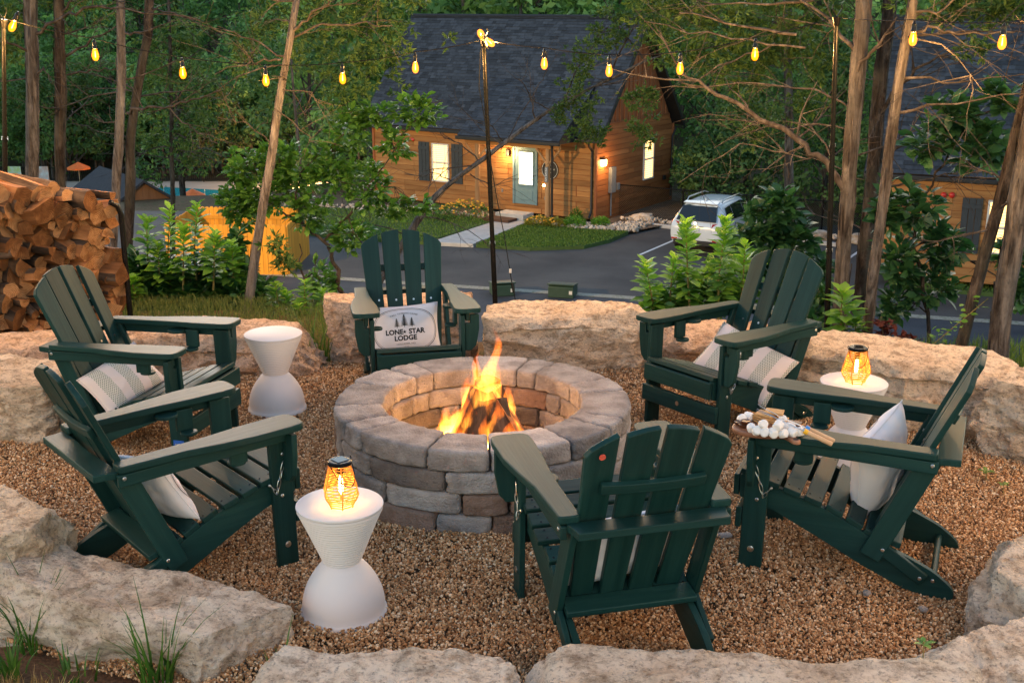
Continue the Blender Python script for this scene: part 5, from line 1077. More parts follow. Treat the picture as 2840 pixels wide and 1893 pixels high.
# ------------------------------------------------------------------ boulders around the gravel
RK = {'cream': ROCK('cream_limestone', (.74, .63, .50), (.63, .505, .38), (.44, .315, .205)), 'white': ROCK('weathered_limestone', (.76, .69, .60), (.62, .535, .44), (.38, .30, .225)),
      'warm': ROCK('warm_sandy_limestone', (.66, .50, .38), (.50, .35, .245), (.29, .18, .115)), 'pink': ROCK('pinkish_limestone', (.55, .44, .36), (.42, .32, .25), (.26, .19, .145))}
def boulder(lab, c, size, yaw, mat, seed, tilt=(0, 0), rough=1.0, n=70, strata=1.0):
    """quarried block: box cut by random planes, layered, scooped and chipped"""
    random.seed(seed); h = Vector((size[0] / 2, size[1] / 2, size[2] / 2)); V, Fc = rounded_pts(h, min(h) * .22, n); off = Vector((seed * 3.7, seed * 1.3, 0)); cuts = []
    for k in range(13):
        a = random.uniform(0, 2 * PI); e = random.choice((random.uniform(-.25, .3), random.uniform(.3, .9))); nv = Vector((math.cos(a) * math.cos(e), math.sin(a) * math.cos(e), math.sin(e)))
        ext = sum(abs(nv[i]) * h[i] for i in range(3)); cuts.append((nv, ext * random.uniform(.66, .88)))
    out = []; sc = sum(size) / 3; vo = noise.voronoi
    for p in V:
        q = p.copy()
        k = Vector((p.x / h.x, p.y / h.y, p.z / h.z)); nn = k.normalized(); top = smooth01((k.z - .72) / .25); side = 1 - top
        q += Vector((fbm(q * 1.4 + off, 3), fbm(q * 1.4 + off + Vector((9, 0, 0)), 3), .35 * fbm(q * 1.4 + off + Vector((0, 9, 0)), 3))) * sc * .10
        w = q + Vector((fbm(q * 4 + off, 2), fbm(q * 4 - off, 2), fbm(q * 4 + off * 2, 2))) * .04
        d1 = vo(Vector((w.x, w.y, w.z * 1.7)) * 3.4 + off)[0][0]; d2 = vo(Vector((w.x, w.y, w.z * 1.5)) * 12 + off)[0][0]
        lay = math.floor((q.z + .02 * fbm(q * 2 + off, 2)) * 11 + seed); ly = noise.noise(Vector((lay * 3.3, q.x * 1.2, q.y * 1.2)))
        o_ = Vector((k.x, k.y, .15 * k.z)); o_ = o_.normalized() if o_.length > 1e-6 else nn
        q += o_ * side * (.040 * ly * strata + .12 * (d1 * d1 - .2)) * min(1, sc * 1.5)
        for nv, d in cuts:
            s = q.dot(nv) - d
            if s > 0: q -= nv * s * .97
        q += nn * rough * ((.034 * side + .006) * (d2 - .45) + .016 * fbm(q * 5 + off, 4) + .012 * fbm(q * 16 + off, 4) + .006 * noise.noise(q * 60 + off))
        out.append(q)
    mb = MB(); mb.add(out, Fc)
    o = mb.build('boulder', RK[mat], None, c, (R(tilt[0]), R(tilt[1]), R(yaw)), ang=32); tag(o, lab, 'boulder'); return o
boulder('large cream boulder at the left edge behind the left chairs', (-2.80, 5.88, .01), (1.35, .66, .60), -8, 'cream', 1)
boulder('flat sandy boulder at the foot of the woodpile', (-2.75, 6.68, -.02), (1.35, .46, .54), 14, 'warm', 2)
boulder('long pinkish boulder behind the rear left white table', (-1.74, 6.94, -.03), (1.12, .50, .56), 2, 'warm', 3)
boulder('tall warm brown boulder directly behind the rear chair', (-.68, 7.24, .03), (1.12, .66, .68), -4, 'warm', 4, strata=1.5)
boulder('wide cream boulder right of the rear chair', (.37, 7.02, .02), (1.30, .52, .66), 5, 'cream', 5)
boulder('brown shadowed boulder behind the right rear chair', (1.33, 6.92, -.03), (.86, .48, .56), -10, 'warm', 6)
boulder('long chiselled cream boulder behind the right lantern table', (2.12, 6.10, .02), (1.40, .54, .68), -32, 'cream', 7, strata=1.4)
boulder('rugged cream boulder cut off by the right edge', (2.84, 5.46, .06), (.95, .66, .66), -30, 'cream', 8, rough=1.3)
boulder('pale slab boulder at the right edge above the corner rock', (2.03, 3.72, .06), (.9, .66, .42), 60, 'white', 9)
boulder('pale flat rock in the bottom right corner', (1.62, 3.22, .06), (.86, .52, .36), 20, 'white', 10)
boulder('very wide pale slab along the bottom right of centre', (.63, 2.89, .01), (1.52, .60, .52), -2, 'white', 11, tilt=(-4, 0), n=80)
boulder('pale slab along the bottom left of centre', (-.40, 2.96, .01), (.98, .54, .50), -8, 'white', 12, tilt=(-6, 0))
boulder('huge grey speckled slab in the bottom left corner', (-1.42, 3.75, -.01), (1.32, .38, .40), -25, 'white', 13, tilt=(-5, 3), n=84)
boulder('cream boulder at the left edge behind the left front chair', (-2.08, 4.10, .07), (.90, .66, .48), -42, 'cream', 14)

# ------------------------------------------------------------------ fire pit
PX, PY = -.135, 5.17
BLK = []
for k, (a, b_, c) in enumerate([((.23, .212, .203), (.32, .298, .286), (.41, .386, .37)), ((.20, .186, .18), (.28, .264, .256), (.36, .342, .33)), ((.19, .125, .095), (.25, .17, .13), (.30, .22, .18)), ((.12, .105, .10), (.18, .16, .15), (.24, .215, .20))]):
    BLK.append(MAT('paver_block_%d' % k, a, b_, c, scale=9, rough=.9, bmp=.75, bs=95, bd=.03, vary=.22, spec=.2, lo=.36, hi=.62, detail=9))
pit = thing('fire_pit', 'round fire pit of stacked weathered concrete blocks', 'fire pit', (PX, PY, 0))
random.seed(14); RO, RI, CH = .682, .458, .0965
def pit_block(a0, a1, z0, z1, ro, ri, mat):
    am = (a0 + a1) / 2; rm = (ro + ri) / 2; hx = (a1 - a0) * rm / 2; hy = (ro - ri) / 2; hz = (z1 - z0) / 2
    V, Fc = rounded_pts((hx, hy, hz), .013, 14); out = []; s = Vector((random.random() * 50, 0, 0))
    for p in V:
        k = Vector((p.x / hx, p.y / hy, p.z / hz)); q = p + Vector((p.x, p.y, p.z)).normalized() * .008 * fbm(p * 18 + s, 4)
        e = max(0, sorted(abs(c) for c in k)[1] - .8) * .5
        q -= q.normalized() * e * .07 * abs(noise.noise(p * 30 + s))
        a = am - q.x / rm; r = rm + q.y; out.append((r * math.cos(a), r * math.sin(a), (z0 + z1) / 2 + q.z))
    m = MB(); m.add(out, Fc); return m.build('block', mat, pit, ang=60)
for c in range(4):
    a = {0: .05, 1: .22, 2: .12, 3: .0}[c] - 1.9; end = a + 2 * PI; z0 = c * CH + .012; pat = [.55, .38, .21, .58, .30, .52, .24, .42, .54, .22, .40]
    ws = []; i = c * 3 + 1
    while sum(ws) < 2 * PI - .12: ws.append(pat[i % len(pat)] * random.uniform(.94, 1.06)); i += 1
    k = 2 * PI / sum(ws)
    for w in ws:
        w *= k; j = random.uniform(-.005, .005)
        m = random.choice(BLK[:2]) if c == 3 else random.choice(BLK); pit_block(a + .0055, a + w - .0055, z0, z0 + CH - .002 + random.uniform(-.002, .002), RO + j, RI + j, m); a += w
ASH = MAT('ash_bed', (.035, .03, .028), (.09, .08, .075), scale=14, rough=.95, bmp=.6, bs=60)
MB().lathe([(.001, .03), (.3, .028), (.46, .02), (.472, -.02)], 40).build('ash_bed', ASH, pit)
# ------------------------------------------------------------------ firewood
def RINGS(name, c1, c2, c3):
    m, nt, b, out = nodes(name); b.inputs['Roughness'].default_value = .85; b.inputs['Specular IOR Level'].default_value = .15
    tc = nd(nt, 'ShaderNodeTexCoord'); sx = nd(nt, 'ShaderNodeSeparateXYZ'); nt.links.new(tc.outputs['Object'], sx.inputs[0]); vec, rn = coords(nt)
    n1 = ntex(nt, vec, 14, 5, .6); d = mathn(nt, 'SQRT', mathn(nt, 'ADD', mathn(nt, 'POWER', mathn(nt, 'ADD', sx.outputs['X'], mathn(nt, 'MULTIPLY_ADD', rn, .08, -.04)), 2.), mathn(nt, 'POWER', mathn(nt, 'ADD', sx.outputs['Z'], .03), 2.)))
    w = mathn(nt, 'SINE', mathn(nt, 'MULTIPLY', mathn(nt, 'MULTIPLY_ADD', n1, .022, d), 620.)); f = mathn(nt, 'ADD', mathn(nt, 'MULTIPLY', w, .12), mathn(nt, 'ADD', n1, mathn(nt, 'MULTIPLY_ADD', rn, .5, -.25)))
    r = ramp(nt, [(.28, c1), (.5, c2), (.75, c3)]); nt.links.new(f, r.inputs[0]); nt.links.new(r.outputs[0], b.inputs['Base Color']); bump(nt, b, mathn(nt, 'ADD', ntex(nt, vec, 70, 5), mathn(nt, 'MULTIPLY', w, .1)), .9, .012); return m
ENDW = RINGS('log_end', (.11, .046, .017), (.24, .115, .045), (.42, .235, .11))
ENDW_OLD = MAT('log_end_old', (.13, .046, .014), (.27, .108, .034), (.44, .20, .070), scale=11, rough=.8, bmp=.8, bs=60, bd=.015, vary=.45)
SPLIT = WOODY('split_face', (.10, .040, .013), (.23, .098, .035), (.40, .19, .078), 'y', 16, .78, .8, .5, .012, .1)
LBARK = WOODY('log_bark', (.018, .011, .007), (.06, .038, .025), (.15, .105, .075), 'y', 14, .92, 1.0, .3, .02, .25)
def log_mesh(seed, size, ln):
    """split log along y, front end at y=0, seen end first"""
    random.seed(seed); kind = random.choice('wqqhhr'); s = size / 2
    if kind == 'w': arc = random.uniform(1.0, 1.6); pts_ = [(0, -s * .8, 0)] + [(math.sin(a) * s * 1.7, -s * .8 + math.cos(a) * s * 1.75, 1) for a in [(-.5 + i / 5) * arc for i in range(6)]]
    elif kind == 'q': pts_ = [(-s, -s * .8, 0), (s * .95, -s * .85, 0), (s * .8, s * .55, 1), (s * .1, s * .9, 1), (-s * .8, s * .7, 0)]
    elif kind == 'h': pts_ = [(s * math.cos(a) * 1.1, s * math.sin(a) * 1.25 - s * .45, 1) for a in [PI * i / 7 for i in range(8)]]; pts_[0] = (*pts_[0][:2], 1); pts_[-1] = (*pts_[-1][:2], 0)
    else: pts_ = [(s * math.cos(a) * random.uniform(.9, 1.05), s * math.sin(a) * random.uniform(.9, 1.05), 1) for a in [2 * PI * i / 11 for i in range(11)]]
    n = len(pts_); ro = random.uniform(0, 6.28) if kind != 'h' else random.choice((0, 3.14)) + random.gauss(0, .4); cr, sr = math.cos(ro), math.sin(ro); m = MB(); R_ = 6; vs = []; f = (Vector((random.gauss(0, .18), random.gauss(0, .18), 0)))
    for j in range(R_):
        y = ln * j / (R_ - 1); g_ = 1 + .06 * noise.noise((seed, j * .8, 0))
        for (x, z, b_) in pts_:
            q = 1 + .07 * noise.noise((x * 20, z * 20, j * .9 + seed)); X, Z = x * g_ * q, z * g_ * q; yy = y + ((X * f.x + Z * f.y) * 1.2 if j == 0 else 0); vs.append((X * cr - Z * sr, yy, X * sr + Z * cr))
    cA = len(vs); vs.append((0, .006, 0))
    for j in range(R_ - 1):
        for k in range(n): m_ = 2 if (pts_[k][2] and pts_[(k + 1) % n][2]) else 1; m.f.append((j * n + k, j * n + (k + 1) % n, (j + 1) * n + (k + 1) % n, (j + 1) * n + k)); m.m.append(m_); m.t.append(0)
    for k in range(n): m.f.append(((k + 1) % n, k, cA)); m.m.append(0); m.t.append(0)
    m.f.append(tuple((R_ - 1) * n + k for k in range(n))); m.m.append(0); m.t.append(0); m.v = vs
    return m.mesh('split_log', [ENDW, SPLIT, LBARK], smooth=False)
LOGS = {}
def log_at(seed, size, ln=.42):
    k = (seed % 26, round(size * 50)); 
    if k not in LOGS: LOGS[k] = log_mesh(seed % 26 + 1, k[1] / 50, ln)
    return LOGS[k]
ORD = 'first second third fourth fifth sixth seventh eighth ninth tenth eleventh twelfth thirteenth fourteenth fifteenth sixteenth seventeenth eighteenth nineteenth twentieth'.split()
FX = Vector((.755, .655, 0)); FN = Vector((.655, -.755, 0)); F0 = Vector((-3.28, 7.24, 0)); lz = math.atan2(-FN.x * -1, FN.y * -1)
yaw_log = math.atan2(FN.x, -FN.y)      # local +y (into the pile) = -FN
random.seed(42); cnt = 0; z = .07; row = 0
while z < 1.14:
    s = -.48 + random.uniform(0, .06); rowl = []
    top_here = lambda s: 1.12 - .13 * smooth01((s + .3) / 1.1) + .02 * noise.noise((s * 4, 2, 0))
    while s < .78:
        w = random.choice((.06, .07, .08, .095, .11, .125, .145))
        zz = z + random.uniform(-.032, .032)
        if zz + w * .3 < top_here(s) + .03:
            p = F0 + FX * (s + w * .45) + FN * random.uniform(-.07, .08) + Vector((0, 0, zz)); cnt += 1
            o = ob('split_log', log_at(random.randint(0, 999), w * 1.14), None, p, (random.gauss(0, .12), random.uniform(-.6, .6), math.atan2(.86, .50) + random.gauss(0, .18)))
            rowl.append(o)
        s += w * .93
    for i, o in enumerate(rowl[::-1]): tag(o, 'split log %s from right in the %s layer up of the woodpile' % (ORD[i], ORD[row]) if i else 'split log at the right end of the %s layer from the ground of the woodpile' % ORD[row], 'firewood', 'split logs in the firewood pile')
    z += .078; row += 1
o = ob('split_log', log_at(7, .14), None, F0 + FX * .80 + FN * .10 + Vector((0, 0, .40)), (0, .2, math.atan2(FN.x, -FN.y) + .5)); tag(o, 'fresh cut log sticking out past the rack post of the pile', 'firewood')
rk = thing('log_rack', 'black tubular steel rack holding the firewood pile', 'rack', F0)
for dz in (.04, -.34):
    a = FX * .86 + FN * dz; b_ = FX * -.55 + FN * dz
    MB().tube([a + Vector((0, 0, .03)), a + Vector((0, 0, .6)), a + Vector((0, 0, .80)), a + FX * -.02 + Vector((0, 0, .86)), a + FX * -.07 + Vector((0, 0, .89))], .018, 12).build('upright', BLACK_METAL, rk)
    MB().tube([b_ + Vector((0, 0, .03)), b_ + Vector((0, 0, .89))], .018, 12).build('upright', BLACK_METAL, rk)
    MB().tube([a + Vector((0, 0, .03)), b_ + Vector((0, 0, .03))], .018, 12).build('base_rail', BLACK_METAL, rk)
# burning logs and flames
CHARW = WOODY('charred_wood', (.02, .014, .01), (.07, .04, .025), (.16, .09, .05), 'y', 14, .9, .8, .2, .012, .2)
for i, (a, r, l, sz, lab) in enumerate([(3.6, .20, .40, .12, 'log leaning from the left in the burning fire'), (4.35, .22, .36, .11, 'front left log standing in the burning fire'), (5.25, .20, .36, .12, 'front right split log in the burning fire'), (5.95, .24, .42, .12, 'log leaning from the right in the burning fire'), (2.0, .18, .42, .12, 'log leaning from behind in the burning fire'), (.9, .2, .4, .11, 'bark covered log leaning from the right rear of the fire')]):
    p = Vector((PX + .02 + r * math.cos(a), PY - .02 + r * math.sin(a), .08)); q = Vector((PX + .02 + .05 * math.cos(a), PY + .05 * math.sin(a), .38)); d = (q - p).normalized()
    me = log_mesh(60 + i, sz, l)
    if i in (0, 4): me.materials[0] = CHARW; me.materials[1] = CHARW
    o = ob('burning_log', me, None, p, d.to_track_quat('Y', 'Z').to_euler()); tag(o, lab, 'firewood', 'logs in the fire')
FLAME, nt, b, out = nodes('flame'); nt.nodes.remove(b)
tc = nd(nt, 'ShaderNodeTexCoord'); sx = nd(nt, 'ShaderNodeSeparateXYZ'); nt.links.new(tc.outputs['Object'], sx.inputs[0])
fr = ramp(nt, [(0, (1, .50, .09)), (.35, (1, .38, .045)), (.65, (1, .20, .015)), (1, (.85, .07, .006))]); nt.links.new(sx.outputs['Z'], fr.inputs[0])
mp = nd(nt, 'ShaderNodeMapping'); mp.inputs['Scale'].default_value = (14, 14, 2.6); nt.links.new(tc.outputs['Object'], mp.inputs[0])
nz = ntex(nt, mp.outputs[0], 1.6, 3, .5, 1.2); rz_ = ramp(nt, [(.30, (.04, .04, .04)), (.66, (1, 1, 1))]); nt.links.new(nz, rz_.inputs[0])
fs = ramp(nt, [(0, (.25, .25, .25)), (.12, (1, 1, 1)), (.5, (.6, .6, .6)), (1, (.12, .12, .12))]); nt.links.new(sx.outputs['Z'], fs.inputs[0])
em = nd(nt, 'ShaderNodeEmission'); nt.links.new(fr.outputs[0], em.inputs[0]); nt.links.new(mathn(nt, 'MULTIPLY', mathn(nt, 'MULTIPLY', rz_.outputs[0], fs.outputs[0]), 54.), em.inputs[1])
nt.links.new(em.outputs[0], out.inputs['Volume'])
fire = thing('fire', 'orange flames rising from the logs in the fire pit', 'fire', (PX, PY, .10))
random.seed(31)
def flame(x, y, z0, h, r, seed):
    """twisting tongue, unit height, scaled so the gradient runs from root to tip"""
    m = MB(); P = []; Rd = []; n = 14
    for i in range(n + 1):
        t = i / n; P.append((.22 * noise.noise((t * 2.2, seed, 0)) * t * .9, .15 * noise.noise((t * 2, seed, 5)) * t, t)); Rd.append(max(.002, (math.sin(PI * min(1, t * 1.0 + .08) ** .55) ** 1.1) * (1 + .35 * noise.noise((t * 5, seed, 9)))))
    vs = []
    for i in range(n + 1):
        for k in range(12):
            a = 2 * PI * k / 12; q = Rd[i] * r / h * (1 + .3 * noise.noise((math.cos(a) * 1.5, math.sin(a) * 1.5, i * .4 + seed))); vs.append((P[i][0] + q * math.cos(a), P[i][1] + q * .55 * math.sin(a), P[i][2]))
    m.add(vs, [(i * 12 + k, i * 12 + (k + 1) % 12, (i + 1) * 12 + (k + 1) % 12, (i + 1) * 12 + k) for i in range(n) for k in range(12)] + [tuple(range(12))[::-1], tuple(range(n * 12, n * 12 + 12))])
    o = m.build('flame', FLAME, fire, (x, y, z0), (0, 0, random.uniform(-.6, .6))); o.scale = (h, h, h)
for i in range(44):
    a = random.uniform(0, 2 * PI); u = .23 * math.sqrt(random.random()); x, y = u * math.cos(a), u * .75 * math.sin(a) - .04
    c_ = 1 - u / .24; h = (.18 + .24 * c_ ** 1.4) * random.uniform(.7, 1.2); flame(x * 1.05 + .01, y, .0 + .14 * c_ * random.random(), h, random.uniform(.045, .085) * (.8 + .5 * c_), i * 1.7 + 3)
flame(.0, .0, .14, .44, .06, 71); flame(.03, .02, .18, .52, .045, 83); flame(-.05, .0, .10, .36, .06, 91); flame(.12, .0, .12, .30, .045, 97); flame(-.12, -.06, .04, .28, .055, 51); flame(.16, -.06, .03, .24, .05, 52); flame(.06, -.1, .06, .30, .07, 53); flame(-.03, -.12, .04, .26, .055, 54)
point('fire_light', (0, -.02, .55), 3.8, (1, .45, .14), .10, fire)

# ------------------------------------------------------------------ folding adirondack chairs
def rnd_outline(pts_, r=.02, n=4):
    out = []
    for i, p in enumerate(pts_):
        a = Vector(pts_[i - 1]); b_ = Vector(p[:2]); c = Vector(pts_[(i + 1) % len(pts_)][:2]); a = Vector(a[:2])
        rr = p[2] if len(p) > 2 else 0
        if rr == 0: out.append(tuple(b_)); continue
        u = (a - b_).normalized() * min(rr, (a - b_).length * .45); v = (c - b_).normalized() * min(rr, (c - b_).length * .45)
        for k in range(n + 1): t = k / n; q = b_ + u * (1 - t) ** 2 + v * t ** 2; out.append(tuple(q))
    return out
CP = []          # (name, mesh, loc, rot, parent index)
def cp(name, mb, mat, loc=(0, 0, 0), rot=(0, 0, 0), par=None, bevel=.004, **k):
    CP.append((name, mb.mesh(name, mat, bevel=bevel, **k), loc, rot, par)); return len(CP) - 1
RECL = R(23.5); BO = Vector((0, -.185, .198))
rail = rnd_outline([(.335, .385, .01), (.20, .352), (.05, .308), (-.10, .240), (-.20, .185), (-.31, .145), (-.40, .105, .03), (-.478, .045, .04), (-.478, .002, .02), (-.40, .0), (-.30, .018), (-.15, .082), (.05, .182), (.20, .252), (.335, .29, .01)])
def rail_top(y):
    P = [(-.24, .165), (-.10, .240), (.05, .308), (.20, .352), (.335, .385)]
    for (a, b_), (c, d) in zip(P, P[1:]):
        if a <= y <= c: t = (y - a) / (c - a); return b_ + (d - b_) * t, math.atan2(d - b_, c - a)
    return P[-1][1], .2
arm = rnd_outline([(.222, .335, .05), (.368, .335, .05), (.374, .27), (.372, .12), (.352, -.01), (.326, -.13), (.312, -.375, .015), (.236, -.375, .015), (.236, -.13), (.230, .0), (.218, .12), (.214, .27)])
for s in (-1, 1):
    ri = cp('side_rail', MB().prism(rail, s * .232 - .013, s * .232 + .013, 'x'), GREEN['y'])
    cp('front_leg', MB().prism([(.232, -.02), (.322, -.02), (.306, .566), (.216, .566)], s * .264 - .012, s * .264 + .012, 'x'), GREEN['z'])
    A = arm if s > 0 else [(-x, y) for x, y in arm][::-1]
    ai = cp('armrest', MB().prism(A, 0, .027, 'z'), GREEN['y'], (0, 0, .5735), (R(1.6), 0, 0), bevel=.006)
    cp('arm_support', MB().box((s * .296, -.045, .5445), (.024, .67, .046), Matrix.Rotation(R(1.6), 3, 'X')), GREEN['y'])
    cp('arm_bracket', MB().prism([(s * .310, .567), (s * .362, .567), (s * .362, .48), (s * .345, .395), (s * .318, .365), (s * .279, .365), (s * .279, .518), (s * .310, .518)][::s], .272, .296, 'y'), GREEN['z'])
    cp('cup_holder', MB().box((s * .250, .10, .515), (.02, .07, .09)).lathe([(.001, .458), (.036, .458), (.036, .470), (.001, .470)], 24, (s * .222, .105, 0)).lathe([(.030, .545), (.046, .545), (.046, .560), (.030, .560)], 24, (s * .235, .02, 0)), GREEN['z'])
    cp('rear_upright', MB().box((s * .260, -.012, .165), (.024, .080, .46)), GREEN['z'], BO, (RECL, 0, 0))
    cp('folding_link', MB().box((s * .259, -.285, .128), (.022, .200, .050), Matrix.Rotation(R(33), 3, 'X')), GREEN['y'])
    ch = MB(); q = [Vector((s * .280, .275, .44)), Vector((s * .281, .262, .40)), Vector((s * .281, .253, .37)), Vector((s * .281, .243, .335)), Vector((s * .281, .238, .315)), Vector((s * .281, .226, .335)), Vector((s * .281, .212, .355))]
    for i in range(len(q) - 1):
        d = (q[i + 1] - q[i]); u = Vector((1, 0, 0)) if i % 2 else d.normalized().cross(Vector((1, 0, 0))); c = (q[i] + q[i + 1]) / 2; l = d.length * .66; dn = d.normalized()
        ch.tube([c + dn * l * math.cos(2 * PI * k / 10) + u * .006 * math.sin(2 * PI * k / 10) for k in range(10)], .0016, 5, closed=True)
    cp('chain', ch, STEEL, bevel=0)
    for (y, z, x, r) in ((.272, .47, .277, .0075), (.262, .30, .277, .0075), (.275, .09, .277, .013), (-.36, .545, .309, .0075), (-.215, .172, .271, .0075), (-.355, .082, .271, .0075), (-.40, .07, .246, .0075), (.21, .355, .277, .006)):
        cp('bolt', MB().tube([(s * (x - .004), y, z), (s * (x + .002), y, z), (s * (x + .004), y, z)], [r, r, r * .7], 12), STEEL, bevel=0)
for i, y in enumerate((.298, .215, .134, .053, -.026, -.103, -.172)):
    z, sl = rail_top(y); w = .076 if i else .085; ln = .53 if i < 4 else .49
    m = MB().box((0, 0, 0), (ln if i else .49, w - .008, .022))
    si = cp('seat_slat', m, GREEN['x'], (0, y, z + .012), (sl, 0, 0))
    d = MB()
    for x in (-.225, .225):
        for yy in (-.02, .02): d.lathe([(.001, .0112), (.0042, .0112), (.004, .0122), (.001, .0122)], 8, (x, yy, 0))
    cp('screw_heads', d, BLACK_METAL, par=si, bevel=0)
cp('front_apron', MB().box((0, .349, .338), (.49, .022, .085)), GREEN['x'])
cp('front_crossbar', MB().box((0, .330, .215), (.55, .024, .085), Matrix.Rotation(R(2), 3, 'X')), GREEN['x'])
cp('maker_disc', MB().tube([(0, .342, .215), (0, .3445, .215)], .012, 16), STEEL, bevel=0)
xb = [-.218, -.110, 0, .110, .218]; xt = [-.268, -.134, 0, .134, .268]; HT = .77
slat_idx = []
for i in range(4):
    g = .0115; top = []; l0, l1 = xb[i] + g, xb[i + 1] - g; t0, t1 = xt[i] + g, xt[i + 1] - g
    for k in range(7):
        x = t0 + (t1 - t0) * k / 6; top.append((x, HT - 1.25 * x * x - (.012 if (i == 0 and k == 0) or (i == 3 and k == 6) else 0)))
    sl_ = [(l0, -.02)] + top[::1] + [(l1, -.02)]
    tw_ = {0: .10, 1: .03, 2: -.03, 3: -.10}[i]; m = MB().prism([(p[0], p[1]) for p in sl_], -.011, .011, 'y')
    cx = (xb[i] + xb[i + 1]) / 2; Rm = Matrix.Rotation(tw_, 3, 'Z'); off = .010 if i in (0, 3) else 0
    m.v = [tuple(Rm @ Vector((v[0] - cx, v[1], v[2])) + Vector((cx, off, 0))) for v in m.v]
    slat_idx.append(cp('back_slat', m, GREEN['z'], BO, (RECL, 0, 0)))
    for z in (.345,): cp('bolt', MB().tube([(cx, .012 + off, z), (cx, .015 + off, z)], .006, 10), STEEL, BO, (RECL, 0, 0), bevel=0)
def arcbar(w, z, y0, bow, dep, hh, n=12):
    m = MB(); up_ = [(-w + 2 * w * k / n, y0 + bow * ((k / n * 2 - 1) ** 2)) for k in range(n + 1)]; lo = [(x, y - dep) for x, y in up_][::-1]
    return m.prism(up_ + lo, z - hh / 2, z + hh / 2, 'z')
cp('upper_back_brace', arcbar(.185, .545, -.0125, .009, .022, .040), GREEN['x'], BO, (RECL, 0, 0))
cp('back_crossbar', rnd := MB().prism([(-.285, -.385), (-.275, -.415)] + [(x / 100, -.455) for x in (-27, 0, 27)] + [(.275, -.415), (.285, -.385), (.285, -.372), (.20, -.368), (0, -.376), (-.20, -.368), (-.285, -.372)], .5745 - .035, .5745 - .008, 'z'), GREEN['x'])
cp('lower_crossbar', MB().box((0, -.052, .012), (.49, .078, .024)), GREEN['x'], BO, (RECL * .6, 0, 0))
cp('rear_dowel', MB().tube([(-.22, -.40, .06), (.22, -.40, .06)], .013, 12), GREEN['x'], bevel=0)
def chair(lab, x, y, fwd, dz=0):
    rz = math.atan2(-fwd[0], fwd[1]); t = thing('adirondack_chair', lab, 'chair', (x, y, .012 + dz), rz, 'green folding chairs around the fire pit'); L = []
    t.scale = (.935, 1, 1)
    for (n, me, loc, rot, par) in CP: L.append(ob(n, me, t if par is None else L[par], loc, rot))
    return t, L
chA, _ = chair('green slatted chair with striped pillow in front of the woodpile', -1.80, 5.63, (.96, -.25), -.03)
chB, _ = chair('green slatted chair at the left front, seen from its side, nearest the grey slab', -1.26, 4.27, (.77, .64))
chC, LC = chair('green slatted chair behind the fire pit facing the camera', -.57, 6.45, (.20, -.98), -.06)
chD, _ = chair('green slatted chair with striped pillow at the right rear', 1.11, 5.88, (-.79, -.61), -.03)
chE, _ = chair('green slatted chair at the right holding the snack board on its arm', 1.285, 4.34, (-.925, .38))
chF, LF = chair('green slatted chair in the foreground turned with its back to the camera', .335, 3.80, (-.25, .968), .015)
o = MB().tube([(-.20, -.0165, .68), (-.20, -.0125, .68)], .011, 20).build('red_sticker', MAT('red_sticker', (.55, .05, .03), (.62, .12, .08), scale=80, rough=.5), chF, BO, (RECL, 0, 0))
st = MB().box((.2785, .272, .13), (.003, .055, .04)).build('blue_sticker', MAT('blue_sticker', (.02, .12, .5), rough=.5), chA); text_obj('sticker_text', 'F RIGHT', WHITE, st, (.0, 0, 0), .010)
st2 = st.children[0]; st2.location = (.281, .272, .13); st2.rotation_euler = (R(90), 0, R(90)); 

# ------------------------------------------------------------------ pillows
def LINEN(name, c):
    m = MAT(name, tuple(x * .95 for x in c), c, scale=3, rough=.9, bmp=.25, bs=380, bd=.002, spec=.15); return m
WHITEFAB = LINEN('white_linen', (.70, .68, .70))
INK = MAT('black_ink', (.02, .025, .03), rough=.9, spec=.1)
def STRIPE():
    m, nt, b, out = nodes('striped_weave'); b.inputs['Roughness'].default_value = .92; b.inputs['Specular IOR Level'].default_value = .15
    tc = nd(nt, 'ShaderNodeTexCoord'); sx = nd(nt, 'ShaderNodeSeparateXYZ'); nt.links.new(tc.outputs['Object'], sx.inputs[0]); X, Z = sx.outputs['X'], sx.outputs['Z']
    band = mathn(nt, 'LESS_THAN', mathn(nt, 'ABSOLUTE', mathn(nt, 'SUBTRACT', mathn(nt, 'FRACT', mathn(nt, 'ADD', mathn(nt, 'DIVIDE', X, .125), .5)), .5)), .27)
    row = mathn(nt, 'FLOOR', mathn(nt, 'DIVIDE', Z, .0075)); sh_ = mathn(nt, 'MULTIPLY', mathn(nt, 'MODULO', row, 2.), .5)
    dx = mathn(nt, 'LESS_THAN', mathn(nt, 'FRACT', mathn(nt, 'ADD', mathn(nt, 'DIVIDE', X, .011), sh_)), .52); dz = mathn(nt, 'LESS_THAN', mathn(nt, 'FRACT', mathn(nt, 'DIVIDE', Z, .0075)), .55)
    f = mathn(nt, 'MULTIPLY', band, mathn(nt, 'MULTIPLY', dx, dz)); base = mixc(nt, band, (.68, .60, .57), (.62, .60, .54))
    nt.links.new(mixc(nt, f, base, (.10, .145, .105)), b.inputs['Base Color']); vec, _ = coords(nt); bump(nt, b, ntex(nt, vec, 380, 3), .25, .002); return m
STRIPES = STRIPE()
def pill_pt(u, v, a, b_, t, side, seed=0, off=0.):
    x = a * u * (.93 + .07 * v * v); z = b_ * v * (.93 + .07 * u * u)
    th = t * max(0., (1 - abs(u) ** 2.6)) ** .55 * max(0., (1 - abs(v) ** 2.6)) ** .55
    th *= 1 + .10 * noise.noise((u * 2.2 + seed, v * 2.2, side)); th += .0045 * fbm((u * 5 + seed, v * 5, side), 3) * (1 - max(abs(u), abs(v)) ** 4)
    return Vector((x, side * (th + off), z))
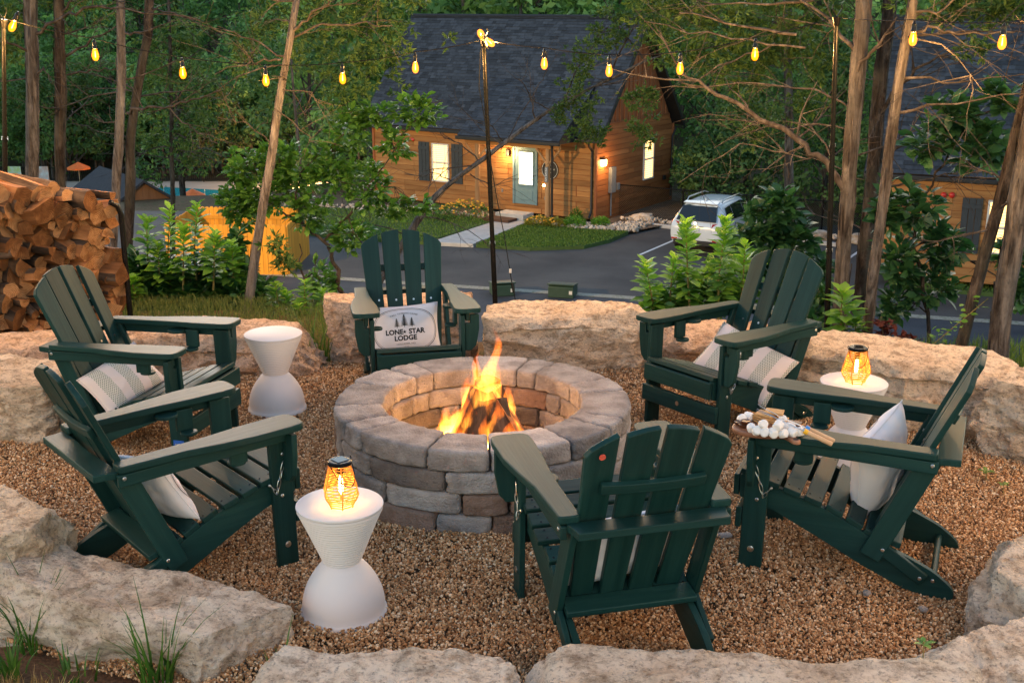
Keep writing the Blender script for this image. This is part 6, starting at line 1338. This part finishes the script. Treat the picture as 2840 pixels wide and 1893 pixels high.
def pillow(lab, parent_chair, loc, rot, a, b_, t, mat, logo=False, seed=0, name='pillow'):
    """stands as its own thing; placed relative to its chair's position"""
    M_ = Matrix.Translation(parent_chair.location) @ Matrix.Rotation(parent_chair.rotation_euler.z, 4, 'Z') @ Matrix.Translation(loc) @ Euler(rot).to_matrix().to_4x4()
    n, m_ = 30, 24; mb = MB(); vs = []; fs = []
    for side in (1, -1):
        base = len(vs)
        for j in range(m_ + 1):
            for i in range(n + 1): vs.append(pill_pt(i / n * 2 - 1, j / m_ * 2 - 1, a, b_, t, side, seed, .0008))
        for j in range(m_):
            for i in range(n):
                q = (base + j * (n + 1) + i, base + j * (n + 1) + i + 1, base + (j + 1) * (n + 1) + i + 1, base + (j + 1) * (n + 1) + i); fs.append(q if side < 0 else q[::-1])
    mb.add(vs, fs); 
    o = mb.mesh(name, mat, ang=180); bm = bmesh.new(); bm.from_mesh(o); bmesh.ops.remove_doubles(bm, verts=bm.verts, dist=.0025); bmesh.ops.recalc_face_normals(bm, faces=bm.faces); bm.to_mesh(o); bm.free()
    P = ob(name, o, None, M_.translation, M_.to_euler()); tag(P, lab, 'pillow')
    edge = [pill_pt(c, s_, a, b_, t, 1, seed) for c, s_ in [(-1 + 2 * k / 20, -1) for k in range(20)] + [(1, -1 + 2 * k / 16) for k in range(16)] + [(1 - 2 * k / 20, 1) for k in range(20)] + [(-1, 1 - 2 * k / 16) for k in range(16)]]
    MB().tube(edge, .0028, 6, closed=True).build('piping', mat, P)
    if logo:
        def place(nm, me_or, fn):
            pass
        def S(x, z): return pill_pt(x / a / .95, z / b_ / .95, a, b_, t, 1, seed, .0022)
        def strip(outer, nm):
            m = MB(); n2 = 90; v = []
            for k in range(n2):
                an = 2 * PI * k / n2; ca, sa = math.cos(an), math.sin(an); e = 2.35
                cx = abs(ca) ** (2 / e) * (1 if ca > 0 else -1); cz = abs(sa) ** (2 / e) * (1 if sa > 0 else -1)
                for w in outer: v.append(S(cx * (.183 + w), cz * (.126 + w)))
            m.add(v, [(2 * k, 2 * k + 1, (2 * k + 3) % (2 * n2), (2 * k + 2) % (2 * n2)) for k in range(n2)]); m.build(nm, INK, P)
        strip((0, .0026), 'print_ring'); strip((-.0062, -.0050), 'print_ring')
        def txt(s, size, z, bold=0, arc=0, track=1.0, nm='print_text'):
            me = text_mesh(s, size, 0, bold)
            bm = bmesh.new(); bm.from_mesh(me); bmesh.ops.triangulate(bm, faces=bm.faces)
            bmesh.ops.subdivide_edges(bm, edges=[e for e in bm.edges if e.calc_length() > .008], cuts=1)
            for v in bm.verts:
                x = -v.co.x * track; y = v.co.y
                if arc: r = arc; an = x / r; v.co = S(math.sin(an) * (r + y), z + math.cos(an) * (r + y) - r)
                else: v.co = S(x, z + y)
            bm.to_mesh(me); bm.free(); me.materials.append(INK); ob(nm, me, P)
        txt('TALL TIMBERS CAMP', .0135, .098, 0, .19, 1.32); txt('LONE   STAR', .040, -.012, .0016, 0, 1.0); txt('LODGE', .040, -.049, .0016, 0, 1.0); txt('HOLLISTER, MO', .0125, -.083, 0, 0, 1.25); txt('estd. 2024', .006, -.099, 0, 0, 1.2)
        m = MB(); pts_ = []
        for k in range(10): an = PI / 2 + k * PI / 5; r = .0125 if k % 2 == 0 else .005; pts_.append(S(.003 + r * math.cos(an), -.012 + r * math.sin(an)))
        m.add(pts_ + [S(.003, -.012)], [(k, (k + 1) % 10, 10) for k in range(10)]); m.build('print_star', INK, P, smooth=False)
        for (x0, h, w) in ((0, .075, .025), (.044, .054, .018), (-.044, .054, .018)):
            m = MB(); z0 = .020 if x0 == 0 else .018; m.add([S(x0 - .0018, z0 - .004), S(x0 + .0018, z0 - .004), S(x0 + .001, z0 + h * .9), S(x0 - .001, z0 + h * .9)], [(0, 1, 2, 3)])
            for k in range(9):
                tt = k / 9; zz = z0 + h * (.08 + .9 * tt); ww = w * (1 - tt) ** .8 + .002; dz = h * .16
                for s_ in (-1, 1): m.add([S(x0, zz + dz * .6), S(x0 + s_ * ww * .55, zz + dz * .15), S(x0 + s_ * ww, zz - dz * .35), S(x0 + s_ * ww * .45, zz - dz * .1), S(x0, zz)], [(0, 1, 3, 4), (1, 2, 3)])
            m.build('print_tree', INK, P, smooth=False)
    return P
pillow('white pillow printed with three pines and LONE STAR LODGE on the rear chair', chC, (.02, -.185, .365), (RECL - R(4), R(3), R(-3)), .205, .150, .055, WHITEFAB, True, 1)
pillow('white printed pillow leaning in the left front chair', chB, (-.01, -.14, .36), (RECL + R(4), R(-12), R(4)), .20, .15, .06, WHITEFAB, True, 2)
pillow('white printed pillow leaning in the right chair below the snack board', chE, (.02, -.155, .405), (RECL - R(2), R(68), R(0)), .21, .165, .08, WHITEFAB, True, 3)
pillow('plain white pillow half hidden in the foreground chair seen from behind', chF, (-.03, -.185, .37), (RECL, R(-4), R(3)), .21, .15, .055, WHITEFAB, False, 4)
pillow('cream pillow with dotted green stripes in the chair by the woodpile', chA, (.06, -.13, .36), (RECL + R(16), R(12), R(-10)), .21, .13, .055, STRIPES, False, 5)
pillow('cream pillow with dotted green stripes in the right rear chair', chD, (-.05, -.09, .355), (RECL + R(22), R(-16), R(10)), .24, .155, .055, STRIPES, False, 6)

# ------------------------------------------------------------------ hourglass side tables
WTAB = MAT('white_composite', (.58, .575, .59), (.61, .605, .615), scale=3, rough=.6, bmp=.05, bs=160, bd=.003, spec=.3)
ribs = []; 
for k in range(19):
    t = k / 18; r = .162 - .088 * t ** .95; z = .420 - .198 * t; ribs += [(r, z), (r, z - .006), (r - .007, z - .0070), (r - .007, z - .0105)]
prof_b = [(.162, .0), (.168, .006), (.168, .018), (.163, .025)] + [(.160 - .090 * (k / 10) ** 2.1, .03 + .185 * (k / 10)) for k in range(11)]
tt_me = MB().lathe([(.001, .424), (.158, .424), (.1635, .4255), (.165, .429), (.1645, .433), (.161, .4355), (.001, .436)], 56).mesh('tabletop', WTAB, ang=40)
ru_me = MB().lathe([(.15, .4235), (.1625, .4235)] + ribs + [(.07, .20)], 56).mesh('ribbed_upper', WTAB, ang=40); lb_me = MB().lathe(prof_b[::1] + [(.06, .218)], 56).mesh('domed_base', WTAB, ang=40)
def side_table(lab, x, y):
    t = thing('side_table', lab, 'table', (x, y, .012), random.uniform(0, 6), 'white hourglass side tables')
    t.scale = (.94, .94, 1)
    ob('tabletop', tt_me, t); ob('ribbed_upper', ru_me, t); ob('domed_base', lb_me, t); return t
side_table('white hourglass side table with a lantern in the left foreground', -.612, 3.86)
side_table('white empty hourglass side table between the left and rear chairs', -1.285, 6.10)
side_table('white hourglass side table with a lantern behind the right chair', 1.605, 5.26)
RAT, nt, b, out = nodes('amber_rattan'); b.inputs['Base Color'].default_value = (.74, .40, .09, 1); b.inputs['Roughness'].default_value = .6
t_ = nd(nt, 'ShaderNodeBsdfTranslucent'); t_.inputs[0].default_value = (1, .62, .17, 1); mx = nd(nt, 'ShaderNodeMixShader'); mx.inputs[0].default_value = .6
nt.links.new(b.outputs[0], mx.inputs[1]); nt.links.new(t_.outputs[0], mx.inputs[2]); nt.links.new(mx.outputs[0], out.inputs[0])
LFIL = EMIT('lantern_filament', (1, .62, .20), 14)
def lantern(lab, x, y, z):
    t = thing('lantern', lab, 'lantern', (x, y, z), random.uniform(0, 6), 'woven amber lanterns'); N = 6
    def rad(zz): return .041 + (.066 - .041) * smooth01(zz / .055) if zz < .055 else .066 - (.066 - .038) * ((zz - .055) / .105)
    m = MB(); random.seed(5)
    for k in range(16):
        zz = .004 + .152 * k / 15; r = rad(zz); P = []
        for i in range(N * 4):
            a = 2 * PI * i / (N * 4); f = (i % 4) / 4; ch = math.cos(PI / N) / math.cos((f - .5) * 2 * PI / N * 1.0 if f else PI / N); P.append((r * ch * math.cos(a), r * ch * math.sin(a), zz + random.uniform(-.0008, .0008)))
        m.tube(P, .0023, 6, closed=True)
    stuff(m.build('rattan_weave', RAT, t))
    for k in range(N):
        a = 2 * PI * k / N; MB().tube([((rad(zz) + .001) * math.cos(a), (rad(zz) + .001) * math.sin(a), zz) for zz in (0, .02, .04, .055, .10, .158)], .0024, 6).build('rib', RAT, t)
    cpn = MB().lathe([(.001, .158), (.040, .158), (.042, .160), (.042, .170), (.038, .173), (.001, .174)], 28).build('cap', BLACK_METAL, t); MB().box((0, 0, .1748), (.044, .044, .0012)).build('solar_panel', GLASS, cpn)
    MB().tube([(.043 * math.cos(a), .002 + (.030 + .035) * math.sin(a) * .9, .165 - .075 * math.sin(a)) for a in [PI * k / 16 for k in range(17)]], .0016, 6).build('handle', BLACK_METAL, t)
    for s in (-1, 1): MB().tube([(s * .044, 0, .160), (s * .047, 0, .170), (s * .044, 0, .178)], .0018, 6).build('handle_loop', BLACK_METAL, t)
    b_ = MB().lathe([(.001, .045), (.006, .05), (.009, .07), (.007, .10), (.004, .115), (.001, .116)], 12).build('bulb', LFIL, t); MB().lathe([(.008, .115), (.012, .12), (.012, .158)], 12).build('socket', BLACK_METAL, b_)
    point('lantern_light', (0, 0, .075), 1.15, (1, .55, .18), .014, t)
lantern('glowing woven lantern on the left foreground table', -.600, 3.83, .450)
lantern('glowing woven lantern on the table behind the right chair', 1.603, 5.235, .450)

# ------------------------------------------------------------------ snack board on the right chair's arm
BOARDW = WOODY('acacia_wood', (.12, .045, .022), (.24, .105, .055), (.34, .17, .10), 'x', 14, .5, .2, .05, .003, .15)
bc = Vector((0.951, 4.113, 0.624)); bo = thing('serving_board', 'oval dark wood serving board with handle on the right chair arm', 'board', (bc.x, bc.y, .6265), R(4))
ov = [(.135 * math.cos(a) * (1.0), .092 * math.sin(a)) for a in [2 * PI * k / 48 for k in range(48)]]
ins = [p for p in ov if not (-1.45 < math.atan2(p[1], p[0]) + 0.25 and math.atan2(p[1], p[0]) < -1.05)]
hd = [(.030, -.094), (.038, -.112), (.045, -.135), (.050, -.150), (.062, -.158), (.076, -.152), (.079, -.138), (.070, -.118), (.068, -.100), (.080, -.076)]
ol = []
for p in ov:
    a = math.atan2(p[1], p[0])
    if -1.33 < a < -.80: continue
    ol.append(p)
k0 = next(i for i, p in enumerate(ol) if math.atan2(p[1], p[0]) >= -.80 and p[1] < 0 and p[0] > 0)
ol = ol[:k0] + hd + ol[k0:]
MB().prism(ol, 0, .016).build('board', BOARDW, bo, bevel=.005)
MB().lathe([(.007, -.001), (.010, .0), (.010, .0172), (.007, .0172)], 14, (.062, -.138, 0)).build('hanging_hole_shade', MAT('hole_shade', (.03, .012, .008)), bo)  # solid dark plug, its colour stands for the shade inside the hole
MARSH = MAT('marshmallow', (.74, .73, .72), (.80, .79, .78), scale=40, rough=.85, bmp=.15, bs=80, bd=.003, spec=.15)
V, Fc = rounded_pts((.0165, .0165, .0155), .0055, 8); mm = MB(); mm.add([Vector((math.copysign(1, p.x) * abs(p.x), p.y, p.z)) if math.hypot(p.x, p.y) < 1e-6 else Vector((p.x, p.y, 0)) * (max(abs(p.x), abs(p.y)) / math.hypot(p.x, p.y)) + Vector((0, 0, p.z)) + Vector((noise.noise(p * 60), noise.noise(p * 60 + Vector((5, 0, 0))), 0)) * .0018 for p in V], Fc); marsh_me = mm.mesh('marshmallow', MARSH, ang=180)
random.seed(6)
for i, p in enumerate(((0.877, 4.059, 0.656), (0.891, 4.031, 0.656), (0.918, 4.018, 0.656), (0.946, 4.009, 0.656), (0.981, 4.004, 0.656), (1.017, 4.013, 0.656), (1.044, 4.022, 0.656), (0.912, 4.027, 0.683), (0.963, 4.013, 0.683), (1.003, 4.073, 0.656), (1.02, 4.064, 0.656), (0.861, 4.163, 0.656), (0.892, 4.187, 0.656), (1.013, 4.153, 0.656))):
    o = ob('marshmallow', marsh_me, None, p, (random.uniform(1.0, 2.0), random.uniform(-.4, .4), random.uniform(-1, 1)), random.uniform(.95, 1.1)); tag(o, 'marshmallow ' + ('leftmost in the front row|second from left in the front row|third from left in the front row|fourth from left in the front row|fifth from left in the front row|sixth from left in the front row|rightmost in the front row|resting on top of the left of the heap|resting on top of the middle of the heap|in the back row under the fork shafts|at the right of the back row|leftmost behind the chocolate cups|behind the crackers at the left|at the back right of the crackers'.split('|')[i]) + ' on the serving board', 'marshmallow', 'marshmallows on the serving board')
CRK = MAT('graham_cracker', (.42, .23, .085), (.52, .31, .13), scale=40, rough=.85, bmp=.4, bs=120, bd=.003)
cr_me = MB().prism([(-.034, -.034), (.034, -.034), (.034, .034), (-.034, .034)], -.0032, .0032).mesh('graham_cracker', CRK, bevel=.0015)
p0 = Vector((0.942, 4.171, 0.646))
for i in range(5):
    o = ob('graham_cracker', cr_me, None, p0 + Vector((.004 * i if i < 4 else .045, .003 * i, .0 + .0075 * i)), (R(2), R(3), R(20 + 13 * i))); tag(o, 'square graham cracker ' + ('lying askew on top of the stack on the serving board' if i == 4 else 'number %s from the bottom of the stack on the serving board' % ORD[i]), 'cracker', 'graham crackers on the serving board')
for i in range(2):
    o = ob('graham_cracker', cr_me, None, Vector((0.993, 4.157, 0.646)) + Vector((.004 * i, .004, .0075 * i)), (0, R(2), R(50 + 15 * i))); tag(o, 'square graham cracker ' + ('under' if i == 0 else 'topping') + ' the smaller stack right on the serving board', 'cracker', 'graham crackers in the second stack')
CHOC = MAT('chocolate', (.075, .024, .010), (.10, .035, .016), rough=.35)
cc_me = MB().lathe([(.001, 0), (.015, 0), (.0185, .011), (.0175, .0115), (.016, .0095), (.001, .009)], 24).mesh('chocolate_cup', CHOC)
for i, (p, lab) in enumerate((((0.865, 4.113, 0.655), 'upper chocolate cup at the left end of the serving board'), ((0.858, 4.108, 0.643), 'lower chocolate cup at the left end of the serving board'), ((0.847, 4.136, 0.643), 'leftmost chocolate cup tucked behind the others on the board'))):
    o = ob('chocolate_cup', cc_me, None, p, (0, 0, 0)); tag(o, lab, 'chocolate')
o = MB().prism([(-.03, -.02), (.03, -.02), (.03, .02), (-.03, .02)], 0, .006).build('chocolate_bar', CHOC, None, (1.051, 4.146, 0.643), (0, 0, R(-30)), bevel=.002); tag(o, 'chocolate bar piece lying under the roasting forks', 'chocolate')
HNDL = WOODY('beech_handle', (.46, .28, .15), (.54, .35, .20), (.6, .4, .24), 'y', 20, .55, .1, .05)
def fork(lab, tips, joint, ring, end, col):
    t = thing('roasting_fork', lab, 'fork', ring); o0 = Vector(ring); J = Vector(joint) - o0; E_ = Vector(end) - o0
    MB().tube([J, Vector((0, 0, 0))], .0026, 8).build('shaft', STEEL, t)
    for p in tips: MB().tube([J, J.lerp(Vector(p) - o0, .2) + Vector((0, 0, .002)), Vector(p) - o0], [.002, .0018, .0012], 6).build('prong', STEEL, t)
    MB().tube([Vector((0, 0, 0)), E_ * .03, E_ * .97, E_], [.0078, .0088, .0088, .0075], 16).build('handle', HNDL, t)
    d = E_.normalized(); MB().tube([d * -.004, d * .010], .0098, 16).build('colour_ring', MAT('ring_' + lab[:4], col, rough=.4), t)
fork('roasting fork with yellow ring lying across the serving board', [(0.891, 4.062, 0.724), (0.894, 4.067, 0.729)], (0.966, 4.038, 0.699), (1.058, 3.997, 0.667), (1.152, 3.973, 0.626), (.75, .42, .02))
fork('roasting fork with blue ring lying across the serving board', [(0.903, 4.063, 0.739), (0.912, 4.053, 0.739)], (0.974, 4.048, 0.704), (1.07, 4.024, 0.669), (1.168, 4.004, 0.626), (.02, .22, .65))

# ------------------------------------------------------------------ grass and weeds
def tuft(lab, x, y, z, n, h, w, mat, spread=.06, seed=0, name='grass_tuft'):
    random.seed(seed); t = MB()
    for k in range(n):
        a = random.uniform(0, 2 * PI); r = spread * math.sqrt(random.random()); bx, by = r * math.cos(a), r * math.sin(a); hh = h * random.uniform(.35, 1.1); l = random.uniform(.15, .8) * hh; b_ = a + random.gauss(0, .6); ww = w * random.uniform(.6, 1.1); px_, py_ = -math.sin(b_), math.cos(b_); v = []
        for i in range(5):
            s = i / 4; c = (bx + math.cos(b_) * l * s ** 1.8, by + math.sin(b_) * l * s ** 1.8, hh * (s - .22 * s ** 3 * l / hh)); q = ww * (1 - s ** 1.5) + .0004; v += [(c[0] - px_ * q, c[1] - py_ * q, c[2]), (c[0] + px_ * q, c[1] + py_ * q, c[2])]
        t.add(v, [(2 * i, 2 * i + 1, 2 * i + 3, 2 * i + 2) for i in range(4)], 0, random.random())
    o = stuff(t.build(name, mat, None, (x, y, z), tint=True)); tag(o, lab, 'grass'); return o
GRS = LEAF('tall_grass', (.030, .095, .014), (.09, .21, .035), .35)
for i, (p, n, h, lab) in enumerate((((-1.654, 3.631, 0), 40, .30, 'tall grass tuft in front of the grey speckled slab at left'), ((-1.154, 3.388, 0), 46, .34, 'tall grass tuft below the middle of the grey speckled slab'), ((-1.67, 3.466, 0), 30, .16, 'green grass clump in the bottom left corner'), ((-0.765, 3.401, 0), 6, .20, 'few grass blades between the two bottom left slabs'), ((-1.22, 7.05, .0), 26, .40, 'long grass arching beside the tall brown boulder'), ((-1.45, 3.44, 0), 30, .10, 'low green grass patch in the bottom left corner'))):
    tuft(lab, p[0], p[1], .0, n, h, .0050, GRS, .05 if i < 4 else .08, i + 1)
random.seed(3); pts = []
while len(pts) < 9500:
    x = random.uniform(-2.3, -.3); y = random.uniform(2.5, 3.4)
    if y < 3.62 + .42 * (x + .5) * -1 * .0 + (-.42 * (x + 1.2)) - .36: pts.append((x, y, .0))
m = MB(); blades(m, pts, .06, .0024, .9); tag(stuff(m.build('dry_grass', DRY, tint=True, smooth=False)), 'short straw coloured dry grass in the bottom left corner', 'grass')
pts = []
while len(pts) < 16000:
    x = random.uniform(-3.2, -1.0); y = random.uniform(7.0, 9.0); pts.append((x, y, gz(x, y) - .02))
m = MB(); blades(m, pts, .055, .0026, .7); GR2 = LEAF('lawn_mix_blade', (.075, .13, .03), (.21, .24, .08), .35); tag(stuff(m.build('rough_grass', GR2, tint=True, smooth=False)), 'patchy grass behind the rear left boulders', 'grass')
pts = []
while len(pts) < 7000:
    x = random.uniform(2.3, 4.2); y = random.uniform(5.9, 7.4); pts.append((x, y, gz(x, y) - .01))
m = MB(); blades(m, pts, .09, .003, .6); tag(stuff(m.build('rough_grass', BLADE, tint=True, smooth=False)), 'green grass behind the right boulders', 'grass')

# dry leaves blown onto the gravel
random.seed(17); m = MB(); n_ = 0
while n_ < 120:
    x = random.uniform(-2.5, 2.5); y = random.uniform(3.2, 6.9)
    if in_pit_area(x, y) and math.hypot(x - PX, y - PY) > .75:
        a = random.uniform(0, 6.28); l = random.uniform(.012, .035); add_leaf(m, (x, y, .042 + .02 * random.random()), (math.cos(a), math.sin(a), random.uniform(-.2, .3)), l, l * .5, None, -.3); n_ += 1
tag(stuff(m.build('leaf_litter', LEAF('dry_leaf', (.12, .055, .02), (.38, .24, .11), .2, .8, .1), tint=True)), 'scattered small dry leaves on the gravel', 'leaves')
EMB = EMIT('ember', (1, .16, .01), 3.0); m = MB()
for k in range(26): a = random.uniform(0, 6.28); r = .24 * math.sqrt(random.random()); m.box((r * math.cos(a), r * math.sin(a) - .03, .04), (random.uniform(.01, .03),) * 3, Matrix.Rotation(random.uniform(0, 3), 3, 'Z'))
stuff(m.build('embers', EMB, fire, (0, 0, -.02), smooth=False))
